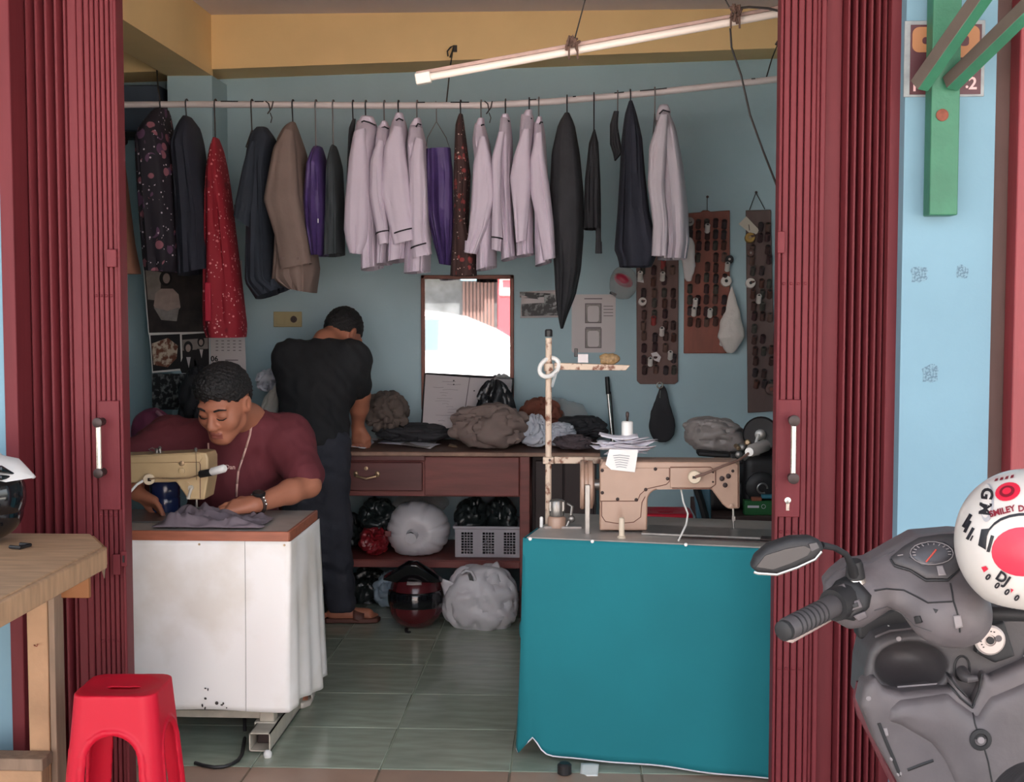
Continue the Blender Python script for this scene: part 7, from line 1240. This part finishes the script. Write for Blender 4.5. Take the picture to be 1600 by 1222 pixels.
bp_ = on(ct_o, 1532, 1156, .0) or W(1532, 1156, 2.3); MB().lathe([(.019, -.002), (.019, .002), (.012, .003), (.010, 0)], bp_, (0, -1, 0), 20).build('shield_bolt', m_pl3, sc); MB().lathe([(.006, 0), (.006, .004)], bp_, (0, -1, 0), 10).build('shield_bolt', m_dirt, sc)
for o_, px_, py_ in ((lo_o, 1357, 1091), (tr_o, 1404, 998), (tr_o, 1556, 962), (lo_o, 1405, 1209), (lo_o, 1394, 1185)):
    p = on(o_, px_, py_, 0)
    if p is not None: MB().lathe([(.0045, -.001), (.0045, .002), (.002, .003)], p, (0, -1, 0), 10).build('fastener', m_dirt, sc)
line_on(lo_o, [(1373, 1130), (1384, 1158), (1396, 1186), (1406, 1212)], .0035, 'panel_seam', m_pl3, sc); plate_on(lo_o, [(1380, 1138), (1386, 1137), (1389, 1150), (1384, 1150)], 'pale_scuff', m_dirt, sc, .001, .001); line_on(lo_o, [(1418, 1203), (1436, 1196), (1458, 1188)], .003, 'panel_step', m_pl3, sc)
kp = sh_poly([(1520, 1016), (1530, 976), (1564, 967), (1581, 1021), (1549, 1032)], YSH-.035, -.02, .022, .004, .005).mb().build('key_plate', m_pl3, sc, ang=50)
kc = on(kp, 1545, 999, 0) or W(1545, 999, 2.33); MB().lathe([(.0245, -.002), (.0265, .002), (.0265, .007), (.023, .010), (.010, .010), (.009, .007)], kc, (0, -1, 0), 30).build('key_ring', M('brushed key ring', (190, 178, 174), .4, .4), kp); MB().lathe([(.0065, 0), (.0065, .0115), (.003, .012)], kc, (0, -1, 0), 12).build('key_slot', m_pl3, kp); MB().lathe([(.006, 0), (.006, .0108)], kc+V(.0135, 0, .004), (0, -1, 0), 12).build('key_shutter', m_pl, kp)
for k in range(9): an = 1.2+k*.34; MB().box(kc+V(.0165*math.cos(an), -.0105, .0165*math.sin(an)), (.0026, .001, .0018)).build('key_mark', m_pl3, kp)
line_on(tr_o, [(1503+12*math.cos(k*math.pi/9), 1044+19*math.sin(k*math.pi/9)) for k in range(19)], .0022, 'bag_hook_frame', m_pl3, sc, .001, 2)
hp_ = on(tr_o, 1503, 1052, 0) or W(1503, 1052, 2.36); MB().tube([hp_+V(0, .01, .004), hp_+V(0, -.02, 0), hp_+V(.004, -.03, -.002), hp_+V(.018, -.032, 0)], [.0115, .0105, .008, .005], 12).build('bag_hook', m_pl2, sc)
m_edge_r = M('dark maroon side fairing', (96, 44, 50), .4); MB().tube([W(a_, b_, YSH+.01) for a_, b_ in ((1345, 1066), (1340, 1090), (1345, 1114), (1364, 1150), (1380, 1186), (1398, 1222), (1420, 1280), (1450, 1380))], .0085, 10).build('side_fairing', m_edge_r, sc)
# seat, body, wheels beyond the frame
f = SDF((XC-.2, 1.0, .4), (XC+.22, 2.25, .86), .01); f.chain([V(XC+.03, 2.06, .63), V(XC+.03, 1.85, .67), V(XC+.02, 1.4, .69), V(XC, 1.15, .72)], [.085, .115, .13, .10], .05); f.mb().build('seat', m_seat, sc, ang=60)
f = SDF((XC-.22, .9, 0), (XC+.22, 2.5, .65), .012); f.chain([V(XC, 2.0, .45), V(XC, 1.4, .48), V(XC, 1.0, .55)], [.10, .14, .08], .06); f.box(V(XC, 2.1, .17), (.15, .22, .03), .02, k=.04); f.cone(V(XC, 2.35, .35), V(XC, 2.3, .2), .09, .1, .06); f.mb().build('body_panels', m_pl2, sc, ang=60)
for yw in (2.55, 1.15):
    w = MB().lathe([(.13, -.045), (.19, -.05), (.21, -.03), (.215, 0), (.21, .03), (.19, .05), (.13, .045)], (XC, yw, GZ+.215), (1, 0, 0), 32).build('tyre', m_tyre, sc); MB().lathe([(.135, -.03), (.03, -.035), (.03, .035), (.135, .03)], (XC, yw, GZ+.215), (1, 0, 0), 20).build('rim', m_alloy, w)
MB().tube([V(XC, 2.55, GZ+.215), V(XC, 2.53, .45), V(XC+.03, 2.50, .70), V(XC+.0, 2.40, .84)], .024, 12).build('steering_column', m_pl3, sc); MB().tube([V(XC+.10, 1.15, .12), V(XC+.10, 1.5, .10), V(XC+.10, 1.8, .12)], [.04, .035, .02], 12).build('exhaust', m_steel, sc)
# helmet on the far handlebar
hcx = W(1606, 843, 2.10); RHm = .108; m_hwht = M('white decal helmet', (206, 198, 192), .3, coat=.4); hs_ = thing('motorcycle_helmet', 'white open-face helmet covered in red and black decals on the scooter handlebar', 'helmet', hcx+V(0, 0, -RHm))
f = SDF(hcx-V(.15, .16, .15), hcx+V(.15, .16, .15), .005); f.ell(hcx, (RHm*1.0, RHm*1.12, RHm*1.02), None, .01); f.ell(hcx+V(.02, .02, -.03), (RHm*.98, RHm*1.1, RHm*.82), None, .03); f.g = np.maximum(f.g, (hcx.z-.099-f.ax[2])[None, None, :].astype(np.float32)); hso = f.mb().build('shell', m_hwht, hs_, ang=60)
def onh(px_, py_, lift=.0012):
    org = V(0, 0, H)-WL[hso.name]; d = (W(px_, py_, 2.1)-V(0, 0, H)).normalized(); hit, loc, nrm, _ = hso.ray_cast(org, d)
    if not hit: return None
    return loc+WL[hso.name]+nrm*lift
def decal(pts, name, mat, parent, lift=.0012):
    q = [onh(a_, b_, lift) for a_, b_ in pts]; q = [p for p in q if p is not None]
    if len(q) < 3: return
    c = sum(q, V(0, 0, 0))/len(q); cc = onh(sum(a_ for a_, b_ in pts)/len(pts), sum(b_ for a_, b_ in pts)/len(pts), lift) or c; n = len(q); mid = [(onh((a_+sum(x for x, _ in pts)/len(pts))/2, (b_+sum(y for _, y in pts)/len(pts))/2, lift) or c) for a_, b_ in pts][:n]
    m_ = MB(); m_.add(q+mid+[cc], [(i, (i+1) % n, n+(i+1) % n, n+i) for i in range(n)]+[(n+i, n+(i+1) % n, 2*n) for i in range(n)]); return m_.build(name, mat, parent, ang=60)
m_rd = M('red decal', (206, 36, 62), .35); m_bk2 = M('black decal', (28, 26, 32), .35); m_drd = M('dark red decal', (120, 24, 40), .35); m_gry = M('silver decal', (168, 166, 170), .35)
def cirp(cx, cy, rx, ry, n=20, rot=0.0): return [(cx+rx*math.cos(k*2*math.pi/n)*math.cos(rot)-ry*math.sin(k*2*math.pi/n)*math.sin(rot), cy+rx*math.cos(k*2*math.pi/n)*math.sin(rot)+ry*math.sin(k*2*math.pi/n)*math.cos(rot)) for k in range(n)]
def htext(s_, cx, cy, size, rot, mat, bold=.0):
    co, si = math.cos(rot), math.sin(rot); vv, ff = text_mesh(s_, size, bold); m_ = MB(); ok = []
    for p in vv: q = onh(cx+p.x*co+p.y*si, cy+p.x*si-p.y*co, .0024); ok.append(q)
    ff = [t_ for t_ in ff if all(ok[i] is not None for i in t_)]; m_.add([q if q is not None else V(hcx) for q in ok], ff); return m_.build('lettering', mat, hs_, ang=0)
decal(cirp(1575, 769, 20, 14, rot=-.3), 'red_disc', m_rd, hs_); decal(cirp(1574, 769, 12, 8.5, rot=-.3), 'dark_ring', m_drd, hs_, .002); decal(cirp(1574, 769, 7, 5, rot=-.3), 'red_centre', m_rd, hs_, .0027)
decal(cirp(1543, 786, 10.5, 30, rot=.05), 'silver_rim', m_gry, hs_); decal(cirp(1542, 784, 8.5, 26, rot=.05), 'white_patch', m_hwht, hs_, .002)
decal(cirp(1598, 862, 48, 38, 28), 'red_disc_large', m_rd, hs_, .0016)
htext('G', 1543, 773, 25, 1.68, m_bk2, 1.0); htext('M', 1540, 796, 25, 1.68, m_bk2, 1.0); htext('SMILEY', 1567, 800, 13, -.25, m_drd, .5); htext('D', 1596, 796, 13, -.1, m_drd, .5)
for (a_, b_), (c_, d_) in (((1518, 804), (1506, 824)), ((1517, 814), (1508, 832)), ((1522, 825), (1512, 843)), ((1521, 837), (1517, 845))):
    dx_, dy_ = (d_-b_)*.12, -(c_-a_)*.12; decal([(a_-dx_, b_-dy_), (a_+dx_, b_+dy_), (c_+dx_, d_+dy_), (c_-dx_, d_-dy_)], 'black_bar', m_bk2, hs_)
arc_ = [(1540, 836), (1546, 828), (1554, 819), (1564, 812), (1578, 807), (1592, 804.5), (1604, 804)]
for (a_, b_), (c_, d_) in zip(arc_, arc_[1:]): decal([(a_, b_-2.2), (c_, d_-2.2), (c_, d_+2.2), (a_, b_+2.2)], 'black_arc', m_bk2, hs_)
decal([(1534, 827), (1548, 826), (1543, 838), (1541, 859), (1529, 852)], 'black_block', m_bk2, hs_); decal([(1549, 836), (1554, 838), (1547, 863), (1542, 862)], 'black_block', m_bk2, hs_)
decal([(1534, 886), (1541, 884), (1545, 889), (1538, 894)], 'red_chip', m_rd, hs_); decal([(1580, 919), (1584, 921), (1580, 926)], 'red_chip', m_rd, hs_)
htext('DJ', 1568, 903, 21, .6, m_bk2, .8)
for k, (a_, b_) in enumerate(((1545, 901), (1559, 914), (1574, 924), (1589, 933))): htext('0', a_, b_, 13, .65, m_bk2, .6)
for k in range(4): decal([(1554+k*8.2, 753-k*1.6), (1559+k*8.2, 752-k*1.6), (1560+k*8.2, 748-k*1.8), (1556+k*8.2, 749-k*1.8)], 'dark_red_dash', m_drd, hs_)
